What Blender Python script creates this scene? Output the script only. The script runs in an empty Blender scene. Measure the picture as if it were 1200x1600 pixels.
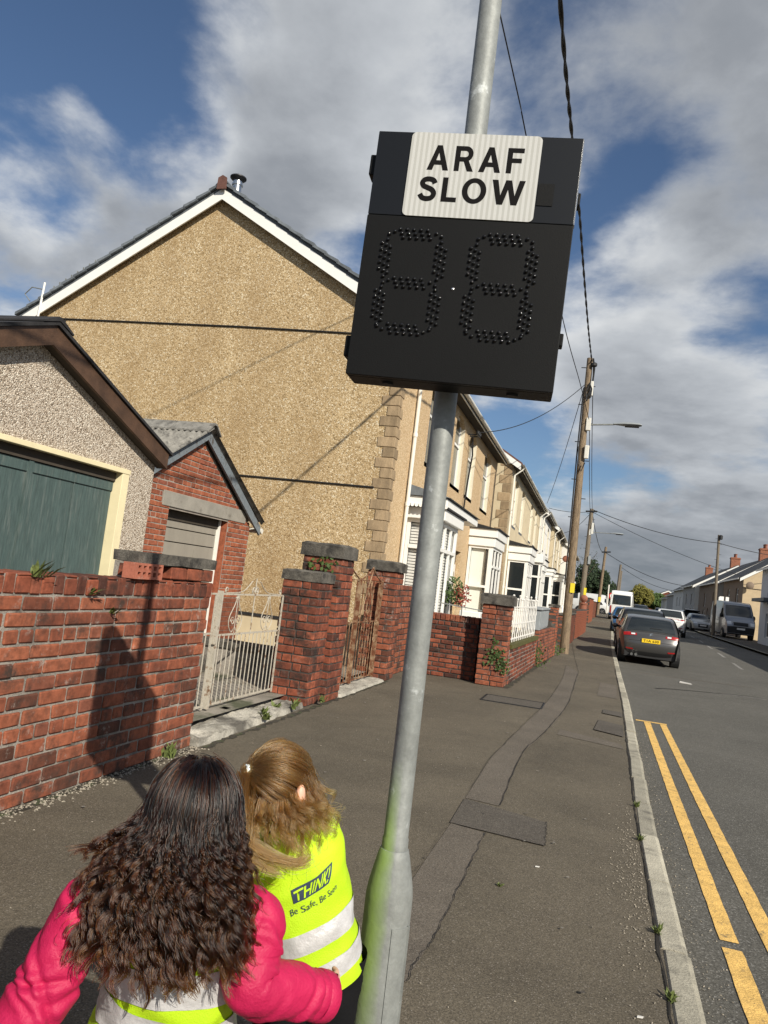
import bpy, bmesh, math, random
import numpy as np
from mathutils import Vector, Matrix, noise as mnoise
random.seed(7); np.random.seed(7)
S = bpy.context.scene
# ------------------------------------------------------------------ camera
CF, CROLL, CPITCH, CYAW, CH = 1202.0, math.radians(6.8), math.radians(5.02), math.radians(16.06), 1.5
_fwd = Vector((-math.sin(CYAW)*math.cos(CPITCH), math.cos(CYAW)*math.cos(CPITCH), math.sin(CPITCH)))
_rt = Vector((math.cos(CYAW), math.sin(CYAW), 0)); _up = _rt.cross(_fwd)
_R = _rt*math.cos(CROLL)+_up*math.sin(CROLL); _U = _up*math.cos(CROLL)-_rt*math.sin(CROLL)
cam_d = bpy.data.cameras.new("camera"); cam = bpy.data.objects.new("camera", cam_d); S.collection.objects.link(cam)
cam.matrix_world = Matrix(((_R.x,_U.x,-_fwd.x,0),(_R.y,_U.y,-_fwd.y,0),(_R.z,_U.z,-_fwd.z,CH),(0,0,0,1)))
cam_d.sensor_fit = 'AUTO'; cam_d.sensor_width = 36; cam_d.lens = 36*CF/1600
cam_d.clip_start = 0.05; cam_d.clip_end = 3000
S.camera = cam
# ------------------------------------------------------------------ sky, clouds, sun, exposure
SUN = Vector((2.18, -2.07, 1.92)).normalized()
sun_el = math.asin(SUN.z); sun_az = math.atan2(SUN.x, SUN.y)
W = bpy.data.worlds.new("World"); S.world = W; W.use_nodes = True
nt = W.node_tree; nt.nodes.clear()
def N(t, typ, **k):
    n = t.nodes.new(typ)
    for a, b in k.items():
        if a.startswith('i_'): n.inputs[a[2:].replace('_', ' ')].default_value = b
        else: setattr(n, a, b)
    return n
def build_world():
    L = nt.links.new
    out = N(nt,'ShaderNodeOutputWorld'); bg = N(nt,'ShaderNodeBackground'); bg.inputs[1].default_value = 0.088
    sky = N(nt,'ShaderNodeTexSky', sky_type='NISHITA', sun_disc=False, sun_elevation=sun_el, sun_rotation=sun_az, air_density=1.0, dust_density=0.6, ozone_density=1.6)
    tc = N(nt,'ShaderNodeTexCoord'); D = tc.outputs['Generated']; sep = N(nt,'ShaderNodeSeparateXYZ'); L(D, sep.inputs[0])
    def math_(op,a,b,clamp=False):
        n=N(nt,'ShaderNodeMath',operation=op,use_clamp=clamp)
        for k,v in enumerate((a,b)):
            if isinstance(v,(int,float)): n.inputs[k].default_value=v
            else: L(v,n.inputs[k])
        return n.outputs[0]
    def mapr(v,a,b,c,d,smooth=True):
        n=N(nt,'ShaderNodeMapRange'); n.interpolation_type='SMOOTHSTEP' if smooth else 'LINEAR'
        for k,x in enumerate((a,b,c,d)): n.inputs[k+1].default_value=x
        L(v,n.inputs[0]); return n.outputs[0]
    den = math_('ADD', math_('MAXIMUM',sep.outputs[2],0), .24)
    cb = N(nt,'ShaderNodeCombineXYZ'); L(math_('DIVIDE',sep.outputs[0],den),cb.inputs[0]); L(math_('DIVIDE',sep.outputs[1],den),cb.inputs[1])
    def noise(scale,off,detail,rough,dist):
        mp=N(nt,'ShaderNodeMapping'); mp.inputs['Location'].default_value=off; L(cb.outputs[0],mp.inputs[0])
        n=N(nt,'ShaderNodeTexNoise',i_Scale=scale,i_Detail=detail,i_Roughness=rough,i_Distortion=dist); L(mp.outputs[0],n.inputs['Vector']); return n.outputs['Fac']
    n1=noise(1.5,CLOUD_OFF,10.0,.57,.12)
    # the same field looked at a little towards the sun: lit edges and grey middles
    so_=Vector((SUN.x,SUN.y,0)).normalized()*.16
    n2=noise(1.5,(CLOUD_OFF[0]+so_.x,CLOUD_OFF[1]+so_.y,0),10.0,.57,.12)
    n3=noise(4.2,(1.7,8.3,2),7.0,.6,.3)
    # where the cloud banks and the blue gaps lie that day
    bias=None
    for d,r,a in BANKS:
        v=N(nt,'ShaderNodeVectorMath',operation='DOT_PRODUCT'); L(D,v.inputs[0]); v.inputs[1].default_value=d
        m=mapr(v.outputs['Value'],math.cos(r),math.cos(r*.15),0,a); bias=m if bias is None else math_('ADD',bias,m)
    f=math_('ADD',n1,bias); f=math_('ADD',f,math_('MULTIPLY',math_('SUBTRACT',n3,.5),.20))
    f=math_('ADD',f,mapr(sep.outputs[2],.02,.30,.10,0))
    cov=mapr(f,.43,.63,0,.97)
    thick=mapr(f,.50,.84,1,0)
    lit=mapr(math_('SUBTRACT',n1,n2),-.10,.10,0,1)
    br=math_('ADD',math_('MULTIPLY',thick,.62),math_('MULTIPLY',lit,.38)); br=math_('ADD',br,math_('MULTIPLY',math_('SUBTRACT',n3,.5),.7)); br=math_('ADD',br,mapr(sep.outputs[2],.05,.34,-.13,0))
    r2=ramp_(nt,br,[(.0,(2.0,2.25,2.55)),(.38,(3.0,3.2,3.5)),(.72,(5.0,5.25,5.55)),(1.0,(7.4,7.55,7.6))])
    tint = N(nt,'ShaderNodeMixRGB', blend_type='MULTIPLY'); tint.inputs[0].default_value = 1; tint.inputs[2].default_value = (.64,.72,.82,1); L(sky.outputs[0],tint.inputs[1])
    mix = N(nt,'ShaderNodeMixRGB'); L(cov,mix.inputs[0]); L(tint.outputs[0],mix.inputs[1]); L(r2,mix.inputs[2])
    L(mix.outputs[0], bg.inputs[0]); L(bg.outputs[0], out.inputs[0])
def ramp_(t, src, stops):
    r=N(t,'ShaderNodeValToRGB'); e=r.color_ramp.elements
    while len(e)<len(stops): e.new(.5)
    for k,(p,c) in zip(e,stops): k.position=p; k.color=(*c,1)
    t.links.new(src,r.inputs[0]); return r.outputs[0]
CLOUD_OFF = (9.3, 5.1, 0.0)
# (direction, angular radius, more or less cloud): banks and gaps as they stood over the street
def _dir(px,py): return (_fwd+_R*((px-600)/CF)-_U*((py-800)/CF)).normalized()
BANKS = [(_dir(40,40),.16,-.15),(_dir(250,215),.10,-.19),(_dir(60,290),.09,-.15),(_dir(330,20),.09,-.05),(_dir(760,650),.13,-.17),(_dir(965,345),.10,-.05),(_dir(930,480),.07,-.05),(_dir(850,700),.10,-.10),(_dir(540,400),.07,-.10),
  (_dir(70,180),.09,.12),(_dir(150,380),.20,.17),(_dir(600,110),.32,.12),(_dir(1080,150),.22,.13),(_dir(1080,490),.18,.10),(_dir(1040,740),.22,.10),(_dir(450,330),.10,.09)]
build_world()
sd = bpy.data.lights.new("sun", 'SUN'); sd.energy = 5.0; sd.angle = math.radians(.5); sd.color = (1,.935,.81)
so = bpy.data.objects.new("sun", sd); S.collection.objects.link(so); so.rotation_euler = SUN.to_track_quat('Z','Y').to_euler(); so.location = SUN*60
S.view_settings.view_transform = 'Standard'; S.view_settings.look = 'None'; S.view_settings.gamma = 1; S.view_settings.exposure = 0.26
S.view_settings.use_curve_mapping = False
try: S.cycles.max_bounces = 6; S.cycles.transparent_max_bounces = 16
except Exception: pass

# ------------------------------------------------------------------ helpers
COL = S.collection
class MB:
    def __init__(s): s.v = []; s.f = []
    def add(s, vs, fs):
        b = len(s.v); s.v += [tuple(v) for v in vs]; s.f += [tuple(i+b for i in f) for f in fs]; return s
    def box(s, x0,x1,y0,y1,z0,z1):
        return s.add([(x0,y0,z0),(x1,y0,z0),(x1,y1,z0),(x0,y1,z0),(x0,y0,z1),(x1,y0,z1),(x1,y1,z1),(x0,y1,z1)],
                     [(3,2,1,0),(4,5,6,7),(0,1,5,4),(1,2,6,5),(2,3,7,6),(3,0,4,7)])
    def bar(s, a, b, w, h=None, up=(0,0,1)):
        a=Vector(a); b=Vector(b); h = h or w; d=(b-a).normalized(); u=Vector(up)
        if abs(d.dot(u))>.98: u=Vector((0,1,0))
        r=d.cross(u).normalized(); u=r.cross(d)
        vs=[]
        for p in (a,b):
            for i,j in ((-1,-1),(1,-1),(1,1),(-1,1)): vs.append(p+r*(i*w/2)+u*(j*h/2))
        return s.add(vs,[(3,2,1,0),(4,5,6,7),(0,1,5,4),(1,2,6,5),(2,3,7,6),(3,0,4,7)])
    def tube(s, pts, r, n=8, cap=True):
        pts=[Vector(p) for p in pts]; k=len(pts); R = r if hasattr(r,'__len__') else [r]*k
        b=len(s.v); prev=None
        for i,p in enumerate(pts):
            d=(pts[min(i+1,k-1)]-pts[max(i-1,0)]).normalized()
            if prev is None:
                u=Vector((0,0,1)) if abs(d.z)<.9 else Vector((1,0,0)); u=(u-d*u.dot(d)).normalized()
            else: u=(prev-d*prev.dot(d)).normalized()
            prev=u; w=d.cross(u)
            for j in range(n):
                t=2*math.pi*j/n; s.v.append(tuple(p+(u*math.cos(t)+w*math.sin(t))*R[i]))
        for i in range(k-1):
            for j in range(n):
                a0=b+i*n+j; a1=b+i*n+(j+1)%n; s.f.append((a0,a1,a1+n,a0+n))
        if cap: s.f.append(tuple(b+j for j in range(n))[::-1]); s.f.append(tuple(b+(k-1)*n+j for j in range(n)))
        return s
    def lathe(s, base, prof, n=24, axis='z'):
        b=len(s.v); k=len(prof)
        for r,z in prof:
            for j in range(n):
                t=2*math.pi*j/n; p=(r*math.cos(t),r*math.sin(t),z)
                if axis=='x': p=(p[2],p[0],p[1])
                if axis=='y': p=(p[0],p[2],p[1])
                s.v.append((base[0]+p[0],base[1]+p[1],base[2]+p[2]))
        for i in range(k-1):
            for j in range(n):
                a0=b+i*n+j; a1=b+i*n+(j+1)%n; s.f.append((a0,a1,a1+n,a0+n))
        s.f.append(tuple(b+j for j in range(n))[::-1]); s.f.append(tuple(b+(k-1)*n+j for j in range(n)))
        return s
    def prism(s, poly, vec):
        n=len(poly); v=Vector(vec); vs=[Vector(p) for p in poly]; vs+= [p+v for p in vs]
        fs=[tuple(range(n))[::-1], tuple(range(n,2*n))]+[(i,(i+1)%n,(i+1)%n+n,i+n) for i in range(n)]
        return s.add(vs,fs)
    def grid(s, rows, close=False):
        b=len(s.v); n=len(rows[0])
        for r in rows: s.v += [tuple(p) for p in r]
        for i in range(len(rows)-1):
            for j in range(n if close else n-1):
                a0=b+i*n+j; a1=b+i*n+(j+1)%n; s.f.append((a0,a1,a1+n,a0+n))
        return s
    def sphere(s, c, r, n=10, m=7):
        R = r if hasattr(r,'__len__') else (r,r,r)
        rows=[[(c[0]+R[0]*math.sin(math.pi*i/m)*math.cos(2*math.pi*j/n), c[1]+R[1]*math.sin(math.pi*i/m)*math.sin(2*math.pi*j/n), c[2]+R[2]*math.cos(math.pi*i/m)) for j in range(n)] for i in range(m+1)]
        return s.grid(rows, True)
    def mesh(s, name, smooth=False):
        me=bpy.data.meshes.new(name); me.from_pydata(s.v,[],s.f); me.validate()
        bm=bmesh.new(); bm.from_mesh(me); bmesh.ops.recalc_face_normals(bm, faces=bm.faces); bm.to_mesh(me); bm.free()
        if smooth: me.polygons.foreach_set('use_smooth',[True]*len(me.polygons))
        return me
    def build(s, name, mat, parent=None, smooth=False, bevel=0, recal=True):
        # the object's origin goes to the middle of its own base
        c = ((min(v[0] for v in s.v)+max(v[0] for v in s.v))/2, (min(v[1] for v in s.v)+max(v[1] for v in s.v))/2, min(v[2] for v in s.v))
        s.v=[(v[0]-c[0],v[1]-c[1],v[2]-c[2]) for v in s.v]
        me = s.mesh(name, smooth); me.materials.append(mat)
        o = bpy.data.objects.new(name, me); COL.objects.link(o); put(o, parent, c)
        if bevel:
            m=o.modifiers.new('bevel','BEVEL'); m.width=bevel; m.segments=2; m.limit_method='ANGLE'
        if smooth and bevel==0:
            try: me.set_sharp_from_angle(angle=math.radians(42))
            except Exception: pass
        return o
WL = {}
def put(o, parent, loc):
    """place o at the world point loc; parents here are never rotated before their parts are added"""
    o.parent = parent
    pl = WL.get(parent.name_full, Vector((0,0,0))) if parent else Vector((0,0,0))
    o.location = Vector(loc)-pl; WL[o.name_full] = Vector(loc)
def thing(name, label, cat, loc=(0,0,0), group=None):
    o=bpy.data.objects.new(name,None); COL.objects.link(o); put(o,None,loc); o.empty_display_size=.2
    return tag(o,label,cat,group)
def tag(o,label=None,cat=None,group=None,kind=None):
    if label: o['label']=label
    if cat: o['category']=cat
    if group: o['group']=group
    if kind: o['kind']=kind
    return o
def empty(name, parent, loc):
    o=bpy.data.objects.new(name,None); COL.objects.link(o); put(o,parent,loc); o.empty_display_size=.1; return o
def copy_tree(o, parent=None):
    c=o.copy(); COL.objects.link(c); c.parent=parent
    for ch in list(o.children): copy_tree(ch,c)
    return c
def inst(me, name, parent, loc, rot=None, mat=None):
    o=bpy.data.objects.new(name,me); COL.objects.link(o); put(o,parent,loc)
    if rot is not None: o.rotation_euler=rot
    return o
def lerp(a,b,t): return a+(b-a)*t
def interp(x, tab):
    if x<=tab[0][0]: return tab[0][1]
    for (a,u),(b,v) in zip(tab,tab[1:]):
        if x<=b: return u+(v-u)*(x-a)/(b-a)
    return tab[-1][1]
def gz(y):
    if y<22: return 0.0
    if y<28: return .0095*(y-22)**2/12
    return .0095*(min(y,190)-25)
def catmull(pts, n):
    P=[np.array(p,float) for p in pts]; P=[2*P[0]-P[1]]+P+[2*P[-1]-P[-2]]; k=len(P)-3; out=[]
    for i in range(n):
        t=i/(n-1)*k; j=min(int(t),k-1); t-=j; a,b,c,d=P[j:j+4]
        out.append(.5*((2*b)+(c-a)*t+(2*a-5*b+4*c-d)*t*t+(3*b-a-3*c+d)*t**3))
    return out

# ------------------------------------------------------------------ materials
def M(name, col, rough=.8, var=.18, scale=5.0, bump=0.0, bscale=40.0, metal=0.0, rand=0.0, col2=None, dirt=None, dscale=1.5, dthr=.55, spec=.4, coat=0.0, stretch=None, fine=0.0, fscale=150.0):
    m=bpy.data.materials.new(name); m.use_nodes=True; t=m.node_tree; L=t.links.new
    b=t.nodes['Principled BSDF']; b.inputs['Roughness'].default_value=rough; b.inputs['Metallic'].default_value=metal
    b.inputs['Specular IOR Level'].default_value=spec; b.inputs['Coat Weight'].default_value=coat
    geo=N(t,'ShaderNodeNewGeometry'); vec=geo.outputs['Position']
    if stretch:
        mp=N(t,'ShaderNodeMapping'); mp.inputs['Scale'].default_value=stretch; L(vec,mp.inputs[0]); vec=mp.outputs[0]
    no=N(t,'ShaderNodeTexNoise', i_Scale=scale, i_Detail=6.0, i_Roughness=.6); L(vec,no.inputs['Vector'])
    mr=N(t,'ShaderNodeMapRange'); mr.inputs[1].default_value=.3; mr.inputs[2].default_value=.7; L(no.outputs['Fac'],mr.inputs[0])
    mix=N(t,'ShaderNodeMixRGB'); L(mr.outputs[0],mix.inputs[0])
    c=Vector(col[:3]); c2 = Vector(col2[:3]) if col2 else c*(1+var)
    mix.inputs[1].default_value=(*(c if col2 else c*(1-var)),1); mix.inputs[2].default_value=(*c2,1); cur=mix.outputs[0]
    if fine:
        nf=N(t,'ShaderNodeTexNoise', i_Scale=fscale, i_Detail=3.0, i_Roughness=.7); L(vec,nf.inputs['Vector'])
        mf=N(t,'ShaderNodeMapRange'); mf.inputs[1].default_value=.3; mf.inputs[2].default_value=.7; mf.inputs[3].default_value=1-fine; mf.inputs[4].default_value=1+fine; L(nf.outputs['Fac'],mf.inputs[0])
        vm=N(t,'ShaderNodeVectorMath', operation='SCALE'); L(cur,vm.inputs[0]); L(mf.outputs[0],vm.inputs['Scale']); cur=vm.outputs[0]
    if rand:
        oi=N(t,'ShaderNodeObjectInfo'); m2=N(t,'ShaderNodeMapRange'); m2.inputs[3].default_value=1-rand; m2.inputs[4].default_value=1+rand
        L(oi.outputs['Random'],m2.inputs[0]); vm=N(t,'ShaderNodeVectorMath', operation='SCALE'); L(cur,vm.inputs[0]); L(m2.outputs[0],vm.inputs['Scale']); cur=vm.outputs[0]
    if dirt:
        nd=N(t,'ShaderNodeTexNoise', i_Scale=dscale, i_Detail=8.0, i_Roughness=.65); L(vec,nd.inputs['Vector'])
        md=N(t,'ShaderNodeMapRange'); md.inputs[1].default_value=dthr; md.inputs[2].default_value=dthr+.14; L(nd.outputs['Fac'],md.inputs[0])
        mx=N(t,'ShaderNodeMixRGB'); L(md.outputs[0],mx.inputs[0]); L(cur,mx.inputs[1]); mx.inputs[2].default_value=(*dirt[:3],1); cur=mx.outputs[0]
    L(cur,b.inputs['Base Color'])
    if bump:
        nb=N(t,'ShaderNodeTexNoise', i_Scale=bscale, i_Detail=5.0, i_Roughness=.6); L(vec,nb.inputs['Vector'])
        bp=N(t,'ShaderNodeBump'); bp.inputs['Strength'].default_value=bump; bp.inputs['Distance'].default_value=.01; L(nb.outputs['Fac'],bp.inputs['Height']); L(bp.outputs[0],b.inputs['Normal'])
    return m
def ramp(t, src, stops):
    r=N(t,'ShaderNodeValToRGB'); e=r.color_ramp.elements
    while len(e)<len(stops): e.new(.5)
    for k,(p,c) in zip(e,stops): k.position=p; k.color=(*c,1)
    t.links.new(src,r.inputs[0]); return r.outputs[0]
def brick_mat(name, stops, dirt=(.02,.018,.016), dthr=.55, white=0.0, dscale=1.8):
    m=bpy.data.materials.new(name); m.use_nodes=True; t=m.node_tree; L=t.links.new; b=t.nodes['Principled BSDF']
    b.inputs['Roughness'].default_value=.85; b.inputs['Specular IOR Level'].default_value=.25
    geo=N(t,'ShaderNodeNewGeometry'); oi=N(t,'ShaderNodeObjectInfo')
    cur=ramp(t,oi.outputs['Random'],stops)
    # each brick its own mottling
    add=N(t,'ShaderNodeVectorMath', operation='ADD'); L(geo.outputs['Position'],add.inputs[0]); L(oi.outputs['Random'],add.inputs[1])
    n1=N(t,'ShaderNodeTexNoise', i_Scale=16.0, i_Detail=7.0, i_Roughness=.65); L(add.outputs[0],n1.inputs['Vector'])
    mr=N(t,'ShaderNodeMapRange'); mr.inputs[1].default_value=.28; mr.inputs[2].default_value=.72; mr.inputs[3].default_value=.55; mr.inputs[4].default_value=1.4; L(n1.outputs['Fac'],mr.inputs[0])
    vm=N(t,'ShaderNodeVectorMath', operation='SCALE'); L(cur,vm.inputs[0]); L(mr.outputs[0],vm.inputs['Scale']); cur=vm.outputs[0]
    n2=N(t,'ShaderNodeTexNoise', i_Scale=dscale, i_Detail=9.0, i_Roughness=.72); L(geo.outputs['Position'],n2.inputs['Vector'])
    md=N(t,'ShaderNodeMapRange'); md.inputs[1].default_value=dthr; md.inputs[2].default_value=dthr+.16; md.inputs[4].default_value=.88; L(n2.outputs['Fac'],md.inputs[0])
    mx=N(t,'ShaderNodeMixRGB'); L(md.outputs[0],mx.inputs[0]); L(cur,mx.inputs[1]); mx.inputs[2].default_value=(*dirt,1); cur=mx.outputs[0]
    if white:
        n3=N(t,'ShaderNodeTexNoise', i_Scale=7.0, i_Detail=10.0, i_Roughness=.8); L(geo.outputs['Position'],n3.inputs['Vector'])
        mw=N(t,'ShaderNodeMapRange'); mw.inputs[1].default_value=.57; mw.inputs[2].default_value=.70; mw.inputs[4].default_value=white; L(n3.outputs['Fac'],mw.inputs[0])
        mx=N(t,'ShaderNodeMixRGB'); L(mw.outputs[0],mx.inputs[0]); L(cur,mx.inputs[1]); mx.inputs[2].default_value=(.38,.33,.29,1); cur=mx.outputs[0]
    L(cur,b.inputs['Base Color'])
    nb=N(t,'ShaderNodeTexNoise', i_Scale=60.0, i_Detail=6.0, i_Roughness=.7); L(add.outputs[0],nb.inputs['Vector'])
    bp=N(t,'ShaderNodeBump'); bp.inputs['Strength'].default_value=.55; bp.inputs['Distance'].default_value=.008; L(nb.outputs['Fac'],bp.inputs['Height']); L(bp.outputs[0],b.inputs['Normal'])
    return m
def pebble_mat(name, stops, scale=42.0, stain=(.16,.11,.06), stain_amt=.35, bump=.8):
    m=bpy.data.materials.new(name); m.use_nodes=True; t=m.node_tree; L=t.links.new; b=t.nodes['Principled BSDF']
    b.inputs['Roughness'].default_value=.85; b.inputs['Specular IOR Level'].default_value=.3
    geo=N(t,'ShaderNodeNewGeometry')
    vo=N(t,'ShaderNodeTexVoronoi', i_Scale=scale, i_Randomness=1.0); L(geo.outputs['Position'],vo.inputs['Vector'])
    sp=N(t,'ShaderNodeSeparateColor'); L(vo.outputs['Color'],sp.inputs[0])
    cur=ramp(t,sp.outputs[0],stops)
    sm=N(t,'ShaderNodeMapping'); sm.inputs['Scale'].default_value=(1,1,.33); L(geo.outputs['Position'],sm.inputs[0]); n=N(t,'ShaderNodeTexNoise', i_Scale=1.0, i_Detail=9.0, i_Roughness=.68); L(sm.outputs[0],n.inputs['Vector'])
    mr=N(t,'ShaderNodeMapRange'); mr.inputs[1].default_value=.40; mr.inputs[2].default_value=.72; mr.inputs[4].default_value=stain_amt; L(n.outputs['Fac'],mr.inputs[0])
    mx=N(t,'ShaderNodeMixRGB'); L(mr.outputs[0],mx.inputs[0]); L(cur,mx.inputs[1]); mx.inputs[2].default_value=(*stain,1)
    L(mx.outputs[0],b.inputs['Base Color'])
    iv=N(t,'ShaderNodeMath', operation='SUBTRACT'); iv.inputs[0].default_value=1; L(vo.outputs['Distance'],iv.inputs[1])
    bp=N(t,'ShaderNodeBump'); bp.inputs['Strength'].default_value=bump; bp.inputs['Distance'].default_value=.012; L(iv.outputs[0],bp.inputs['Height']); L(bp.outputs[0],b.inputs['Normal'])
    return m
def tarmac_mat(name, c1, c2, chip, chips=.12, scale=170.0, big=.9, rough=.9):
    m=bpy.data.materials.new(name); m.use_nodes=True; t=m.node_tree; L=t.links.new; b=t.nodes['Principled BSDF']
    b.inputs['Roughness'].default_value=rough; b.inputs['Specular IOR Level'].default_value=.3
    geo=N(t,'ShaderNodeNewGeometry')
    n=N(t,'ShaderNodeTexNoise', i_Scale=big, i_Detail=9.0, i_Roughness=.68, i_Distortion=.4); L(geo.outputs['Position'],n.inputs['Vector'])
    cur=ramp(t,n.outputs['Fac'],[(.3,c1),(.7,c2)])
    vo=N(t,'ShaderNodeTexVoronoi', i_Scale=scale); L(geo.outputs['Position'],vo.inputs['Vector'])
    sp=N(t,'ShaderNodeSeparateColor'); L(vo.outputs['Color'],sp.inputs[0])
    mr=N(t,'ShaderNodeMapRange'); mr.inputs[3].default_value=.62; mr.inputs[4].default_value=1.38; L(sp.outputs[1],mr.inputs[0])
    vm=N(t,'ShaderNodeVectorMath', operation='SCALE'); L(cur,vm.inputs[0]); L(mr.outputs[0],vm.inputs['Scale']); cur=vm.outputs[0]
    gt=N(t,'ShaderNodeMapRange'); gt.inputs[1].default_value=1-chips; gt.inputs[2].default_value=1-chips+.02; gt.inputs[4].default_value=.7; L(sp.outputs[0],gt.inputs[0])
    mx=N(t,'ShaderNodeMixRGB'); L(gt.outputs[0],mx.inputs[0]); L(cur,mx.inputs[1]); mx.inputs[2].default_value=(*chip,1); cur=mx.outputs[0]
    L(cur,b.inputs['Base Color'])
    nb=N(t,'ShaderNodeTexNoise', i_Scale=scale*.5, i_Detail=4.0); L(geo.outputs['Position'],nb.inputs['Vector'])
    bp=N(t,'ShaderNodeBump'); bp.inputs['Strength'].default_value=.5; bp.inputs['Distance'].default_value=.006; L(nb.outputs['Fac'],bp.inputs['Height'])
    n4=N(t,'ShaderNodeTexNoise', i_Scale=1.6, i_Detail=3.0); L(geo.outputs['Position'],n4.inputs['Vector'])
    b2=N(t,'ShaderNodeBump'); b2.inputs['Strength'].default_value=.35; b2.inputs['Distance'].default_value=.06; L(n4.outputs['Fac'],b2.inputs['Height']); L(bp.outputs[0],b2.inputs['Normal'])
    L(b2.outputs[0],b.inputs['Normal'])
    return m
def glass_mat(name, tint=(.02,.025,.03), see=.0, rough=.04):
    m=bpy.data.materials.new(name); m.use_nodes=True; t=m.node_tree; L=t.links.new; b=t.nodes['Principled BSDF']
    b.inputs['Base Color'].default_value=(*tint,1); b.inputs['Roughness'].default_value=rough; b.inputs['Specular IOR Level'].default_value=.6
    geo=N(t,'ShaderNodeNewGeometry'); nb=N(t,'ShaderNodeTexNoise', i_Scale=1.3, i_Detail=1.0); L(geo.outputs['Position'],nb.inputs['Vector'])
    bp=N(t,'ShaderNodeBump'); bp.inputs['Strength'].default_value=.06; bp.inputs['Distance'].default_value=.05; L(nb.outputs['Fac'],bp.inputs['Height']); L(bp.outputs[0],b.inputs['Normal'])
    if see:
        tr=N(t,'ShaderNodeBsdfTransparent'); mx=N(t,'ShaderNodeMixShader'); mx.inputs[0].default_value=see
        L(b.outputs[0],mx.inputs[1]); L(tr.outputs[0],mx.inputs[2]); L(mx.outputs[0],t.nodes['Material Output'].inputs[0])
    return m
K={}
K['brick']=brick_mat('brick_red',[(0,(.080,.034,.022)),(.14,(.165,.052,.030)),(.45,(.235,.074,.039)),(.8,(.30,.100,.053)),(1,(.14,.050,.033))],dirt=(.038,.031,.026),dthr=.495,white=.8,dscale=4.2)
K['brick_dark']=brick_mat('brick_weathered',[(0,(.055,.024,.018)),(.2,(.145,.045,.027)),(.6,(.22,.063,.034)),(.9,(.28,.085,.046)),(1,(.105,.038,.026))],dirt=(.026,.022,.019),dthr=.47,white=.35,dscale=3.6)
K['brick_orange']=brick_mat('brick_orange',[(0,(.17,.058,.034)),(.3,(.27,.082,.042)),(.75,(.315,.103,.052)),(1,(.20,.064,.042))],dirt=(.09,.04,.03),dthr=.64,white=.25)
K['mortar']=M('mortar_old',(.25,.225,.195),.95,.3,7,.8,60,dirt=(.065,.058,.050),dscale=2.6,dthr=.49,fine=.35)
K['mortar_pale']=M('mortar_pale',(.27,.235,.20),.95,.3,6,.5,60,fine=.2)
K['mortar_dark']=M('mortar_dark',(.055,.048,.042),.95,.4,7,.8,60,dirt=(.13,.115,.10),dscale=3,dthr=.55,fine=.3)
K['coping']=M('coping_concrete',(.100,.091,.077),.95,.4,9,.9,70,dirt=(.036,.033,.029),dscale=6,dthr=.48,fine=.4,fscale=90)
K['concrete']=M('concrete_grey',(.36,.335,.285),.92,.3,4,.7,60,dirt=(.11,.10,.085),dscale=2.2,dthr=.50,fine=.3,fscale=80)
K['lintel']=M('lintel_concrete',(.27,.25,.215),.9,.15,5,.4,80,dirt=(.12,.105,.085),dscale=3,dthr=.6,fine=.15)
K['pave']=tarmac_mat('pavement_tarmac',(.078,.066,.048),(.130,.110,.080),(.25,.22,.185),.05,210,.7)
K['patch']=tarmac_mat('pavement_patch',(.094,.080,.064),(.136,.116,.093),(.24,.22,.19),.05,220,1.4)
K['patch_dark']=tarmac_mat('pavement_patch_dark',(.068,.059,.049),(.098,.086,.071),(.2,.18,.16),.05,170,1.2)
K['road']=tarmac_mat('road_tarmac',(.075,.071,.061),(.108,.102,.088),(.25,.24,.22),.08,140,.55)
K['ground']=M('rough_earth',(.11,.09,.06),.95,.35,1.2,.6,20,dirt=(.06,.075,.03),dscale=.6,dthr=.5,fine=.3)
K['yard']=M('yard_concrete',(.24,.215,.18),.95,.3,2.5,.6,40,dirt=(.08,.085,.05),dscale=2.0,dthr=.5,fine=.25)
K['slab']=M('path_slab',(.20,.18,.155),.92,.2,6,.5,70,rand=.25,dirt=(.09,.085,.07),dscale=4,dthr=.55)
K['kerb']=M('kerb_stone',(.335,.31,.245),.9,.22,7,.6,90,rand=.24,dirt=(.13,.12,.10),dscale=5,dthr=.56,fine=.3,fscale=140)
K['yellow']=M('yellow_line',(.70,.44,.13),.85,.16,9,.6,110,dirt=(.17,.13,.075),dscale=26,dthr=.555,fine=.3,fscale=110)
K['white_line']=M('white_line',(.28,.27,.25),.85,.2,9,.3,110,dirt=(.12,.11,.10),dscale=9,dthr=.46)
K['buff']=pebble_mat('buff_pebbledash',[(0,(.19,.128,.060)),(.25,(.36,.255,.130)),(.6,(.485,.355,.195)),(.88,(.58,.455,.28)),(1,(.74,.665,.51))],56,stain=(.27,.175,.082),stain_amt=.62,bump=.55)
K['buff_front']=pebble_mat('buff_render_front',[(0,(.36,.245,.13)),(.4,(.50,.355,.20)),(.8,(.60,.44,.265)),(1,(.68,.56,.39))],60,stain=(.34,.22,.12),stain_amt=.3,bump=.5)
K['pinkgrey']=pebble_mat('grey_pebbledash',[(0,(.17,.125,.085)),(.2,(.31,.245,.18)),(.5,(.48,.40,.315)),(.8,(.60,.525,.43)),(1,(.78,.71,.60))],84,stain=(.28,.22,.18),stain_amt=.3,bump=.9)
K['cream']=M('cream_render',(.55,.46,.31),.85,.08,3,.2,60,dirt=(.38,.30,.19),dscale=1.5,dthr=.6)
K['white_render']=M('white_render',(.72,.70,.65),.85,.06,3,.2,60,dirt=(.5,.47,.42),dscale=1.2,dthr=.62)
K['tan_render']=M('tan_render',(.50,.39,.25),.85,.08,3,.3,60,dirt=(.36,.27,.17),dscale=1.2,dthr=.6)
K['grey_render']=M('grey_render',(.36,.35,.33),.85,.1,2,.3,60)
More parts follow.
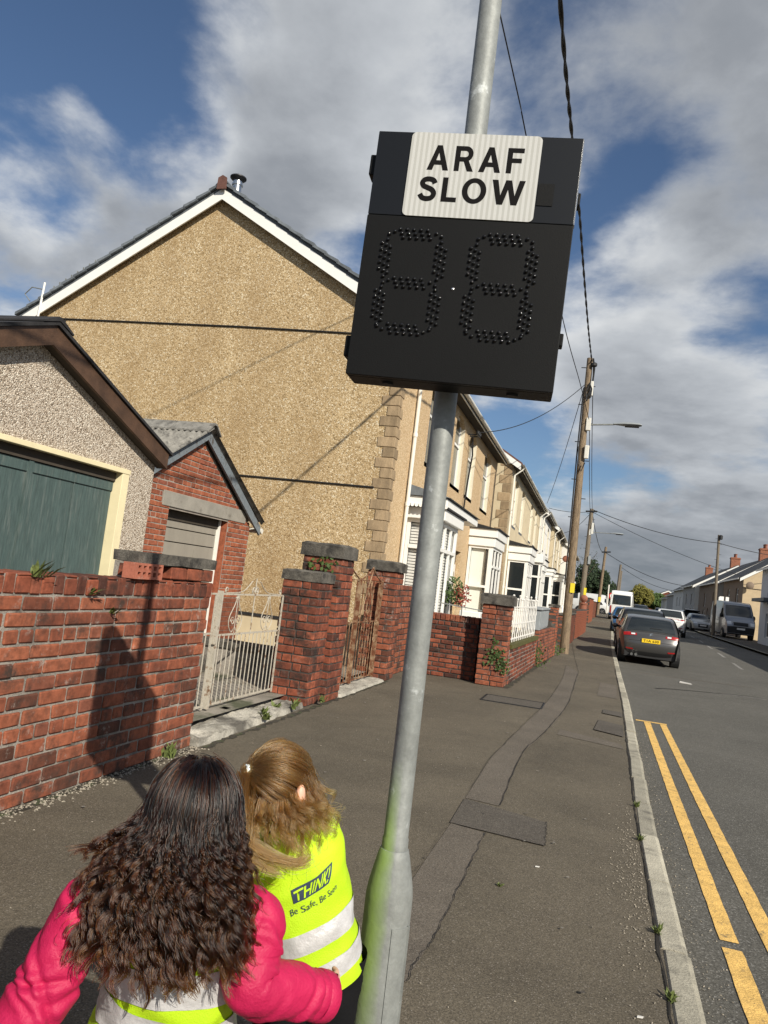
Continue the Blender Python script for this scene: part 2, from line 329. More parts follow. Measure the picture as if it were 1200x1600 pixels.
K['brown_shade_render']=M('brown_shade_render',(.20,.15,.11),.85,.1,2,.3,60)
K['bluegrey_render']=M('bluegrey_render',(.50,.53,.58),.8,.05,2)
K['upvc']=M('white_upvc',(.80,.79,.75),.35,.03,3,spec=.5)
K['upvc_old']=M('white_painted_wood',(.74,.72,.66),.5,.05,5,dirt=(.5,.47,.40),dscale=3,dthr=.64)
K['reveal']=M('cream_reveal',(.66,.60,.47),.8,.05,3)
K['sill']=M('slate_sill',(.10,.11,.125),.7,.12,8)
K['quoin']=M('quoin_stone',(.29,.21,.125),.88,.28,9,.6,60,rand=.22,dirt=(.20,.15,.10),dscale=8,dthr=.60,fine=.2,stretch=(1,1,.3))
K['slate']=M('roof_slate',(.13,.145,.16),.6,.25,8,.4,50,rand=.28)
K['tile_red']=M('roof_tile_brown',(.12,.055,.042),.8,.25,8,.4,50)
K['asbestos']=M('corrugated_sheet',(.20,.19,.17),.95,.35,8,.7,60,dirt=(.07,.066,.06),dscale=6,dthr=.50,fine=.3)
K['barge_brown']=M('brown_bargeboard',(.075,.040,.023),.6,.35,6,.3,60,fine=.2)
K['slate_shaded']=M('roof_slate_shaded',(.045,.047,.052),.8,.25,8)  # darker slate: shade of the street-facing roof slopes put into the colour
K['chim']=M('chimney_brick',(.26,.105,.062),.9,.3,9,.5,40)
K['felt']=M('roof_felt',(.022,.021,.022),.85,.4,6,.6,40)
K['barge_grey']=M('flaking_grey_paint',(.16,.185,.205),.8,.25,9,.6,50,dirt=(.07,.06,.052),dscale=9,dthr=.52)
K['teal']=M('faded_teal_paint',(.060,.092,.088),.78,.28,7,.35,60,dirt=(.12,.145,.135),dscale=3.0,dthr=.54,stretch=(9,9,.9),fine=.15)
K['cream_paint']=M('cream_paint',(.72,.63,.40),.6,.07,5,dirt=(.5,.42,.28),dscale=6,dthr=.66)
K['door_grey']=M('grey_garage_door',(.27,.245,.205),.6,.08,4,dirt=(.19,.165,.13),dscale=2,dthr=.6,stretch=(2,2,.6))
K['soffit_dark']=M('dark_timber',(.05,.04,.03),.9,.2,5)
K['galv']=M('galvanised_steel',(.225,.235,.225),.6,.25,7,.2,30,metal=.25,dirt=(.62,.65,.65),dscale=13,dthr=.62,spec=.5,fine=.1,fscale=60)
K['galv_base']=K['galv'].copy(); K['galv_base'].name='galvanised_steel_algae'
def algae(m):
    t=m.node_tree; L=t.links.new; b=t.nodes['Principled BSDF']; src=b.inputs['Base Color'].links[0].from_socket
    geo=N(t,'ShaderNodeNewGeometry'); dot=N(t,'ShaderNodeVectorMath', operation='DOT_PRODUCT'); L(geo.outputs['Normal'],dot.inputs[0]); dot.inputs[1].default_value=(-.84,-.54,0)
    n=N(t,'ShaderNodeTexNoise', i_Scale=6.0, i_Detail=5.0); L(geo.outputs['Position'],n.inputs['Vector'])
    ad=N(t,'ShaderNodeMath', operation='MULTIPLY_ADD'); L(n.outputs['Fac'],ad.inputs[0]); ad.inputs[1].default_value=.7; L(dot.outputs['Value'],ad.inputs[2])
    mr=N(t,'ShaderNodeMapRange'); mr.inputs[1].default_value=.62; mr.inputs[2].default_value=1.2; mr.inputs[4].default_value=.9; L(ad.outputs[0],mr.inputs[0])
    sp=N(t,'ShaderNodeSeparateXYZ'); L(geo.outputs['Position'],sp.inputs[0])
    mz=N(t,'ShaderNodeMapRange'); mz.inputs[1].default_value=.95; mz.inputs[2].default_value=.70; mz.inputs[3].default_value=0; mz.inputs[4].default_value=1; L(sp.outputs[2],mz.inputs[0])
    mz2=N(t,'ShaderNodeMapRange'); mz2.inputs[1].default_value=.05; mz2.inputs[2].default_value=.35; mz2.inputs[3].default_value=.25; mz2.inputs[4].default_value=1; L(sp.outputs[2],mz2.inputs[0])
    mu=N(t,'ShaderNodeMath', operation='MULTIPLY'); L(mr.outputs[0],mu.inputs[0]); L(mz.outputs[0],mu.inputs[1])
    mu2=N(t,'ShaderNodeMath', operation='MULTIPLY'); L(mu.outputs[0],mu2.inputs[0]); L(mz2.outputs[0],mu2.inputs[1])
    mx=N(t,'ShaderNodeMixRGB'); L(mu2.outputs[0],mx.inputs[0]); L(src,mx.inputs[1]); mx.inputs[2].default_value=(.24,.36,.07,1); L(mx.outputs[0],b.inputs['Base Color'])
    mt=N(t,'ShaderNodeMapRange'); mt.inputs[3].default_value=.25; mt.inputs[4].default_value=0; L(mu2.outputs[0],mt.inputs[0]); L(mt.outputs[0],b.inputs['Metallic'])
algae(K['galv_base'])
K['black_box']=M('black_powder_coat',(.0055,.0055,.0055),.55,.08,4,.12,350,spec=.16)
K['black_panel']=M('black_panel',(.006,.007,.009),.40,.05,4,spec=.28)
K['black_ink']=M('black_print',(.007,.006,.006),.7,.0,spec=.1)
K['led']=M('led_lens',(.006,.006,.007),.12,.0,spec=.6)
K['steel']=M('bright_steel',(.55,.55,.54),.25,.1,5,metal=1)
K['cowl']=M('blackened_cowl',(.03,.03,.032),.5,.2,5,metal=.5)
K['timber']=M('pole_timber',(.225,.165,.105),.9,.4,5,.9,40,stretch=(14,14,1.1),dirt=(.085,.062,.045),dscale=4,dthr=.50,fine=.3)
K['timber_grey']=M('pole_timber_grey',(.17,.14,.105),.9,.3,5,.7,40,stretch=(14,14,1.1),dirt=(.07,.058,.045),dscale=3,dthr=.57)
K['cable']=M('black_cable',(.012,.012,.013),.6,.1)
K['plastic_white']=M('white_plastic',(.62,.60,.54),.5,.06,5)
K['plastic_grey']=M('grey_grp_cabinet',(.26,.28,.29),.6,.12,5,dirt=(.34,.36,.36),dscale=3,dthr=.6)
K['notice_yellow']=M('yellow_notice',(.72,.58,.03),.6,.05,4)
K['iron_white']=M('white_painted_iron',(.44,.40,.33),.65,.25,14,.4,90,dirt=(.15,.078,.038),dscale=14,dthr=.53)
K['iron_rust']=M('rusty_painted_iron',(.31,.21,.125),.8,.35,14,.6,80,dirt=(.13,.045,.018),dscale=8,dthr=.40)
K['rail_white']=M('white_railing',(.72,.70,.66),.6,.1,10,dirt=(.35,.27,.2),dscale=14,dthr=.62)
K['glass']=glass_mat('window_glass',(.018,.022,.024)); K['glass_see']=glass_mat('window_glass_clear',(.03,.035,.035),.93)
K['blind']=M('pale_blind',(.90,.92,.84),.7,.03,4); K['blind_white']=M('white_slat',(.80,.79,.74),.6,.03,4)
K['curtain']=M('olive_curtain',(.22,.20,.11),.9,.35,3,stretch=(9,9,.3)); K['room']=M('room_interior',(.10,.085,.07),.95,.1)
K['terracotta']=M('terracotta',(.25,.095,.058),.85,.2,8,.4,50)
K['rubber']=M('tyre_rubber',(.016,.016,.016),.85,.1,9); K['dark_trim']=M('dark_trim',(.018,.018,.019),.6,.1,9)
K['alloy']=M('alloy_rim',(.42,.42,.43),.3,.05,4,metal=.8)
K['red_lens']=M('red_lens',(.32,.012,.012),.18,.25,12,spec=.6); K['clear_lens']=M('clear_lens',(.62,.64,.66),.12,.1,12,spec=.6); K['amber_lens']=M('amber_lens',(.5,.18,.02),.2,.1)
K['plate_yellow']=M('yellow_plate',(.78,.52,.02),.45,.0); K['plate_white']=M('white_plate',(.75,.75,.72),.45,.0)
K['foliage']=M('leaf_green',(.052,.088,.020),.7,.4,9,rand=.2); K['foliage_dark']=M('leaf_dark',(.018,.034,.012),.75,.4,4)
K['foliage_yellow']=M('leaf_yellow',(.13,.12,.020),.7,.35,3); K['weed']=M('weed_green',(.12,.15,.042),.7,.4,30); K['leaf_red']=M('leaf_red',(.20,.035,.02),.7,.3,12); K['bark']=M('bark',(.09,.065,.045),.95,.3,8,.6,30)
K['moss']=M('moss',(.075,.070,.018),.95,.4,20,.6,60)
K['sticker_blue']=M('blue_litter',(.02,.12,.50),.4,.1); K['litter']=M('pale_litter',(.62,.60,.56),.8,.1)
def leafy(mb, c, R, n, size, seed=0, flat=1.0, hollow=.0):
    rnd=random.Random(seed)
    for i in range(n):
        while True:
            p=Vector((rnd.uniform(-1,1),rnd.uniform(-1,1),rnd.uniform(-1,1)))
            if hollow<p.length<=1: break
        w=mnoise.noise(Vector((p.x*1.7+seed,p.y*1.7,p.z*1.7)))
        if w<-.16: continue
        p=Vector(c)+Vector((p.x*R[0],p.y*R[1],p.z*R[2]))*(1+.35*w)
        a=Vector((rnd.gauss(0,1),rnd.gauss(0,1),rnd.gauss(0,1))).normalized(); b=a.orthogonal().normalized(); s=size*rnd.uniform(.6,1.3)
        mb.add([p-a*s,p+b*s*.45,p+a*s,p-b*s*.45],[(0,1,2,3)])
    return mb

# ------------------------------------------------------------------ ground, road, pavement, kerb
KX=[(-30,.36),(6,.42),(8,.45),(13,.53),(24,.60),(33,.67),(42,.84),(70,1.25),(110,3.0),(190,8.0)]
RX=[(-30,8.6),(30,8.3),(41,8.0),(63,7.8),(75,8.1),(110,10.2),(190,16)]
kx=lambda y: interp(y,KX); rx=lambda y: interp(y,RX)
ys=[-30,-15,-8,-4]+[i*1.0 for i in range(-2,40)]+[i*3.0 for i in range(14,64)]
def strip(name, fa, fb, dz, mat, n=6, yy=ys, kind='structure'):
    mb=MB(); mb.grid([[(lerp(fa(y),fb(y),i/n),y,gz(y)+dz) for i in range(n+1)] for y in yy]); o=mb.build(name,mat,None,smooth=True); return tag(o,kind=kind)
strip('ground', lambda y:-220, lambda y:260, -.17, K['ground'], 12, [-60]+ys+[260,700,1500])
strip('road', lambda y: kx(y)+.10, lambda y: rx(y), -.10, K['road'], 8)
strip('pavement', lambda y:-3.06 if y<13 else -1.45+max(0,kx(y)-.6), lambda y: kx(y)+.012, 0, K['pave'], 6, [y for y in ys if y<12.9]+[12.99,13.0]+[y for y in ys if y>13.1])
strip('far_pavement', lambda y: rx(y)+.12, lambda y: rx(y)+3.4, .015, K['patch_dark'], 4)
strip('far_kerb', lambda y: rx(y)-.005, lambda y: rx(y)+.125, .018, K['kerb'], 1)
kerb=tag(bpy.data.objects.new('kerb',None),kind='structure'); COL.objects.link(kerb); WL['kerb']=Vector((0,0,0))
rk=random.Random(3)
def kerb_block(a,b,w=.125):
    xa,xb=kx(a),kx(b); mb=MB(); e=.016; t=rk.uniform(.0,.010); zb=-.16
    rows=[]
    for (x,y) in ((xa,a),(xb,b)):
        z=gz(y)+.004+t
        rows.append([(x,y,zb+gz(y)),(x,y,z-.008),(x+.008,y,z),(x+w-.03,y,z-.002),(x+w-.008,y,z-.012),(x+w,y,z-.035),(x+w+.012,y,zb+gz(y))])
    mb.grid(rows); n=7
    mb.f += [tuple(range(n))[::-1], tuple(range(n,2*n))]
    return mb
y=1.15
for i in range(44):
    L=.905; mb=kerb_block(y+.006,y+L-.006); o=mb.build('kerb_stone',K['kerb'],kerb); o.rotation_euler=(rk.gauss(0,.004),rk.gauss(0,.008),rk.gauss(0,.006)); y+=.911
mb=MB()
while y<150:
    q=kerb_block(y+.006,y+.905); mb.add(q.v,q.f); y+=.911
yy=-8.0
while yy<1.1:
    q=kerb_block(yy+.006,min(yy+.905,1.14)); mb.add(q.v,q.f); yy+=.911
tag(mb.build('kerb_run',K['kerb'],kerb),kind='stuff')
def flat(name, pts, z, mat, kind='structure', sub=1):
    mb=MB(); mb.add([(p[0],p[1],gz(p[1])+z) for p in pts],[tuple(range(len(pts)))]); return tag(mb.build(name,mat,None),kind=kind)
def ribbon(name, pts, w, z, mat, jit=0.0, seed=1, kind='structure'):
    r=random.Random(seed); mb=MB(); rows=[]
    for i,p in enumerate(pts):
        a=Vector(pts[max(i-1,0)]); b=Vector(pts[min(i+1,len(pts)-1)]); d=(b-a).normalized(); nx=Vector((d.y,-d.x))
        ww=(w(i/(len(pts)-1)) if callable(w) else w)*(1+r.uniform(-jit,jit)); ww2=(w(i/(len(pts)-1)) if callable(w) else w)*(1+r.uniform(-jit,jit))
        rows.append([(p[0]-nx.x*ww/2,p[1]-nx.y*ww/2,gz(p[1])+z),(p[0]+nx.x*ww2/2,p[1]+nx.y*ww2/2,gz(p[1])+z)])
    mb.grid(rows); return tag(mb.build(name,mat,None),kind=kind)
def dense(a,b,n,jx=0,seed=0):
    r=random.Random(seed); return [(lerp(a[0],b[0],i/n)+r.gauss(0,jx),lerp(a[1],b[1],i/n)) for i in range(n+1)]
# double yellow lines with their end bar, as in the photograph broken once by a wear patch
yl=[(-6,.725),(4.4,.79),(8,.815),(12.15,.855)]; y2=[(-6,.955),(4.4,1.01),(8,1.035),(12.15,1.075)]
def line_pts(tab,a,b,n): return [(interp(lerp(a,b,i/n),tab),lerp(a,b,i/n)) for i in range(n+1)]
ribbon('yellow_line', line_pts(yl,4.42,12.1,60), .090, -.0955, K['yellow'], .05, 1)
ribbon('yellow_line', line_pts(yl,1.2,4.33,40), .094, -.0955, K['yellow'], .06, 2)
ribbon('yellow_line', line_pts(y2,1.2,12.1,90), .090, -.0955, K['yellow'], .05, 3)
flat('yellow_end_bar', [(.70,12.12),(1.13,12.12),(1.13,12.22),(.70,12.22)], -.0955, K['yellow'])
# centre line dashes
for i in range(1,9):
    a=22.5+i*6.2; x=lambda y: interp(y,[(20,4.35),(29,4.92),(50,6.1),(80,7.0)])
    ribbon('centre_line_dash', [(x(a+j*.75),a+j*.75) for j in range(5)], .11, -.0955, K['white_line'], .1, i)
# reinstatement patches, covers and cracks
def gp(x,y):
    """a point of the pavement from the enlarged pavement photograph detail"""
    px,py=560+x/1.904,1040+y/1.904; r=_fwd+_R*((px-600)/CF)-_U*((py-800)/CF); k=-CH/r.z; return (r.x*k,r.y*k)
eL=[gp(*p) for p in ((40,860),(160,640),(275,470))]; eR=[gp(*p) for p in ((140,945),(250,760),(378,500))]
fL=[gp(*p) for p in ((318,395),(400,270),(490,180),(560,110),(604,45),(618,0))]; fR=[gp(*p) for p in ((420,420),(484,268),(540,215),(612,135),(640,70),(655,20))]
def between(name,A,B,z,mat,n=24):
    a=catmull([(*p,0) for p in A],n); b=catmull([(*p,0) for p in B],n); mb=MB(); mb.grid([[(lerp(p[0],q[0],k/3),lerp(p[1],q[1],k/3),gz(p[1])+z) for k in range(4)] for p,q in zip(a,b)]); return tag(mb.build(name,mat,None),kind='structure')
between('pavement_patch',eL,eR,.004,K['patch']); between('pavement_patch',fL,fR,.004,K['patch'])
flat('pavement_patch', [gp(*p) for p in ((315,398),(562,470),(555,540),(272,470))], .008, K['patch_dark'])
def seam(pts,w,seed,z=.0115):
    r=random.Random(seed); c=catmull([(*p,0) for p in pts],60); x=0; q=[]
    for p in c: x=x*.7+r.gauss(0,.004); q.append((p[0]+x,p[1]))
    ribbon('pavement_crack', q, w, z, K['crack'], .8, seed)
K['crack']=M('crack_dark',(.020,.017,.014),.95,.2)  # near-black colour shared by cracks, kerb joint and tyre mark
seam(eR,.0038,1); seam(eL,.0016,2); seam(fR,.0065,3); seam(fL,.003,4); seam([gp(*p) for p in ((562,470),(556,505),(555,540))],.003,5); seam([gp(*p) for p in ((272,470),(400,505),(555,540))],.002,6)
seam([gp(*p) for p in ((655,20),(640,-40),(632,-80))],.008,7)
flat('pavement_patch', [(-1.1,14.4),(.45,13.6),(.5,15.9),(-.9,16.6)], -.0) if False else flat('pavement_patch', [(.14,13.7),(.47,13.6),(.5,15.9),(.2,16.1)], .004, K['patch'])
flat('pavement_patch', [(.1,9.9),(.44,9.7),(.46,10.6),(.16,10.8)], .012, K['patch_dark'])
flat('pavement_patch', [gp(*p) for p in ((600,190),(780,235),(790,250),(590,205))], .004, K['patch'])
flat('pavement_patch', [gp(*p) for p in ((728,132),(782,142),(786,156),(725,143))], .012, K['patch_dark'])
# the open joint behind the kerb stones
r_=random.Random(8); ribbon('kerb_joint', [(kx(y)-.004-abs(r_.gauss(0,.004)),y) for y in [1.3+.11*k for k in range(170)]], lambda t:.009, .0055, K['crack'], .8, 12)
cov=MB(); cov.box(-1.42,-.62,11.0,11.62,-.02,.009); o=tag(cov.build('access_cover',K['patch_dark'],None),'dark rectangular access cover let into the pavement before the brick corner pillar','access cover')
fr=MB()
for a,b in (((-1.44,10.98),(-.60,10.98)),((-.60,10.98),(-.60,11.64)),((-.60,11.64),(-1.44,11.64)),((-1.44,11.64),(-1.44,10.98))): fr.bar((*a,.006),(*b,.006),.018,.014)
fr.build('cover_frame',K['dark_trim'],o)
# skid arcs and pale drag marks on the road in front of the parked car
ribbon('tyre_mark', [(1.35+.9*math.sin(t*.045)*1.0+t*.055, 17.6+1.5*(t/26)**.7) for t in range(27)], lambda t:.09*(1-t)+.01, -.0958, K['crack'], .2, 8)
ribbon('road_scuff', dense((1.2,21.4),(4.0,21.6),20,.01,1), .10, -.0962, K['patch'], .4, 9)
ribbon('road_scuff', dense((2.6,18.6),(3.7,18.7),16,.01,2), .06, -.0958, K['white_line'], .5, 10)
# loose stones along the wall foot and the kerb: nobody could count them
def gravel(name, spots, n, size, mat, seed):
    r=random.Random(seed); mb=MB()
    for i in range(n):
        x,y,z=spots(r); s=size*r.uniform(.4,1.3); a=r.uniform(0,6.28)
        p=[(x+s*math.cos(a+k*2.09)*r.uniform(.7,1.2),y+s*math.sin(a+k*2.09)*r.uniform(.7,1.2),z) for k in range(3)]+[(x,y,z+s*r.uniform(.5,1.0))]
        mb.add(p,[(0,1,3),(1,2,3),(2,0,3)])
    return tag(mb.build(name,mat,None),kind='stuff')
K['gum']=M('trodden_gum',(.20,.185,.16),.8,.4,30)
def spots(name,n,mat,seed,rr):
    r=random.Random(seed); mb=MB()
    for i in range(n):
        x,y=r.uniform(-2.8,.38),r.uniform(2.3,11); s=r.uniform(*rr); mb.add([(x+s*math.cos(k*.7)*r.uniform(.75,1.2),y+s*math.sin(k*.7)*r.uniform(.75,1.2),.0128) for k in range(9)],[tuple(range(9))])
    return tag(mb.build(name,mat,None),kind='stuff')
spots('trodden_gum',34,K['gum'],4,(.006,.014)); spots('dark_spots',16,K['patch_dark'],9,(.006,.016))
K['stone']=M('loose_stone',(.25,.22,.175),.9,.5,60,rand=0)
gravel('gravel', lambda r:(-3.0+abs(r.gauss(0,.055)),r.uniform(2.5,5.7),.002), 900, .011, K['stone'], 1)
gravel('gravel', lambda r:(kx(5)-.03-abs(r.gauss(0,.09)),r.gauss(4.9,.75),.003), 500, .006, K['stone'], 2)
gravel('gravel', lambda r:(r.uniform(-2.95,.4),r.uniform(2,12),.003), 260, .006, K['stone'], 3)
gravel('gravel', lambda r:(kx(5)+.15+abs(r.gauss(0,.10)),r.uniform(2.5,11),-.098), 500, .006, K['stone'], 4)

K['soil']=M('damp_soil',(.045,.038,.028),.95,.5,20,.8,60,dirt=(.06,.075,.03),dscale=9,dthr=.52,fine=.4)
r_=random.Random(5); ribbon('wall_foot_soil',[(-2.985+abs(r_.gauss(0,.012)),1.5+.06*k) for k in range(70)],lambda t:.06,.0045,K['soil'],.6,31); ribbon('wall_foot_soil',[(-2.93+abs(r_.gauss(0,.015)),5.72+.06*k) for k in range(95)],lambda t:.05,.0045,K['soil'],.8,32); ribbon('wall_foot_soil',[(-1.30+.03*k*.1,12.75+.1*k) for k in range(90)],lambda t:.09,.0045,K['soil'],.8,33)
# ------------------------------------------------------------------ brickwork
_bk={}
def brick_mesh(L,D,H,mat,k):
    key=(round(L,3),round(D,3),round(H,3),mat.name,k)
    if key in _bk: return _bk[key]
    r=random.Random(k*31+int(L*1000)); bm=bmesh.new(); bmesh.ops.create_cube(bm,size=1)
    for v in bm.verts: v.co=Vector((v.co.x*L+r.gauss(0,.0022),v.co.y*D,v.co.z*H+r.gauss(0,.0018)))
    bmesh.ops.bevel(bm,geom=bm.edges[:],offset=.0075,segments=1,affect='EDGES')
    me=bpy.data.meshes.new('brick'); bm.to_mesh(me); bm.free(); me.materials.append(mat); _bk[key]=me; return me
rb=random.Random(11)
def lay(parent, c, u, n, L, D, H, mat, name='brick', jit=1.0):
    """one brick, centre c of its outer face, along u, outward n"""
    out=rb.gauss(0,.0022)*jit
    p=Vector(c)-Vector(n)*(D/2-out)
    z=math.atan2(u[1],u[0])+rb.gauss(0,.006)*jit
    me=brick_mesh(L,D,H,mat,rb.randrange(6))
    return inst(me,name,parent,p,(rb.gauss(0,.006)*jit,rb.gauss(0,.006)*jit,z))
def courses(parent, o, u, n, L, H, mat, course=.0912, bl=.245, joint=.016, D=.10, headers=(), skip=None, phase=0.0, stuff_if=None, zslope=None):
    """courses of bricks over a rectangle; o is the lower corner on the face"""
    o=Vector(o); u=Vector(u); n=Vector(n); k=int(round(H/course)); course=H/k; st=MB()
    for i in range(k):
        hd=(k-1-i) in headers; b=bl/2 if hd else bl
        s=-b*(phase+(.5 if i%2 else 0)+(.25 if hd else 0)+rb.uniform(0,.04)); 
        while s<L-.02:
            a0=max(s,0); a1=min(s+b,L)
            if a1-a0>.045:
                c=o+u*((a0+a1)/2)+Vector((0,0,(i+.5)*course)); ln=a1-a0-joint; h=course-joint
                if not(skip and skip((a0+a1)/2,(i+.5)*course,ln)):
                    if stuff_if and stuff_if((a0+a1)/2,(i+.5)*course):
                        q=c-n*(D/2); st.obox_(q,u,n,ln,D,h) 
                    else: lay(parent,c,u,n,ln,D,h,mat)
            s+=b
    if st.f: tag(st.build('brickwork',mat,parent),kind='stuff')
def obox_(s,c,u,n,L,D,H):
    vs=[]
    for z in (-H/2,H/2):
        for a,b in ((-1,-1),(1,-1),(1,1),(-1,1)): vs.append(Vector(c)+Vector(u)*(a*L/2)+Vector(n)*(b*D/2)+Vector((0,0,z)))
    return s.add(vs,[(3,2,1,0),(4,5,6,7),(0,1,5,4),(1,2,6,5),(2,3,7,6),(3,0,4,7)])
MB.obox_=obox_
def pillar_bricks(parent, x0,x1,y0,y1,z0,z1, mat, course=.0912, sides='xyXY', D=.105, joint=.012):
    k=int(round((z1-z0)/course)); course=(z1-z0)/k
    F={'y':((x0,y0),(1,0,0),(0,-1,0),x1-x0),'X':((x1,y0),(0,1,0),(1,0,0),y1-y0),'Y':((x1,y1),(-1,0,0),(0,1,0),x1-x0),'x':((x0,y1),(0,-1,0),(-1,0,0),y1-y0)}
    for i in range(k):
        for sd in sides:
            p,u,n,L=F[sd]; zc=z0+(i+.5)*course; run=L-D
            s0 = 0 if i%2==0 else D
            m=max(1,int(round(run/.245+.2))); 
            cuts=[0]; rest=run
            full=min(.245,run*.68)
            if run<.26: cuts=[0,run]
            elif run<.42: cuts=[0,full,run] if i%2==0 else [0,run-full,run]
            else:
                kk=int(round(run/.235)); cuts=[run*j/kk for j in range(kk+1)]
            for a,b in zip(cuts,cuts[1:]):
                if i%2==1 and False: pass
                c=Vector((p[0],p[1],zc))+Vector(u)*(s0+(a+b)/2); lay(parent,c,u,n,b-a-joint,D,course-joint,mat)
def core(parent,x0,x1,y0,y1,z0,z1,mat,i=.011):
    return MB().box(x0+i,x1-i,y0+i,y1-i,z0,z1).build('mortar',mat,parent)
def coping_block(parent,x0,x1,y0,y1,z0,z1,seed=0,name='coping',weather=True):
    bm=bmesh.new(); bmesh.ops.create_cube(bm,size=1); c=Vector(((x0+x1)/2,(y0+y1)/2,z0))
    for v in bm.verts: v.co=Vector((v.co.x*(x1-x0),v.co.y*(y1-y0),(v.co.z+.5)*(z1-z0)))
    if weather:
        tp=[f for f in bm.faces if f.normal.z>.9]; r=bmesh.ops.inset_region(bm,faces=tp,thickness=.06)
        for f in bm.faces:
            if f.normal.z>.9 and f.calc_area()<(x1-x0)*(y1-y0)*.9 and all(v.co.z>(z1-z0)*.9 for v in f.verts) and len(f.verts)==4:
                pass
        for v in tp[0].verts: v.co.z+=.022
    bmesh.ops.subdivide_edges(bm,edges=bm.edges[:],cuts=5,use_grid_fill=True)
    for v in bm.verts:
        q=(v.co+c)*9; v.co+=Vector((mnoise.noise(q),mnoise.noise(q+Vector((9,0,0))),mnoise.noise(q+Vector((0,7,0)))))*.008
    me=bpy.data.meshes.new(name); bm.to_mesh(me); bm.free(); me.materials.append(K['coping'])
    o=bpy.data.objects.new(name,me); COL.objects.link(o); put(o,parent,c); return o
# --- the long roadside wall with the taller pier at its gate end
wall=thing('brick_wall','long weathered red brick garden wall with brick-on-edge top catching the sign shadow','wall',(-3.1,2.2,0))
MB().box(-3.225,-3.012,-3.0,5.668,-.15,1.30).build('mortar',K['mortar'],wall)
MB().box(-3.215,-3.09,4.635,5.648,1.302,1.42).build('mortar',K['mortar'],wall)
WH=1.186
courses(wall,(-3.0,-3.0,-.0),(0,1,0),(1,0,0),8.68,WH,K['brick'],bl=.246,headers=(2,8),stuff_if=lambda a,b:a<5.55,phase=.3)
# brick on edge along the top
y=-3.0; i=0
st=MB()
while y<5.66:
    full=i%2==0; w=.088 if full else .112; h=.118 if full else .098
    c=Vector((-3.0,y+w/2,WH+.006+h/2))
    if y<2.55: st.obox_(c-Vector((.11,0,0)),(0,1,0),(1,0,0),w-.008,.22,h)
    else:
        lay(wall,c,(0,1,0),(1,0,0),w-.009,.22,h,K['brick_dark'])
        if not full: lay(wall,(-3.0,y+w/2,WH+.006+.109),(0,1,0),(1,0,0),w-.012,.20,.016,K['brick_dark'])
    y+=w; i+=1
tag(st.build('brickwork',K['brick_dark'],wall),kind='stuff')
courses(wall,(-3.0,5.02,1.312),(0,1,0),(1,0,0),.65,.105,K['brick_dark'],course=.105)
courses(wall,(-3.075,4.62,1.312),(0,1,0),(1,0,0),.40,.105,K['brick_dark'],course=.105)
for (a,b,s) in ((4.64,5.26,1),(5.268,5.685,2)): coping_block(wall,-3.235,-2.992,a,b,1.42,1.495,s,'coping',False)
# rear and gate-end faces
pillar_bricks(wall,-3.23,-3.0,5.40,5.68,0,1.30,K['brick'],sides='Y')
# --- piers by the two gates
def pier(label,x0,x1,y0,y1,h,ch,seed,mat='brick_dark',over=.03,sides='xyXY',name='gate_pier',course=.0912):
    t=thing(name,label,'pillar',((x0+x1)/2,(y0+y1)/2,0),'brick gate piers'); core(t,x0,x1,y0,y1,-.1,h,K['mortar_dark'])
    pillar_bricks(t,x0,x1,y0,y1,0,h,K[mat],sides=sides,course=course); coping_block(t,x0-over,x1+over,y0-over,y1+over,h,h+ch,seed); return t
pier('short sooty brick gate pier with grey coping right of the white gate',-3.45,-2.99,8.17,8.63,1.385,.10,3,over=.012)
pier('tall brick gate pier with thick dark coping behind the shorter one',-3.43,-2.93,8.65,9.15,1.69,.145,4,sides='yXYx',over=.025)
pier('brick gate pier with dark coping between rusty gate and galvanised pole',-3.40,-2.94,11.33,11.80,1.64,.135,5,mat='brick')
# wall from the third pier to the house side, with its peaked end brick
t=thing('brick_wall','short run of brick wall stepping up behind the pier beside the rusty gate','wall',(-3.05,12.4,0))
MB().box(-3.26,-3.06,11.81,13.1,-.1,1.42).build('mortar',K['mortar_dark'],t)
courses(t,(-3.05,11.82,0),(0,1,0),(1,0,0),1.17,1.46,K['brick'],headers=(4,9))
# side wall at right angles to the street
t=thing('brick_wall','low brick side wall with bright brick-on-edge top behind the galvanised pole','wall',(-2.5,13.1,0))
MB().box(-3.03,-1.86,13.012,13.21,-.1,.95).build('mortar',K['mortar_dark'],t)
courses(t,(-3.04,13.0,0),(1,0,0),(0,-1,0),1.19,.935,K['brick_dark'],course=.078,bl=.225,headers=(0,5))
x=-3.04
while x<-1.88:
    lay(t,(x+.042,12.995,.945+.055),(1,0,0),(0,-1,0),.076,.21,.108,K['brick']); x+=.0845
MB().box(-1.845,-1.835,13.02,13.19,-.1,1.04).build('gap_shade_sheet',K['felt'],t)  # black sheet painting in the dark of the gap beside the pillar
p4=pier('square brick corner pillar with pale sandy coping and ivy on its face',-1.80,-1.33,12.72,13.18,1.32,.15,6,mat='brick',name='garden_pillar',course=.0825,over=.035)
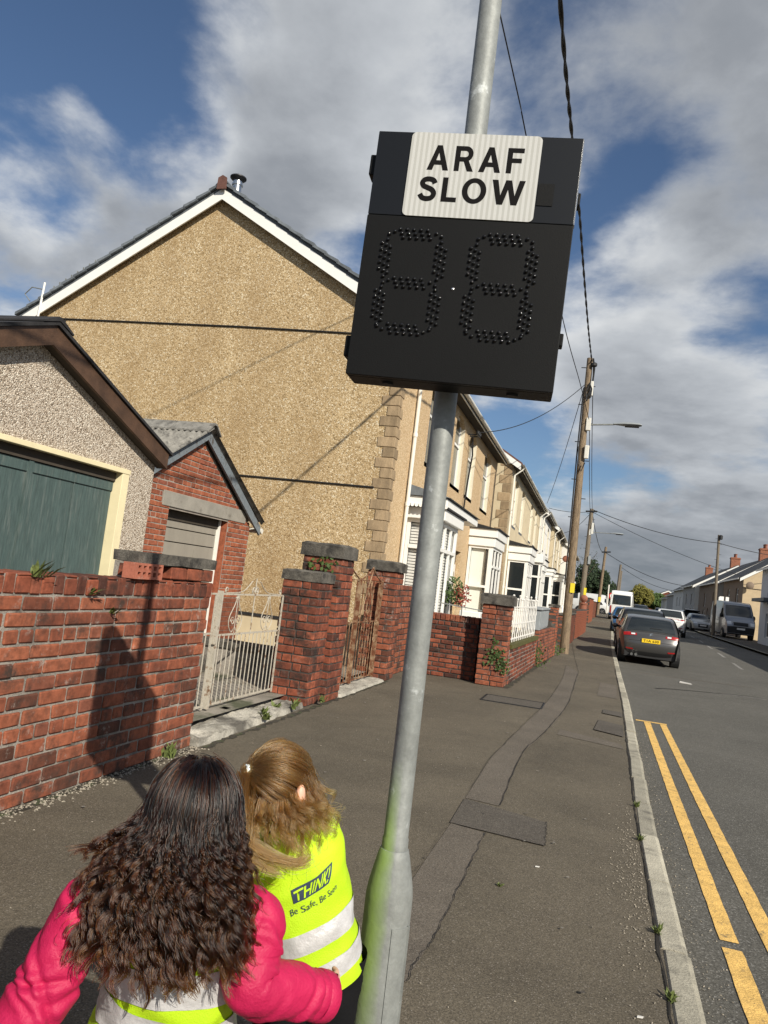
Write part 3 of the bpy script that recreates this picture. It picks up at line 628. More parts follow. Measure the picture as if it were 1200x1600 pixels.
# front garden walls on along the pavement
t=thing('brick_wall','low mossy brick front wall beneath the white railings beside the corner pillar','wall',(-1.25,15.3,0))
MB().prism([(-1.52,13.19,-.1),(-1.33,13.19,-.1),(-1.20,17.55,-.1),(-1.40,17.55,-.1)],(0,0,.70)).build('mortar',K['mortar'],t)
d=Vector((.13,4.36,0)).normalized(); nn=Vector((d.y,-d.x,0))
courses(t,(-1.318,13.20,0),d,nn,4.34,.60,K['brick_dark'],course=.075,bl=.235,headers=(3,))
MB().prism([(-1.54,13.19,.602),(-1.30,13.19,.602),(-1.17,17.55,.602),(-1.41,17.55,.602)],(0,0,.075)).build('coping',K['moss'],t)
def front_wall(label,x0,y0,x1,y1,h,mat,cap=None,pieces=True,cs=.078,th=.22,cat='wall'):
    t=thing('brick_wall',label,cat,((x0+x1)/2-.1,(y0+y1)/2,gz((y0+y1)/2))); d=Vector((x1-x0,y1-y0,0)); L=d.length; d.normalize(); nn=Vector((d.y,-d.x,0)); z=gz((y0+y1)/2)
    a=Vector((x0,y0,0))-nn*.012; b=Vector((x1,y1,0))-nn*.012
    MB().prism([(a.x,a.y,z-.2),(b.x,b.y,z-.2),(b.x-nn.x*th,b.y-nn.y*th,z-.2),(a.x-nn.x*th,a.y-nn.y*th,z-.2)],(0,0,h+.19)).build('mortar',K['mortar_dark'],t)
    if pieces: courses(t,(x0,y0,z),d,nn,L,h,K[mat],course=cs,bl=.235,headers=(4,))
    else:
        st=MB(); k=int(h/cs); 
        for i in range(k):
            s=-.118*(i%2)
            while s<L-.05:
                a0=max(0,s); a1=min(L,s+.235); c=Vector((x0,y0,z))+d*((a0+a1)/2)-nn*.05+Vector((0,0,(i+.5)*cs)); st.obox_(c,d,nn,a1-a0-.012,.1,cs-.012); s+=.235
        tag(st.build('brickwork',K[mat],t),kind='stuff')
    # end face towards the viewer
    courses(t,(x0-nn.x*th,y0-nn.y*th,z),nn,-d,th,h,K[mat],course=cs,bl=.22)
    if cap:
        e=.03; c0=Vector((x0,y0,0))+nn*e-d*e; c1=Vector((x1,y1,0))+nn*e
        MB().prism([(c0.x,c0.y,z+h),(c1.x,c1.y,z+h),(c1.x-nn.x*(th+2*e),c1.y-nn.y*(th+2*e),z+h),(c0.x-nn.x*(th+2*e),c0.y-nn.y*(th+2*e),z+h)],(0,0,cap)).build('coping',K['coping'],t,bevel=.01)
    return t
front_wall('low red brick wall with dark damp patch under the grey cabinet',-1.17,17.75,-1.02,21.3,.78,'brick')
front_wall('upright red brick pillar with grey cap behind the grey cabinet',-1.01,21.5,-.99,22.1,1.32,'brick_orange',.07,cat='pillar')
front_wall('brick garden wall beyond the timber pole with a stone vent block',-.94,24.2,-.74,30.5,1.05,'brick',.05,pieces=False)
front_wall('brick garden wall near the second pole with stepped end',-.72,31.0,-.42,40.0,1.15,'brick_orange',.0,pieces=False)
front_wall('taller far brick pillar wall before the bus stop end of the terrace',-.45,52.0,-.25,60.0,1.6,'brick_orange',.06,pieces=False)
front_wall('far brick wall where the terrace ends by the white car',-.30,66.0,.05,74.0,1.35,'brick',.05,pieces=False)
tag(MB().lathe((-.74,46,gz(46)),[(.20,-.1),(.20,1.25),(.24,1.27),(.24,1.36),(.10,1.38)]+[(.22*math.sin(a),1.60-.22*math.cos(a)) for a in (.6,1.0,1.4,1.8,2.2,2.6,3.0)],16).build('gate_post_ball',K['terracotta'],None,smooth=True),'round reddish stone ball on a stub post along the far front walls','gate post')
# perforated brick left on the wall top: real holes
def facade(mb,P,a0,a1,b0,b1,holes,depth,arch=0):
    A=sorted({a0,a1,*[h[0] for h in holes],*[h[1] for h in holes]}); B=sorted({b0,b1,*[h[2] for h in holes],*[h[3] for h in holes]})
    for i in range(len(A)-1):
        for j in range(len(B)-1):
            ca=(A[i]+A[i+1])/2; cb=(B[j]+B[j+1])/2
            if any(h[0]<ca<h[1] and h[2]<cb<h[3] for h in holes): continue
            mb.add([P(A[i],B[j],0),P(A[i+1],B[j],0),P(A[i+1],B[j+1],0),P(A[i],B[j+1],0)],[(0,1,2,3)])
    for h in holes:
        l,r,bt,tp=h[:4]; ar=h[4] if len(h)>4 else 0
        edges=[((l,bt),(r,bt)),((l,bt),(l,tp-ar)),((r,bt),(r,tp-ar))]
        if not ar: edges.append(((l,tp),(r,tp)))
        for p,q in edges: mb.add([P(*p,0),P(*q,0),P(*q,-depth),P(*p,-depth)],[(0,1,2,3)])
        if ar:
            n=8; pts=[(lerp(l,r,k/n), tp-ar*(abs(2*k/n-1))**2) for k in range(n+1)]
            for (pa,pb),(qa,qb) in zip(pts,pts[1:]):
                mb.add([P(pa,pb,0),P(qa,qb,0),P(qa,tp,0),P(pa,tp,0)],[(0,1,2,3)])
                mb.add([P(pa,pb,0),P(qa,qb,0),P(qa,qb,-depth),P(pa,pb,-depth)],[(0,1,2,3)])
pb=MB(); hs=[(.03+k*.062,.03+k*.062+.036,zz,zz+.030) for k in range(5) for zz in (.018,.062)]
P=lambda a,b,d: (-2.965+d,4.52+a,1.312+b)
facade(pb,P,0,.335,0,.108,hs,.075)
pb.add([P(0,0,0),P(.335,0,0),P(.335,0,-.1),P(0,0,-.1)],[(0,1,2,3)]); pb.add([P(0,.108,0),P(.335,.108,0),P(.335,.108,-.1),P(0,.108,-.1)],[(0,1,2,3)])
pb.add([P(0,0,0),P(0,.108,0),P(0,.108,-.1),P(0,0,-.1)],[(0,1,2,3)]); pb.add([P(.335,0,0),P(.335,.108,0),P(.335,.108,-.1),P(.335,0,-.1)],[(0,1,2,3)])
pb.add([P(0,0,-.1),P(.335,0,-.1),P(.335,.108,-.1),P(0,.108,-.1)],[(0,1,2,3)])
K['airbrick']=M('air_brick_clay',(.36,.12,.075),.85,.2,12,.4,60,dirt=(.42,.27,.22),dscale=9,dthr=.58)
tag(pb.build('air_brick',K['airbrick'],None),'loose perforated clay brick lying on the wall top beside the grey coping','brick')

# ------------------------------------------------------------------ gate openings
def rough_slab(name,poly,z,mat,amp=.03,seed=0,res=.07):
    xs=[p[0] for p in poly]; yy=[p[1] for p in poly]; n=max(4,int((max(yy)-min(yy))/res)); m=max(4,int((max(xs)-min(xs))/res)); rows=[]
    for i in range(n+1):
        row=[]
        for j in range(m+1):
            # bilinear over the four corners
            s,t_=j/m,i/n; a=Vector(poly[0]).lerp(Vector(poly[1]),s); b=Vector(poly[3]).lerp(Vector(poly[2]),s); p=a.lerp(b,t_)
            h=mnoise.fractal(Vector((p.x*5+seed,p.y*5,0)),.75,2.0,6)*amp*.7; edge=min(s,1-s)*m<.5 or min(t_,1-t_)*n<.5
            row.append((p.x+mnoise.noise(Vector((p.y*6,seed,0)))*.03*(j in(0,m)),p.y,(z+h) if not edge else -.02))
        rows.append(row)
    mb=MB(); mb.grid(rows); return tag(mb.build(name,mat,None,smooth=True),kind='structure')
rough_slab('threshold',[(-3.55,5.72),(-2.94,5.72),(-2.99,8.14),(-3.55,8.14)],.05,K['concrete'],.05,1,.022)
rough_slab('threshold',[(-3.50,9.17),(-2.90,9.17),(-2.92,11.3),(-3.50,11.3)],.035,K['concrete'],.03,5,.03)
# yard behind, with its paved path
mb=MB(); mb.grid([[(lerp(-16,-3.24,i/10),y,.10 if x_ else .10) for i in range(11) for x_ in (1,)] for y in [-4,0,2,4,6,8,10,12,13.0]]); tag(mb.build('yard',K['yard'],None),kind='structure')
path=tag(bpy.data.objects.new('yard_path',None),kind='structure'); COL.objects.link(path); WL['yard_path']=Vector((0,0,0))
for i in range(7):
    for j in range(6):
        x=-3.62-i*.33; y=5.75+j*.42; mb=MB().box(x-.316,x,y,y+.406,.06,.125+rb.uniform(-.006,.006)); mb.build('slab',K['slab'],path,bevel=.006)
# low stone-topped retaining step in the yard
t=thing('low_wall','low stone-topped retaining wall in the yard seen through the white gate bars','wall',(-4.6,9.2,.1))
MB().box(-5.9,-3.6,8.95,9.3,.05,.42).build('wall_body',K['mortar'],t)
for i in range(6): coping_block(t,-5.9+i*.38,-5.9+i*.38+.37,8.92,9.34,.42,.49,20+i,'stone',False)
def spiral(c,r,turns,a0,sgn=1,n=26,shrink=.25): 
    return [(c[0]+r*lerp(1,shrink,i/n)*math.cos(a0+sgn*turns*2*math.pi*i/n), c[1]+r*lerp(1,shrink,i/n)*math.sin(a0+sgn*turns*2*math.pi*i/n)) for i in range(n+1)]
def gate_leaf(root, x, ya, yb, z0, zm, zt, nb, mat, lyres, r=.0058, stile='a', stile_w=.05):
    """a flat wrought leaf in the plane x: rails, stiles, bars, lyre scrolls"""
    P3=lambda p:(x,p[0],p[1])
    for z,w in ((z0,.018),(zm,.018),(zt,.016)): MB().bar((x,ya,z),(x,yb,z),.012,w).build('rail',mat,root)
    for k,yy in (('a',ya),('b',yb)):
        w=stile_w if k==stile else .016
        MB().bar((x,yy,z0-.03),(x,yy,zt+(.03 if k==stile else 0)),w,w if k!=stile else .035).build('stile',mat,root)
    for i in range(1,nb+1):
        yy=lerp(ya,yb,i/(nb+1)); MB().tube([(x,yy,z0),(x,yy,zm)],r,6).build('bar',mat,root)
    for yc in lyres:
        h=zt-zm; mb=MB()
        for s in (-1,1):
            pts=[(yc+s*.012,zt-.01),(yc+s*.05,zt-.10*h/.38),(yc+s*.135,zm+.17),(yc+s*.13,zm+.08),(yc+s*.06,zm+.02),(yc+s*.02,zm+.06)]
            mb.tube([P3(p) for p in catmull(pts,24)],r*.8,6)
            mb.tube([P3(p) for p in spiral((yc+s*.06,zm+.125),.045,1.3,0 if s>0 else math.pi,s)],r*.8,6)
            mb.tube([P3(p) for p in spiral((yc+s*.03,zt-.03),.02,1.0,math.pi/2,s,14)],r*.7,6)
        mb.tube([(x,yc,zm),(x,yc,zt)],r*.8,6); mb.build('scroll',mat,root)
g=thing('iron_gate','flaking white wrought iron gate with lyre scrolls between brick wall and short pier','gate',(-3.4,7,.06),'wrought iron yard gates')
gate_leaf(g,-3.40,6.62,8.13,.15,.80,1.19,15,K['iron_white'],(7.0,7.75))
gate_leaf(g,-3.40,5.74,6.54,.15,.82,1.19,7,K['iron_white'],(6.15,),stile='x')
mb=MB()
for c,s in (((7.38,1.19),1),):
    for q in (-1,1):
        mb.tube([(-3.4,p[0],p[1]) for p in spiral((c[0]+q*.035,1.235),.04,1.3,-math.pi/2,q,20)],.006,6)
        mb.tube([(-3.4,p[0],p[1]) for p in catmull([(c[0]+q*.09,1.33),(c[0]+q*.3,1.22),(c[0]+q*.66,1.20)],14)],.005,6)
        mb.tube([(-3.4,p[0],p[1]) for p in spiral((c[0]+q*.64,1.23),.035,1.2,-math.pi/2,q,18)],.006,6)
mb.tube([(-3.4,7.38,.80),(-3.4,7.38,1.36)],.006,6); mb.build('crest',K['iron_white'],g)
MB().box(-3.43,-3.37,6.575,6.60,.72,.96).build('latch',K['iron_white'],g)
g=thing('iron_gate','rusty double iron gate with peeling cream paint between the two brick piers','gate',(-3.15,10.2,.04),'wrought iron yard gates')
for ya,yb,nb in ((9.2,10.18,7),(10.24,11.27,7)):
    gate_leaf(g,-3.15,ya,yb,.08,.88,1.46,nb,K['iron_rust'],(lerp(ya,yb,.5),),r=.0075,stile='b',stile_w=.06)
    for i in range(1,nb+1,2):
        yy=lerp(ya,yb,i/(nb+1)); MB().tube([(-3.15,yy,.88),(-3.15,yy,1.46)],.0075,6).build('bar',K['iron_rust'],g)
    mb=MB(); m=lerp(ya,yb,.5); mb.tube([(-3.15,ya,1.46),(-3.15,m-.1,1.60),(-3.15,m,1.66),(-3.15,m+.12,1.58),(-3.15,yb,1.46)],.011,6); mb.tube([(-3.15,ya+.1,.92),(-3.15,m,1.62)],.010,6); mb.build('crest',K['iron_rust'],g)
# white railings over the low wall and the grey cabinet
g=thing('garden_railing','ornate white iron railings fixed on the low mossy front wall','railing',(-1.3,15.3,.68))
for z in (.74,1.0,1.30): MB().bar((-1.40,13.25,z),(-1.27,17.4,z),.022).build('rail',K['rail_white'],g)
for i in range(15):
    f=i/14; x=lerp(-1.40,-1.27,f); y=lerp(13.27,17.38,f); h=1.42+.06*(i%3==1)
    mb=MB(); mb.tube([(x,y,.68),(x,y,h)],.010,6); mb.sphere((x,y,h+.02),.022,6,4)
    if i%2==0:
        mb.tube([(x,y+p[0],p[1]) for p in spiral((.05,.87),.055,1.2,math.pi,1,14)],.008,5); mb.tube([(x,y+p[0],p[1]) for p in spiral((.05,1.15),.055,1.2,math.pi,-1,14)],.010,5)
    mb.build('baluster',K['rail_white'],g)
c=thing('utility_cabinet','pale grey street utility cabinet standing on the low front wall','cabinet',(-1.2,19.5,.78))
MB().box(-1.48,-1.20,18.0,20.9,.78,1.24).build('cabinet_body',K['plastic_grey'],c,bevel=.012)
MB().prism([(-1.52,17.96,1.241),(-1.16,17.96,1.241),(-1.16,20.94,1.241),(-1.52,20.94,1.241)],(0,0,.05)).build('cabinet_lid',K['plastic_grey'],c,bevel=.01)
for a in (18.05,19.02,19.98): MB().box(-1.199,-1.186,a,a+.9,.82,1.21).build('cabinet_door',K['plastic_grey'],c,bevel=.006)

# ------------------------------------------------------------------ buildings
def win(parent, P, a0,a1,b0,b1, fw=.06, frame='upvc', pane='glass', mull=(), trans=(), blind=None, sill=None, slats=False, fd=.05):
    """a window: part with frame bars, panes, blind and sill below it"""
    w=MB(); 
    def bx(u0,u1,v0,v1,d0,d1,mb): 
        c=[P(u,v,d) for d in (d0,d1) for (u,v) in ((u0,v0),(u1,v0),(u1,v1),(u0,v1))]; mb.add(c,[(3,2,1,0),(4,5,6,7),(0,1,5,4),(1,2,6,5),(2,3,7,6),(3,0,4,7)])
    us=[a0]+sorted(mull)+[a1]; vs=[b0]+sorted(trans)+[b1]
    bx(a0,a1,b0,b0+fw,-fd,.0,w); bx(a0,a1,b1-fw,b1,-fd,.0,w); bx(a0,a0+fw,b0+fw,b1-fw,-fd,.0,w); bx(a1-fw,a1,b0+fw,b1-fw,-fd,.0,w)
    for m in mull: bx(m-fw*.6,m+fw*.6,b0+fw,b1-fw,-fd,-.003,w)
    for t_ in trans: bx(a0+fw,a1-fw,t_-fw*.5,t_+fw*.5,-fd,.008,w)
    o=w.build('window',K[frame],parent)
    q=MB(); bx(a0+fw*.5,a1-fw*.5,b0+fw*.5,b1-fw*.5,-fd*.75,-fd*.55,q); q.build('pane',K[pane],o)
    if blind:
        q=MB()
        if slats:
            v=b0+fw
            while v<b1-fw: bx(a0+fw,a1-fw,v,v+.044,-fd-.05,-fd-.042,q); v+=.058
            tag(q.build('blind_slats',K[blind],o),kind='stuff')
        else: bx(a0+fw,a1-fw,b0+fw,b1-fw,-fd-.06,-fd-.05,q); q.build('blind',K[blind],o)
    if pane=='glass_see' and (slats or not blind):
        q=MB(); bx(a0,a1,b0,b1,-fd-.16,-fd-.12,q); q.build('room_back',K['room'],o)
    if sill:
        q=MB(); bx(a0-.06,a1+.06,b0-.10,b0-.004,-fd,.10,q); q.build('sill',K[sill],o)
    return o
def bay(parent, xf, ya, yb, proj, z0, zt, fh=.42, pane='glass_see', blind='blind', slats=False, steps=2, over=.10, sideblind=None, base='upvc'):
    b=empty('bay_window',parent,(xf+proj/2,(ya+yb)/2,z0)); zw=zt-fh
    PA=lambda a,v,d:(xf+a,ya-d,v); PF=lambda a,v,d:(xf+proj+d,a,v); PB=lambda a,v,d:(xf+a,yb+d,v)
    zs=z0+.62
    MB().box(xf,xf+proj-.02,ya+.02,yb-.02,z0,zs).build('apron',K[base],b)
    h=zw-zs
    win(b,PA,.02,proj-.05,zs,zw,.07,mull=(),trans=(zs+h*.42,) if not slats else (zs+h*.72,),pane=pane,blind=blind,slats=slats)
    mu=[lerp(ya,yb,k/3) for k in (1,2)] if yb-ya>1.5 else [(ya+yb)/2]
    win(b,PF,ya+.05,yb-.05,zs,zw,.07,mull=mu,trans=(zs+h*.72,),pane=pane,blind=blind if slats else None,slats=slats)
    win(b,PB,.02,proj-.05,zs,zw,.07,pane='glass')
    for (xx,y2) in ((xf+proj-.045,ya+.045),(xf+proj-.045,yb-.045)): MB().box(xx-.047,xx+.047,y2-.047,y2+.047,zs,zw).build('corner_post',K['upvc'],b)
    f=MB(); hh=fh/steps
    for k in range(steps):
        e=over*(k+1)/steps; f.box(xf,xf+proj+e,ya-e,yb+e,zw+k*hh+(.012 if k else 0),zw+(k+1)*hh)
        if k<steps-1: pass
    f.build('fascia',K['upvc'],b,bevel=.012)
    MB().prism([(xf,ya-over-.05,zt),(xf+proj+over+.05,ya-over-.05,zt),(xf+proj+over+.05,yb+over+.05,zt),(xf,yb+over+.05,zt)],(0,0,.035)).build('roof',K['felt'],b)
    r=MB(); r.prism([(xf+.005,ya-over,zt+.035),(xf+proj,ya-over,zt+.036),(xf+.005,ya-over,zt+.17)],(0,yb-ya+2*over,0)); r.build('roof',K['felt'],b)
    return b
def gutter(parent,x,y0,y1,z,mat='upvc_old',r=.055):
    mb=MB(); rows=[]
    for y in (y0,y1): rows.append([(x+r*math.cos(a),y,z+r*math.sin(a)) for a in [math.pi+math.pi*k/8 for k in range(9)]])
    mb.grid(rows); mb.box(x-.085,x-.060,y0,y1,z-.10,z+.02)
    k=int((y1-y0)/.9)
    for i in range(k+1):
        y=lerp(y0+.03,y1-.03,i/max(k,1)); mb.grid([[(x+(r+.008)*math.cos(a),yy,z+(r+.008)*math.sin(a)) for a in [math.pi+math.pi*j/8 for j in range(9)]] for yy in (y-.03,y+.03)])
    return mb.build('gutter',K[mat],parent)
def pipe(parent,pts,r=.036,mat='upvc_old',brackets=True):
    mb=MB(); mb.tube(pts,r,10)
    if brackets:
        a,b=Vector(pts[-2]),Vector(pts[-1]); n=int((b-a).length/1.6)
        for i in range(1,n+1):
            p=a.lerp(b,i/(n+1)); mb.tube([p-Vector((0,0,.035)),p+Vector((0,0,.035))],r+.012,10)
    return mb.build('downpipe',K[mat],parent,smooth=True)
def roof_slab(parent,xe,xb,y0,y1,ze,zr,mat='slate',t=.06):
    xm=(xe+xb)/2
    MB().prism([(xe,y0,ze),(xm,y0,zr),(xb,y0,ze),(xb,y0,ze-t),(xm,y0,zr-t),(xe,y0,ze-t)],(0,y1-y0,0)).build('roof',K[mat],parent)
def chimney(parent,x,y,z,w=.55,d=.9,h=1.0,pots=2,mat='chim'):
    c=MB().box(x-w/2,x+w/2,y-d/2,y+d/2,z-.6,z+h); c.box(x-w/2-.05,x+w/2+.05,y-d/2-.05,y+d/2+.05,z+h-.16,z+h-.06); o=c.build('chimney',K[mat],parent)
    for i in range(pots): MB().lathe((x,y-d/2+d*(i+.5)/pots,z+h),[(.13,0),(.12,.30),(.15,.32),(.15,.38),(.10,.38)],12).build('chimney_pot',K['terracotta'],o,smooth=True)
# ------- the pebbledashed garage with teal doors
g=thing('garage','pebbledashed garage with faded teal double doors and brown bargeboards','garage',(-7,5.64,.1))
GX=-5.0; ya,yb,yr,ze,zr=3.58,7.70,5.64,2.50,3.30
fm=MB(); P=lambda a,b,d:(GX+d,a,b)
facade(fm,P,ya,yb,.05,2.42,[(4.40,7.17,.05,2.33)],.16)
fm.add([(GX,ya,2.42),(GX,yb,2.42),(GX,yb,2.50),(GX,yr,3.275),(GX,ya,2.50)],[(0,1,2,3,4)])
fm.build('wall',K['pinkgrey'],g,recal=True)
MB().box(-9.5,GX-.004,yb-.2,yb-.002,.05,2.50).build('wall',K['pinkgrey'],g); MB().box(-9.5,GX-.004,ya+.002,ya+.2,.05,2.50).build('wall',K['pinkgrey'],g); MB().prism([(-9.5,ya,.05),(-9.5,yb,.05),(-9.5,yb,2.45),(-9.5,yr,3.2),(-9.5,ya,2.45)],(.15,0,0)).build('wall',K['pinkgrey'],g)
fr=empty('door_frame',g,(GX,5.8,.1))
MB().box(GX-.15,GX+.035,4.36,7.215,2.300,2.350).build('head',K['cream_paint'],fr,bevel=.004)
MB().box(GX-.15,GX+.03,7.085,7.205,.06,2.298).build('jamb',K['cream_paint'],fr,bevel=.004); MB().box(GX-.15,GX+.03,4.38,4.48,.06,2.298).build('jamb',K['cream_paint'],fr,bevel=.004)
MB().box(GX-.15,GX-.05,4.49,7.08,2.205,2.297).build('head_board',K['soffit_dark'],fr)
for i,(a,b) in enumerate(((4.49,5.13),(5.145,5.815),(5.845,6.46),(6.475,7.08))):
    d=MB().box(GX-.13,GX-.085,a,b,.10,2.20); 
    o=d.build('door',K['teal'],g); 
    s=MB().box(GX-.084,GX-.070,a+.0,b,2.10,2.195); s.box(GX-.084,GX-.070,a,b,.12,.24); s.build('door_rail',K['teal'],o)
MB().box(GX-.084,GX-.060,5.80,5.86,.10,2.20).build('cover_strip',K['teal'],g)
def rake(parent,name,mat,x0,x1,ypk,zpk,yend,zend,w,drop=0.0):
    MB().prism([(x0,ypk,zpk-drop),(x0,yend,zend-drop),(x0,yend,zend-drop-w),(x0,ypk,zpk-drop-w*1.07)],(x1-x0,0,0)).build(name,K[mat],parent)
for ye in (7.74,3.54):
    rake(g,'bargeboard','barge_brown',GX+.10,GX+.135,yr,3.415,ye,2.635,.168)
    rake(g,'soffit','soffit_dark',GX+.002,GX+.10,yr,3.275,ye,2.495,.03)
    MB().prism([(GX+.16,yr,3.452),(GX+.16,ye+(.05 if ye>5 else -.05),2.655),(GX+.16,ye+(.05 if ye>5 else -.05),2.625),(GX+.16,yr,3.418)],(-4.7,0,0)).build('roof',K['felt'],g)
fm=MB(); fm.prism([(GX+.17,yr-.20,3.385),(GX+.17,yr,3.455),(GX+.17,yr+.20,3.385),(GX+.17,yr+.20,3.40),(GX+.17,yr+.02,3.49),(GX+.17,yr-.02,3.49),(GX+.17,yr-.20,3.40)],(-4.7,0,0)); fm.build('ridge_cap',K['felt'],g)
for k in range(0): MB().prism([(GX+.215,lerp(yr,7.98,k/9)-.01,lerp(3.485,2.585,k/9)+.012),(GX+.215,lerp(yr,7.98,(k+1)/9)+.03,lerp(3.485,2.585,(k+1)/9)+.002),(GX+.215,lerp(yr,7.98,(k+1)/9)+.03,lerp(3.485,2.585,(k+1)/9)-.014),(GX+.215,lerp(yr,7.98,k/9)-.01,lerp(3.485,2.585,k/9)-.004)],(-.5,0,0)).build('felt_strip',K['felt'],g)
# ------- the brick outbuilding
h=thing('brick_outbuilding','small red brick outbuilding with grey boarded door and corrugated roof beside the tan gable','shed',(-7,10.06,.1))
OX=-5.7; oa,ob,orr=8.0,11.82,9.90; oze,ozr=2.12,3.235; dl,dr,dt=9.27,11.03,2.15
st=MB(); ck=.0745; z=.10; i=0
while z<3.22:
    zc=z+ck/2; half=(ob-orr)*(1-max(0,zc+ck*.5-oze)/(ozr-oze)) if zc>oze else (ob-orr)
    spans=[(orr-half,orr+half)]
    if zc<dt: spans=[(oa,dl),(dr,ob)]
    elif zc<dt+.205: spans=[(oa,9.065),(11.605,min(ob,orr+half))]
    for lo,hi in spans:
        hd=i%7==4; bl=.116 if hd else .232; s_=lo-bl*(.5*(i%2)+.2)
        while s_<hi-.02:
            a0,a1=max(s_,lo),min(s_+bl,hi)
            if a1-a0>.035:
                c=Vector((OX,(a0+a1)/2,zc))
                if z<.85 or ((a0+a1)/2<8.9 and z<1.5): st.obox_(c-Vector((.05,0,0)),(0,1,0),(1,0,0),a1-a0-.010,.1,ck-.010)
                else: lay(h,c,(0,1,0),(1,0,0),a1-a0-.010,.10,ck-.010,K['brick_orange'])
            s_+=bl
    z+=ck; i+=1
tag(st.build('brickwork',K['brick_orange'],h),kind='stuff')
m=MB(); 
facade(m,lambda a,b,d:(OX-.008+d,a,b),oa,ob,.05,oze,[(dl,dr,.05,2.13)],.2); m.add([(OX-.008,oa,oze),(OX-.008,ob,oze),(OX-.008,orr,ozr)],[(0,1,2)]); m.build('mortar',K['mortar_pale'],h)
MB().box(-9.2,OX-.10,ob-.2,ob-.012,.05,oze).build('wall',K['brick_orange'],h); MB().box(-9.2,OX-.10,oa,oa+.2,.05,oze).build('wall',K['brick_orange'],h)
MB().prism([(-9.2,oa,.05),(-9.2,ob,.05),(-9.2,ob,oze),(-9.2,orr,ozr),(-9.2,oa,oze)],(.15,0,0)).build('wall',K['brick_orange'],h)
coping=MB().box(OX-.1,OX+.012,9.07,11.60,dt+.0,dt+.205).build('lintel',K['lintel'],h,bevel=.006)
dd=empty('door',h,(OX-.16,10.15,.1)); z=.12
MB().box(OX-.20,OX-.185,dl,dr,.1,dt).build('backing',K['soffit_dark'],dd)
while z<1.92: MB().box(OX-.183,OX-.15,dl+.05,dr-.08,z,min(z+.182,1.985)).build('board',K['door_grey'],dd,bevel=.004); z+=.196
MB().box(OX-.183,OX-.13,dl+.05,dr-.08,1.99,dt-.001).build('head_board',K['soffit_dark'],dd)
MB().box(OX-.18,OX-.10,dr-.078,dr-.046,.1,dt-.02).build('jamb',K['upvc_old'],dd); MB().box(OX-.199,OX-.013,dr-.008,dr-.001,.1,dt-.002).build('reveal',K['brick_orange'],h)
def corrugated(parent,x0,x1,ypk,zpk,yend,zend,pitch=.095,amp=.024):
    n=int(abs(x1-x0)/pitch*8); rows=[]
    for (y,z) in ((ypk,zpk),(lerp(ypk,yend,.5),lerp(zpk,zend,.5)-.006),(yend,zend)): rows.append([(lerp(x0,x1,i/n),y,z+amp*math.sin(i/8*2*math.pi)) for i in range(n+1)])
    rows2=[[(a,b,c-.012) for a,b,c in r] for r in rows[::-1]]
    MB().grid(rows+rows2).build('roof_sheet',K['asbestos'],parent,smooth=True)
corrugated(h,OX+.16,-9.3,orr,3.39,12.06,2.22); corrugated(h,OX+.16,-9.3,orr,3.39,7.74,2.22)
for k in range(6):
    mb=MB(); a=OX+.18-k*.62; mb.prism([(a,orr-.20,3.295),(a,orr-.03,3.43),(a,orr+.03,3.43),(a,orr+.20,3.295),(a,orr+.2,3.32),(a,orr+.035,3.46),(a,orr-.035,3.46),(a,orr-.2,3.32)],(-.61,0,0)); mb.build('ridge_piece',K['asbestos'],h)
rake(h,'bargeboard','barge_grey',OX+.055,OX+.09,orr,3.375,12.04,2.15,.150); rake(h,'bargeboard','barge_grey',OX+.055,OX+.09,orr,3.375,7.76,2.15,.150)
MB().tube([(OX+.10,12.10,2.08),(-9.0,12.10,2.10)],.045,10).build('gutter',K['plastic_white'],h,smooth=True)
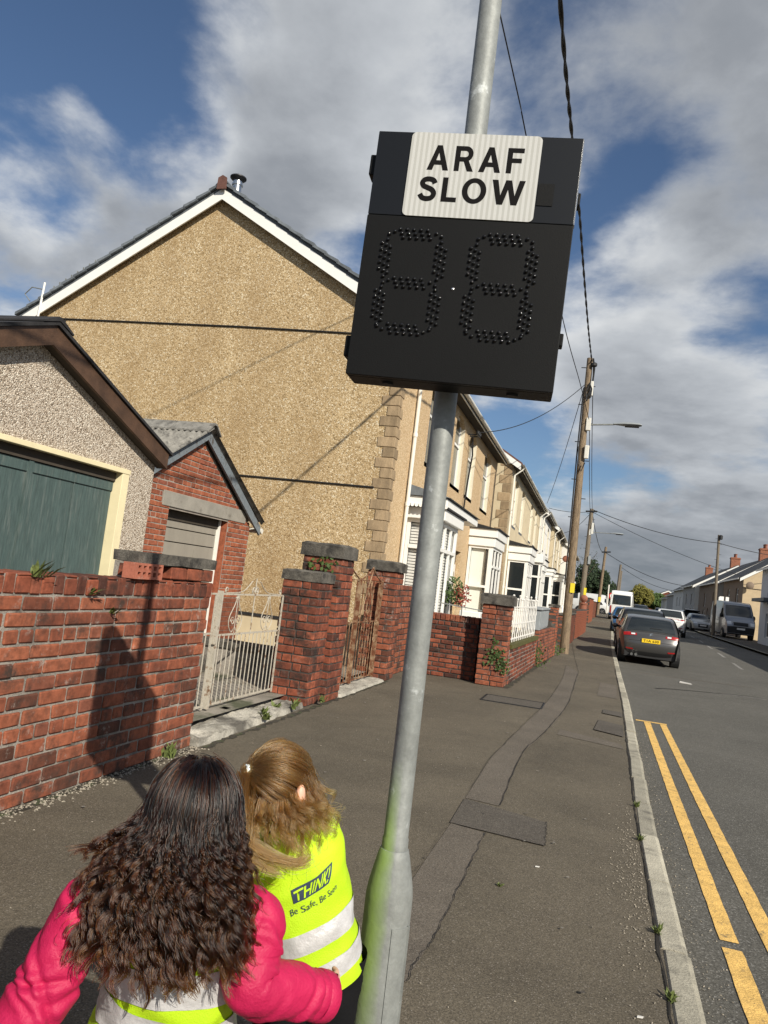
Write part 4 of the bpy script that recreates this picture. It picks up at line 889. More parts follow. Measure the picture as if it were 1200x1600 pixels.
# ------- terraces
def gable_poly(xa,xb,zb,ze,zr,y): return [(xa,y,zb),(xb,y,zb),(xb,y,ze),((xa+xb)/2,y,zr),(xa,y,ze)]
def terrace(label,xf,y0,y1,zb,ze,wall,ups,bays=(),doors=(),depth=8.05,rise=2.5,gable=None,pipes=(),roof='slate',wz=(4.0,5.75),arch=.16,frame='upvc',barge='upvc',gut='upvc_old',base=None,sill='sill',glow='glass',cat='house',verge=True):
    t=thing('terraced_house',label,cat,(xf-depth/2,(y0+y1)/2,zb),'terraced houses along the pavement')
    P=lambda a,b,d:(xf+d,a,b); m=MB(); hol=[(a,b,zb*0+wz[0],wz[1],arch) for a,b in ups]+[(a,b,zb+.1,zb+2.35) for a,b in doors]
    facade(m,P,y0,y1,zb-.3,ze,hol,.14); m.build('front_wall',K[wall],t)
    MB().prism(gable_poly(xf-.003,xf-depth,zb-.3,ze,ze+rise,y0),(0,.22,0)).build('gable_wall',K[gable or wall],t)
    MB().prism(gable_poly(xf-.003,xf-depth,zb-.3,ze,ze+rise,y1),(0,-.22,0)).build('gable_wall',K[gable or wall],t)
    MB().box(xf-depth,xf-depth+.2,y0+.23,y1-.23,zb-.3,ze).build('rear_wall',K[wall],t)
    MB().box(xf-.19,xf-.16,y0+.23,y1-.23,zb,ze-.1).build('room_lining',K['room'],t)
    for a,b in ups: win(t,lambda u,v,d:(xf-.10+d,u,v),a+.01,b-.01,wz[0]+.01,wz[1],.06,frame,glow,trans=(lerp(wz[0],wz[1],.6),),sill=sill)
    for a,b in ups:
        MB().box(xf-.099,xf+.004,b-.014,b+.002,wz[0],wz[1]-arch).build('reveal',K['reveal'],t)
    for a,b in doors:
        o=MB().box(xf-.14,xf-.10,a+.06,b-.06,zb+.1,zb+2.0).build('door',K['upvc'],t); MB().box(xf-.099,xf-.09,a+.2,b-.2,zb+1.15,zb+1.8).build('door_pane',K['glass'],o)
        MB().box(xf-.13,xf-.11,a+.03,b-.03,zb+2.06,zb+2.33).build('fanlight',K['glass'],t)
    for b_ in bays: bay(t,xf,*b_[:2],**b_[2])
    ov=.34; xm=xf-depth/2; s=rise/(depth/2); zo=ze-ov*s+.10; zr=ze+rise+.10
    mb=MB(); mb.prism([(xf+ov,y0-.14,zo),(xm,y0-.14,zr),(xf-depth-ov,y0-.14,zo),(xf-depth-ov,y0-.14,zo-.07),(xm,y0-.14,zr-.07),(xf+ov,y0-.14,zo-.07)],(0,y1-y0+.28,0)); mb.build('roof',K[roof],t)
    MB().box(xf+.002,xf+ov-.03,y0+.01,y1-.01,zo-.11,zo-.085).build('soffit',K['soffit_dark'],t)
    gutter(t,xf+ov+.02,y0-.12,y1+.12,zo-.035,gut)
    if verge:
        for e in (xf+ov-.03,xf-depth-ov+.03):
            MB().prism([(xm,y0-.155,zr-.075),(e,y0-.155,zo-.075+.02),(e,y0-.155,zo-.075-.19),(xm,y0-.155,zr-.075-.22)],(0,.03,0)).build('bargeboard',K[barge],t)
    for (py,x2,zt,zbm) in pipes:
        pipe(t,[(xf+ov+.02,py,zo-.08),(xf+ov-.03,py,zo-.17),(xf+x2,py,zo-.38),(xf+x2,py,zbm)],mat=gut)
    return t,zo,zr
T1,zo,zr=terrace('tan pebbledashed end house with big blank gable, white bargeboards and stone quoins',-3.7,13.0,26.2,.15,6.17,'buff_front',
  ups=((15.45,16.6),(18.35,19.55),(20.45,21.6),(23.3,24.75)),
  bays=((14.50,16.40,dict(proj=.68,z0=.2,zt=2.98,fh=.22,blind='blind_white',slats=True,steps=1)),(22.0,24.2,dict(proj=.72,z0=.2,zt=3.30,fh=.50,blind='blind'))),
  doors=((17.0,18.0),(19.9,20.9)),depth=8.05,rise=2.52,gable='buff',pipes=((14.18,.06,0,.3),),wz=(4.04,5.85),arch=.22)
# plinth band, cables and quoins of the gable
MB().box(-11.7,-3.72,12.955,12.998,.1,.58).build('plinth',K['cream'],T1); MB().box(-11.7,-3.72,12.93,12.999,.582,.63).build('damp_course',K['felt'],T1)
MB().tube([(-11.4,12.985,6.06),(-9,12.985,6.02),(-7,12.985,5.985),(-4.6,12.985,5.91),(-3.72,12.985,5.88)],.016,6).build('cable',K['cable'],T1)
MB().tube([(-11.0,12.985,6.05),(-11.02,12.98,5.9),(-11.06,12.985,5.7),(-11.12,12.985,5.5)],.012,6).build('cable',K['cable'],T1)
MB().tube([(-11.4,12.985,3.16),(-9,12.985,3.13),(-6,12.985,3.12),(-3.98,12.985,3.11)],.016,6).build('cable',K['cable'],T1)
z=.66; i=0
while z<6.05:
    w=.315 if i%2 else .20; d2=.17 if i%2 else .27; q=MB().prism([(-3.686,12.984,z),(-3.7-w,12.984,z),(-3.7-w,13.01,z),(-3.71,13.01,z),(-3.71,13.0+d2,z),(-3.686,13.0+d2,z)],(0,0,.176)); q.build('quoin_stone',K['quoin'],T1,bevel=.007); z+=.188; i+=1
# slates along both verges
xm=-3.7-8.05/2
for side in (-1,1):
    xe=xm+side*(8.05/2+.34); n=17
    for k in range(n):
        a=(lerp(xm,xe,k/n),lerp(zr,zo,k/n)); b=(lerp(xm,xe,(k+1.12)/n),lerp(zr,zo,(k+1.12)/n)); mb=MB()
        mb.prism([(a[0],12.79,a[1]+.035),(b[0],12.79,b[1]+.075),(b[0],12.79,b[1]+.010),(a[0],12.79,a[1]-.010)],(0,.42+.05*(k%2),0)); mb.build('slate',K['slate'],T1)
rt=MB(); 
for k in range(18): rt.prism([(xm-.16,12.80+k*.745,zr-.05),(xm,12.80+k*.745,zr+.10),(xm+.16,12.80+k*.745,zr-.05),(xm+.16,12.80+k*.745,zr-.02),(xm,12.80+k*.745,zr+.13),(xm-.16,12.80+k*.745,zr-.02)],(0,.73,0))
tag(rt.build('ridge_tiles',K['slate'],T1),kind='stuff')
MB().prism([(xm-.10,12.785,zr-.13),(xm+.10,12.785,zr-.13),(xm+.09,12.785,zr+.10),(xm,12.785,zr+.15),(xm-.09,12.785,zr+.10)],(0,-.03,0)).build('ridge_end',K['tile_red'],T1)
ae=thing('aerial','small white aerial pole with thin loops at the low left corner of the tan gable','aerial',(-11.55,12.8,5.9)); MB().tube([(-11.55,12.8,5.75),(-11.5,12.8,6.75)],.022,8).build('mast',K['upvc'],ae)
mb=MB()
for k in range(8): mb.bar((-11.35+k*.13,12.9,6.35+k*.08),(-11.35+k*.13,12.9,6.72+k*.08),.02)
mb.bar((-11.4,12.9,6.55),(-10.4,12.9,7.2),.02); mb.tube([(-11.5,12.8,6.6),(-11.8,12.8,6.65),(-11.95,12.8,6.5),(-11.8,12.8,6.35)],.012,6); mb.build('aerial_rods',K['galv'],ae)
fl=MB().lathe((xm+.09,13.2,zr),[(.09,-.1),(.09,.16),(.11,.165),(.11,.20),(.09,.205),(.09,.25)],18).build('flue',K['steel'],T1,smooth=True)
MB().lathe((xm+.09,13.2,zr+.235),[(.06,0),(.12,.04),(.165,.08),(.165,.10),(.13,.12),(.06,.14)],18).build('flue_cowl',K['cowl'],fl,smooth=True)
# canopy over the first bay and door with scalloped edge
mb=MB(); mb.prism([(-3.7,14.25,3.02),(-2.88,14.25,3.00),(-2.88,18.1,3.00),(-3.7,18.1,3.02)],(0,0,.16)); mb.build('canopy',K['upvc'],T1,bevel=.012)
mb=MB(); mb.prism([(-3.695,14.2,3.181),(-2.82,14.2,3.181),(-3.695,14.2,3.40)],(0,3.95,0)); mb.build('canopy_roof',K['slate'],T1)
mb=MB(); k=0
while k<10:
    x=-3.68+k*.082; mb.tube([(x+.041,14.24,3.0),(x+.041,14.262,3.0)],.036,10); k+=1
tag(mb.build('valance',K['upvc'],T1),kind='stuff')
# insulator bracket on the front, alarm lamp
mb=MB(); mb.bar((-3.7,20.05,5.62),(-3.42,20.05,5.62),.03); mb.bar((-3.7,20.30,5.62),(-3.42,20.30,5.62),.03); mb.bar((-3.44,19.98,5.62),(-3.44,20.4,5.62),.03)
for k in range(3): mb.lathe((-3.44,20.0+k*.17,5.62),[(.02,0),(.05,.02),(.05,.08),(.03,.10)],10)
mb.build('insulator_bracket',K['cowl'],T1)
mb=MB(); mb.tube([(-3.60,20.2,5.6),(-3.56,20.25,5.1),(-3.62,20.3,4.4),(-3.66,20.3,3.4)],.022,6); mb.build('cable',K['cable'],T1)
MB().prism([(-3.69,17.9,2.45),(-3.50,17.9,2.38),(-3.50,17.9,2.32),(-3.69,17.9,2.30)],(0,.2,0)).build('wall_lamp',K['dark_trim'],T1)
# second pair, standing a little forward, with its stone quoins and red-brown roof
T2,zo2,zr2=terrace('cream rendered terraced pair with stone corner and red-brown roof edge after the tan house',-3.32,27.3,41.6,.25,6.30,'cream',
  ups=((28.9,30.1),(31.6,32.8),(36.0,37.2),(38.6,39.8)),
  bays=((28.8,31.0,dict(proj=.75,z0=.35,zt=3.35,fh=.55,pane='glass',blind=None)),(36.6,38.8,dict(proj=.75,z0=.4,zt=3.3,fh=.5,pane='glass',blind=None))),
  doors=((32.5,33.6),(35.0,36.0)),rise=2.5,pipes=((27.75,.06,0,.4),(41.3,.06,0,.4)),roof='tile_red',wz=(4.1,5.85))
z=.7;i=0
while z<6.1:
    w=.42 if i%2 else .28; MB().box(-3.32-w,-3.306,27.286,27.296+.25,z,z+.30).build('quoin_stone',K['quoin'],T2,bevel=.01); z+=.315; i+=1
mb=MB(); mb.box(-3.32,-2.35,33.0,34.4,3.0,3.35); mb.build('porch_roof',K['upvc'],T2,bevel=.015)
win(T2,lambda a,v,d:(-3.32+a,33.1-d,v),.05,.9,.9,2.98,.08,'upvc','glass',trans=(2.4,),blind='curtain'); win(T2,lambda a,v,d:(-2.42+d,a,v),33.1,34.3,.5,2.98,.08,'upvc','glass',trans=(2.4,))
T3,_,_=terrace('white rendered terraced house with dark corner stripe midway along the row',-3.2,42.0,49.6,.35,6.35,'white_render',ups=((43.2,44.3),(46.8,47.9)),
  bays=((43.0,45.0,dict(proj=.7,z0=.4,zt=3.2,fh=.4,pane='glass',blind=None)),),doors=((46.2,47.2),),rise=2.4,pipes=((42.3,.06,0,.4),),wz=(4.2,5.8))
T4,_,_=terrace('pale cream terraced pair with a satellite dish beyond the timber pole',-3.0,50.0,61.6,.45,6.25,'cream',ups=((51.0,52.1),(54.0,55.1),(57.0,58.1),(59.6,60.7)),
  bays=((51.5,53.3,dict(proj=.7,z0=.5,zt=3.2,fh=.4,pane='glass',blind=None)),),doors=((54.5,55.5),),rise=2.4,pipes=((50.3,.06,0,.5),(56,.06,0,.5)),wz=(4.2,5.8))
T5,_,_=terrace('far white terraced house with small slate-roofed bay near the trees',-2.6,62.0,70.0,.55,6.0,'white_render',ups=((63.2,64.2),(66.8,67.8)),
  bays=((63,65,dict(proj=.7,z0=.6,zt=3.2,fh=.35,pane='glass',blind=None)),),rise=2.3,wz=(4.2,5.6))
T6,_,_=terrace('farthest cream house closing the terrace before the trees',-2.4,70.3,78,.6,5.8,'tan_render',ups=((71.2,72.2),(74.8,75.8)),rise=2.2,wz=(4.2,5.5))
d=thing('satellite_dish','round brownish satellite dish on the far cream terrace front','satellite dish',(-2.75,59.6,4.3)); 
MB().lathe((-2.55,59.55,4.7),[(.02,0),(.14,.02),(.24,.07),(.25,.08),(.14,.03),(.02,.015)],18,'y').build('dish',K['terracotta'],d,smooth=True); MB().bar((-3.0,59.7,4.7),(-2.55,59.68,4.7),.04).build('bracket',K['dark_trim'],d)
# ------- houses across the road: fronts in their own shade, gables in the sun
def house_r(label,xf,y0,y1,ze,rise,depth,front,gable,chim=(),wins=(),zb=None,bargew=.24,door=None):
    zb=gz(y0) if zb is None else zb; t=thing('house',label,'house',(xf+depth/2,(y0+y1)/2,zb),'houses across the road')
    m=MB(); P=lambda a,b,d:(xf-d,a,b); hol=[]
    for a,b,c,d in wins: hol.append((a,b,zb+c,zb+d))
    facade(m,P,y0,y1,zb-.4,ze,hol,.14); m.build('front_wall',K[front],t)
    MB().prism(gable_poly(xf+.003,xf+depth,zb-.4,ze,ze+rise,y0),(0,.25,0)).build('gable_wall',K[gable],t); MB().prism(gable_poly(xf+.003,xf+depth,zb-.4,ze,ze+rise,y1),(0,-.25,0)).build('gable_wall',K[gable],t)
    MB().box(xf+depth-.2,xf+depth,y0+.26,y1-.26,zb-.4,ze).build('rear_wall',K[gable],t)
    for a,b,c,d in wins: win(t,lambda u,v,dd:(xf+.10-dd,u,v),a+.01,b-.01,zb+c+.01,zb+d-.01,.07,'upvc','glass',trans=(zb+lerp(c,d,.65),) if d-c<1.7 else ())
    ov=.3; xm=xf+depth/2; s=rise/(depth/2); zo=ze-ov*s+.1; zr_=ze+rise+.1
    MB().prism([(xf-ov,y0-.15,zo),(xm,y0-.15,zr_),(xf+depth+ov,y0-.15,zo),(xf+depth+ov,y0-.15,zo-.08),(xm,y0-.15,zr_-.08),(xf-ov,y0-.15,zo-.08)],(0,y1-y0+.3,0)).build('roof',K['slate_shaded'],t)
    for e in (xf-ov+.02,xf+depth+ov-.02): MB().prism([(xm,y0-.17,zr_-.05),(e,y0-.17,zo-.05),(e,y0-.17,zo-.05-bargew),(xm,y0-.17,zr_-.05-bargew*1.1)],(0,.03,0)).build('bargeboard',K['upvc'],t)
    gutter(t,xf-ov-.02,y0-.1,y1+.1,zo-.04)
    for (cy,p) in chim: chimney(t,xm,cy,zr_-.1,pots=p,w=.9,d=.8,h=1.0)
    return t
R0=house_r('low grey rendered house nearest across the road, shading the kerb','' or 10.6,23,38.5,3.9,1.6,7,'grey_render','grey_render',zb=0)
R1=house_r('blue-grey rendered house front at the right edge behind the silver van',10.25,40,55.5,5.15,2.0,7.5,'bluegrey_render','bluegrey_render',wins=((41.5,42.8,2.7,4.2),(46,47.3,2.7,4.2),(52.2,53.4,2.7,4.2),(41.5,43,.5,2.1),(46,47.5,.5,2.1),(49.5,50.4,.1,2.1),(52,53.6,.6,2.1)))
MB().box(9.55,10.245,50.8,54.6,2.95,3.15).build('porch_canopy',K['slate'],R1)
R2=house_r('tan gabled house with satellite dish beside the silver van',10.55,64,73.4,5.0,2.6,8,'brown_shade_render','tan_render',wins=((66,67.2,2.4,3.8),(70,71.2,2.4,3.8),(66,67.4,.6,1.9),(69.2,70.1,.1,2.0)))  # tan house; shade on its street front is put into the brown colour
R2b=house_r('brownish terraced house with three-pot chimney behind the telegraph pole across the road',10.2,74.0,87.3,4.9,2.5,8,'brown_shade_render','grey_render',chim=((76.5,3),),wins=((76,77.2,2.2,3.5),(82,83.2,2.2,3.5),(76,77.4,.5,1.8),(79.5,80.4,.1,2.0),(82,83.4,.5,1.8)))
d=thing('satellite_dish','grey satellite dish high on the corner of the tan gable','satellite dish',(10.9,63.8,4.2)); MB().lathe((10.95,63.5,4.35),[(.02,0),(.16,.02),(.28,.07),(.29,.08),(.14,.03),(.02,.015)],18,'y').build('dish',K['brown_shade_render'],d,smooth=True); MB().bar((10.85,63.98,4.3),(10.95,63.55,4.35),.05).build('bracket',K['dark_trim'],d)
for yy,l in ((3.15,0),(5.0,0)): pass
MB().bar((10.5,63.97,4.15),(18,63.97,4.05),.03).build('cable',K['cable'],R2)
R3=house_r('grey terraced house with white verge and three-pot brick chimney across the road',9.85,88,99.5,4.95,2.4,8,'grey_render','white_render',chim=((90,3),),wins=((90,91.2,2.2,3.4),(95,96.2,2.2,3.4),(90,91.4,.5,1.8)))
R4=house_r('white fronted terraced house with two-pot chimney farther along across the road',10.6,102,120,5.0,2.6,8,'white_render','white_render',chim=((116,2),),wins=((104,105.2,2.0,3.2),(110,111.2,2.0,3.2),(104,105.4,.5,1.8),(114,115.2,2.0,3.2)))
R5=house_r('dark slate roofed row of houses far across the road',12.2,124,150,4.9,2.4,8,'grey_render','white_render',wins=((127,128.3,2,3.2),(135,136.3,2,3.2)))
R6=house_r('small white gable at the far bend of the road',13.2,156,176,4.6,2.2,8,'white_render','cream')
R7=house_r('red brick gable roof peeping above the far parked cars',12.3,205,220,5.0,2.2,9,'brick','brick',zb=1.5)

# ------------------------------------------------------------------ lamp column with the speed display
PX,PY=-.541,2.452
pole=thing('sign_post','tall galvanised steel post with thicker green-stained base carrying the speed display','post',(PX,PY,0))
MB().lathe((PX,PY,0),[(.0415,.62),(.0415,.70),(.039,.705),(.0383,1.0),(.0383,4.25),(.030,4.27)],32).build('shaft',K['galv_base'],pole,smooth=True)
MB().lathe((PX,PY,0),[(.074,-.15),(.074,.50),(.0735,.53),(.070,.56),(.062,.60),(.052,.645),(.0455,.668),(.0435,.670)],32).build('base',K['galv_base'],pole,smooth=True)
rows=[]
for z in (.06,.455): rows.append([(PX+.0765*math.cos(a),PY+.0765*math.sin(a),z) for a in [math.radians(lerp(-62,-12,i/10)) for i in range(11)]])
rows=[[(PX+.072*math.cos(math.radians(lerp(-62,-12,i/10))),PY+.072*math.sin(math.radians(lerp(-62,-12,i/10))),.06) for i in range(11)]]+rows+[[(PX+.072*math.cos(math.radians(lerp(-62,-12,i/10))),PY+.072*math.sin(math.radians(lerp(-62,-12,i/10))),.455) for i in range(11)]]
mb=MB().grid(rows); mb.box(PX+.070,PX+.079,PY-.021,PY-.013,.06,.455); mb.build('door',K['galv'],pole)
# collar straps behind the display
for z in (2.25,2.80): MB().lathe((PX,PY,z),[(.045,0),(.045,.04)],24).build('strap',K['galv'],pole)
def text_mesh(body,bold=.0,size=1.0,space=1.0,shear=0.0):
    cu=bpy.data.curves.new('lettering','FONT'); cu.body=body; cu.size=size; cu.offset=bold; cu.space_character=space; cu.shear=shear; cu.resolution_u=4; cu.align_x='CENTER'; cu.fill_mode='FRONT'
    o=bpy.data.objects.new('lettering',cu); COL.objects.link(o); bpy.context.view_layer.update()
    me=bpy.data.meshes.new_from_object(o.evaluated_get(bpy.context.evaluated_depsgraph_get())); bpy.data.objects.remove(o); 
    v=np.array([q.co[:] for q in me.vertices]); return me,v
def text_fit(me,v,fn,x0,x1,z0,z1):
    lo,hi=v.min(0),v.max(0)
    for q,p in zip(me.vertices,v):
        q.co=fn(lerp(x0,x1,(p[0]-lo[0])/(hi[0]-lo[0])), lerp(z0,z1,(p[1]-lo[1])/(hi[1]-lo[1])))
    return me
def add_text(parent,body,fn,x0,x1,z0,z1,mat,bold=.03,space=1.0,name='lettering',shear=0.0):
    me,v=text_mesh(body,bold,1.0,space,shear); text_fit(me,v,fn,x0,x1,z0,z1); me.name=name; me.materials.clear(); me.materials.append(mat)
    o=bpy.data.objects.new(name,me); COL.objects.link(o); o.parent=parent; return o
sg=thing('speed_display','black speed display box with ARAF SLOW plate and two unlit dotted digits','display sign',(-.496,2.27,2.525))
WL['speed_display']=Vector((0,0,0))
def rrect(x0,x1,z0,z1,r,n=6):
    pts=[]
    for cx,cz,a in ((x1-r,z1-r,0),(x0+r,z1-r,90),(x0+r,z0+r,180),(x1-r,z0+r,270)):
        for k in range(n+1): t=math.radians(a+90*k/n); pts.append((cx+r*math.cos(t),cz+r*math.sin(t)))
    return pts
def rprism(pts,y0,y1): return MB().prism([(p[0],y0,p[1]) for p in pts],(0,y1-y0,0))
hw,hh=.3236,.3996
MB().box(-hw,hw,.022,.135,-hh,hh).build('housing',K['black_box'],sg,bevel=.004)
rprism(rrect(-hw,hw,-hh,.1215,.004),0,.0215).build('door_panel',K['black_box'],sg,bevel=.002)
rprism(rrect(-hw+.001,hw-.001,.1235,hh-.001,.003),.001,.0215).build('upper_panel',K['black_panel'],sg,bevel=.0015)
MB().box(hw-.0008,hw+.0022,.004,.03,.125,hh-.004).build('edge_trim',K['steel'],sg)
rprism(rrect(.203,.252,.178,.248,.003),-.0015,.0005).build('sensor_window',K['black_box'],sg)
MB().lathe((-.02,-.004,-.104),[(.001,0),(.0042,.0015),(.0042,.006)],12,'y').build('light_sensor',K['steel'],sg,smooth=True)
for z in (.295,-.305): MB().box(-hw-.020,-hw+.002,.018,.075,z-.034,z+.034).build('hinge',K['black_box'],sg,bevel=.004)
for z in (.23,-.22): MB().box(hw-.002,hw+.012,.05,.09,z-.02,z+.02).build('latch',K['black_box'],sg,bevel=.003)
for x in (-.2,.2): MB().lathe((x,.078,-hh-.006),[(.019,0),(.019,.012)],14).build('gland',K['dark_trim'],sg)
def plate_mat():
    m=bpy.data.materials.new('retroreflective_white'); m.use_nodes=True; t=m.node_tree; L=t.links.new; b=t.nodes['Principled BSDF']
    tc=N(t,'ShaderNodeTexCoord'); sp=N(t,'ShaderNodeSeparateXYZ'); L(tc.outputs['Object'],sp.inputs[0])
    mu=N(t,'ShaderNodeMath',operation='MULTIPLY'); mu.inputs[1].default_value=2*math.pi/.0165; L(sp.outputs[0],mu.inputs[0])
    sn=N(t,'ShaderNodeMath',operation='SINE'); L(mu.outputs[0],sn.inputs[0])
    no=N(t,'ShaderNodeTexNoise',i_Scale=14.0,i_Detail=2.0); L(tc.outputs['Object'],no.inputs['Vector'])
    ad=N(t,'ShaderNodeMath',operation='MULTIPLY_ADD'); L(no.outputs['Fac'],ad.inputs[0]); ad.inputs[1].default_value=.9; L(sn.outputs[0],ad.inputs[2])
    c=ramp(t,ad.outputs[0],[(.25,(.44,.435,.40)),(.55,(.54,.535,.505))]); L(c,b.inputs['Base Color']); b.inputs['Roughness'].default_value=.22; b.inputs['Specular IOR Level'].default_value=.6; b.inputs['Coat Weight'].default_value=.3
    return m
pl=rprism(rrect(-.212,.199,.123,.397,.016),-.0035,-.0002).build('sign_plate',plate_mat(),sg)
pc=Vector(pl.location); WL['sign_plate']=pc
fnp=lambda x,z:(x-pc.x,-.0042-pc.y,z-pc.z)
def arc(cx,cy,rx,ry,a0,a1,n=10): return [(cx+rx*math.cos(math.radians(lerp(a0,a1,k/n))),cy+ry*math.sin(math.radians(lerp(a0,a1,k/n)))) for k in range(n+1)]
def stroke(pts,h):
    c=catmull([(*p,0) for p in pts],40); l=[];r=[]
    for k,p in enumerate(c):
        d=c[min(k+1,39)]-c[max(k-1,0)]; d=d/np.linalg.norm(d); l.append((p[0]-d[1]*h,p[1]+d[0]*h)); r.append((p[0]+d[1]*h,p[1]-d[0]*h))
    return l+r[::-1]
GLY={'A':(.92,[[(0,0),(.355,1),(.565,1),(.92,0),(.685,0),(.615,.215),(.305,.215),(.235,0)],[(.365,.395),(.555,.395),(.46,.70)]]),
 'R':(.80,[[(0,0),(0,1),(.45,1)]+arc(.45,.695,.305,.305,80,-62)+[(.82,0),(.565,0),(.385,.385),(.215,.385),(.215,0)],[(.215,.565),(.215,.815),(.43,.815)]+arc(.43,.69,.125,.125,80,-80)+[(.43,.565)]]),
 'F':(.68,[[(0,0),(0,1),(.68,1),(.68,.815),(.215,.815),(.215,.595),(.61,.595),(.61,.415),(.215,.415),(.215,0)]]),
 'S':(.76,[stroke([(.655,.735),(.57,.86),(.40,.905),(.22,.87),(.13,.745),(.20,.615),(.37,.545),(.55,.465),(.645,.31),(.565,.145),(.38,.09),(.185,.13),(.075,.275)],.105)]),
 'L':(.62,[[(0,0),(0,1),(.215,1),(.215,.19),(.62,.19),(.62,0)]]),
 'O':(.98,[arc(.49,.5,.49,.525,0,351,39),arc(.49,.5,.265,.335,0,351,39)]),
 'W':(1.32,[[(0,1),(.235,1),(.375,.37),(.545,1),(.775,1),(.945,.37),(1.085,1),(1.32,1),(1.06,0),(.825,0),(.66,.62),(.495,0),(.26,0)]])}
def sign_word(parent,word,fn,x0,x1,z0,z1,gap=.235):
    x=0; allm=[]
    for ch in word:
        w,loops=GLY[ch]; cu=bpy.data.curves.new('letter','CURVE'); cu.dimensions='2D'; cu.fill_mode='FRONT'
        for lp in loops:
            sp=cu.splines.new('POLY'); sp.points.add(len(lp)-1); sp.use_cyclic_u=True
            for q,p in zip(sp.points,lp): q.co=(p[0]+x,p[1],0,1)
        o=bpy.data.objects.new('letter',cu); COL.objects.link(o); bpy.context.view_layer.update()
        me=bpy.data.meshes.new_from_object(o.evaluated_get(bpy.context.evaluated_depsgraph_get())); bpy.data.objects.remove(o); allm.append(me); x+=w+gap
    W_=x-gap
    for me in allm:
        for q in me.vertices: q.co=fn(lerp(x0,x1,q.co.x/W_),lerp(z0,z1,q.co.y))
        me.name='letter'; me.materials.clear(); me.materials.append(K['black_ink']); o=bpy.data.objects.new('letter',me); COL.objects.link(o); o.parent=parent
sign_word(pl,'ARAF',fnp,-.152,.148,.2745,.356); sign_word(pl,'SLOW',fnp,-.169,.163,.173,.252,.20)
lm=MB(); lm.sphere((0,-.0015,0),.0051,12,8); lm.lathe((0,-.0012,0),[(.0060,0),(.0062,.0035)],10,'y'); led_me=lm.mesh('led_lens',True); led_me.materials.append(K['led'])
def led(x,z): inst(led_me,'led_lens',sg,(x,-.0015,z))
for cx in (-.159,.124):
    for zc in (.064,-.094,-.243):
        for k in (-1,0,1):
            for i in range(5): led(cx+(i-2)*.0218+.006*k, zc-.0135*k)
        for s in (-1,1):
            for q in ((.0665,.005),(.0835,-.004)): led(cx+s*q[0], zc+q[1]*(1 if zc>-.2 else -1))
    for s in (-1,1):
        for zc in (-.018,-.172):
            for k in (-1,0,1):
                for i in range(5): led(cx+s*.0885+k*.0140, zc+(i-2)*.0208-.006*k)
            for q in (1,-1): led(cx+s*.086, zc+q*.060)
Rz=Matrix.Rotation(math.radians(6.12),4,'Z')@Matrix.Rotation(math.radians(1.62),4,'X')@Matrix.Rotation(math.radians(1.18),4,'Y')
sg.rotation_euler=Rz.to_euler()
# ------------------------------------------------------------------ timber poles, lamps, cables
def timber_pole(label,x,y,zt,r0,r1,mat,xt=None,group='telegraph poles along the street',steps=True):
    xt=x if xt is None else xt; zb=gz(y); t=thing('telegraph_pole',label,'pole',(x,y,zb),group)
    n=14; MB().tube([(lerp(x,xt,i/n),y,lerp(zb-.3,zt,i/n)) for i in range(n+1)],[lerp(r0,r1,i/n)*(1+.02*math.sin(i*2.1)) for i in range(n+1)],14).build('pole_shaft',K[mat],t,smooth=True)
    if steps:
        for k in range(9):
            z=lerp(zb+4,zt-.3,k/8); s=1 if k%2 else -1; xx=lerp(x,xt,(z-zb)/(zt-zb)); MB().bar((xx+s*r1*.8,y-.02,z),(xx+s*(r1+.14),y-.02,z),.022).build('step_iron',K['cowl'],t)
    return t
p1=timber_pole('weathered timber telegraph pole nearest the brick walls with yellow notice','' or -.79,23.3,8.84,.135,.088,'timber',-.86)
mb=MB(); mb.tube([(-.80,23.17,8.05),(-.72,23.12,7.85),(-.74,23.12,7.6),(-.84,23.14,7.5),(-.88,23.14,7.75),(-.80,23.12,8.0)],.022,6); mb.tube([(-.76,23.16,8.8),(-.70,23.2,8.5),(-.72,23.16,7.9),(-.86,23.14,7.55)],.025,6); mb.build('cable_coil',K['cable'],p1,smooth=True)
MB().tube([(-.96,23.22,7.9),(-.97,23.2,6),(-.955,23.18,4),(-.95,23.16,2)],.02,6).build('riser_cable',K['cable'],p1,smooth=True)
MB().box(-.77,-.68,23.13,23.24,7.65,8.1).build('terminal_box',K['plastic_white'],p1,bevel=.02)
MB().box(-.76,-.63,23.11,23.22,5.75,6.15).build('equipment_box',K['plastic_white'],p1,bevel=.02)
MB().lathe((-.72,23.2,8.55),[(.05,0),(.09,.03),(.09,.1),(.05,.13)],12).build('insulator',K['dark_trim'],p1)
MB().tube([(-.72,23.1,5.62),(-.80,23.1,5.35),(-.9,23.14,5.6),(-.94,23.15,6.1)],.02,6).build('loop_cable',K['cable'],p1)
MB().box(-.79,-.66,23.155,23.163,1.78,2.06).build('notice',K['notice_yellow'],p1)
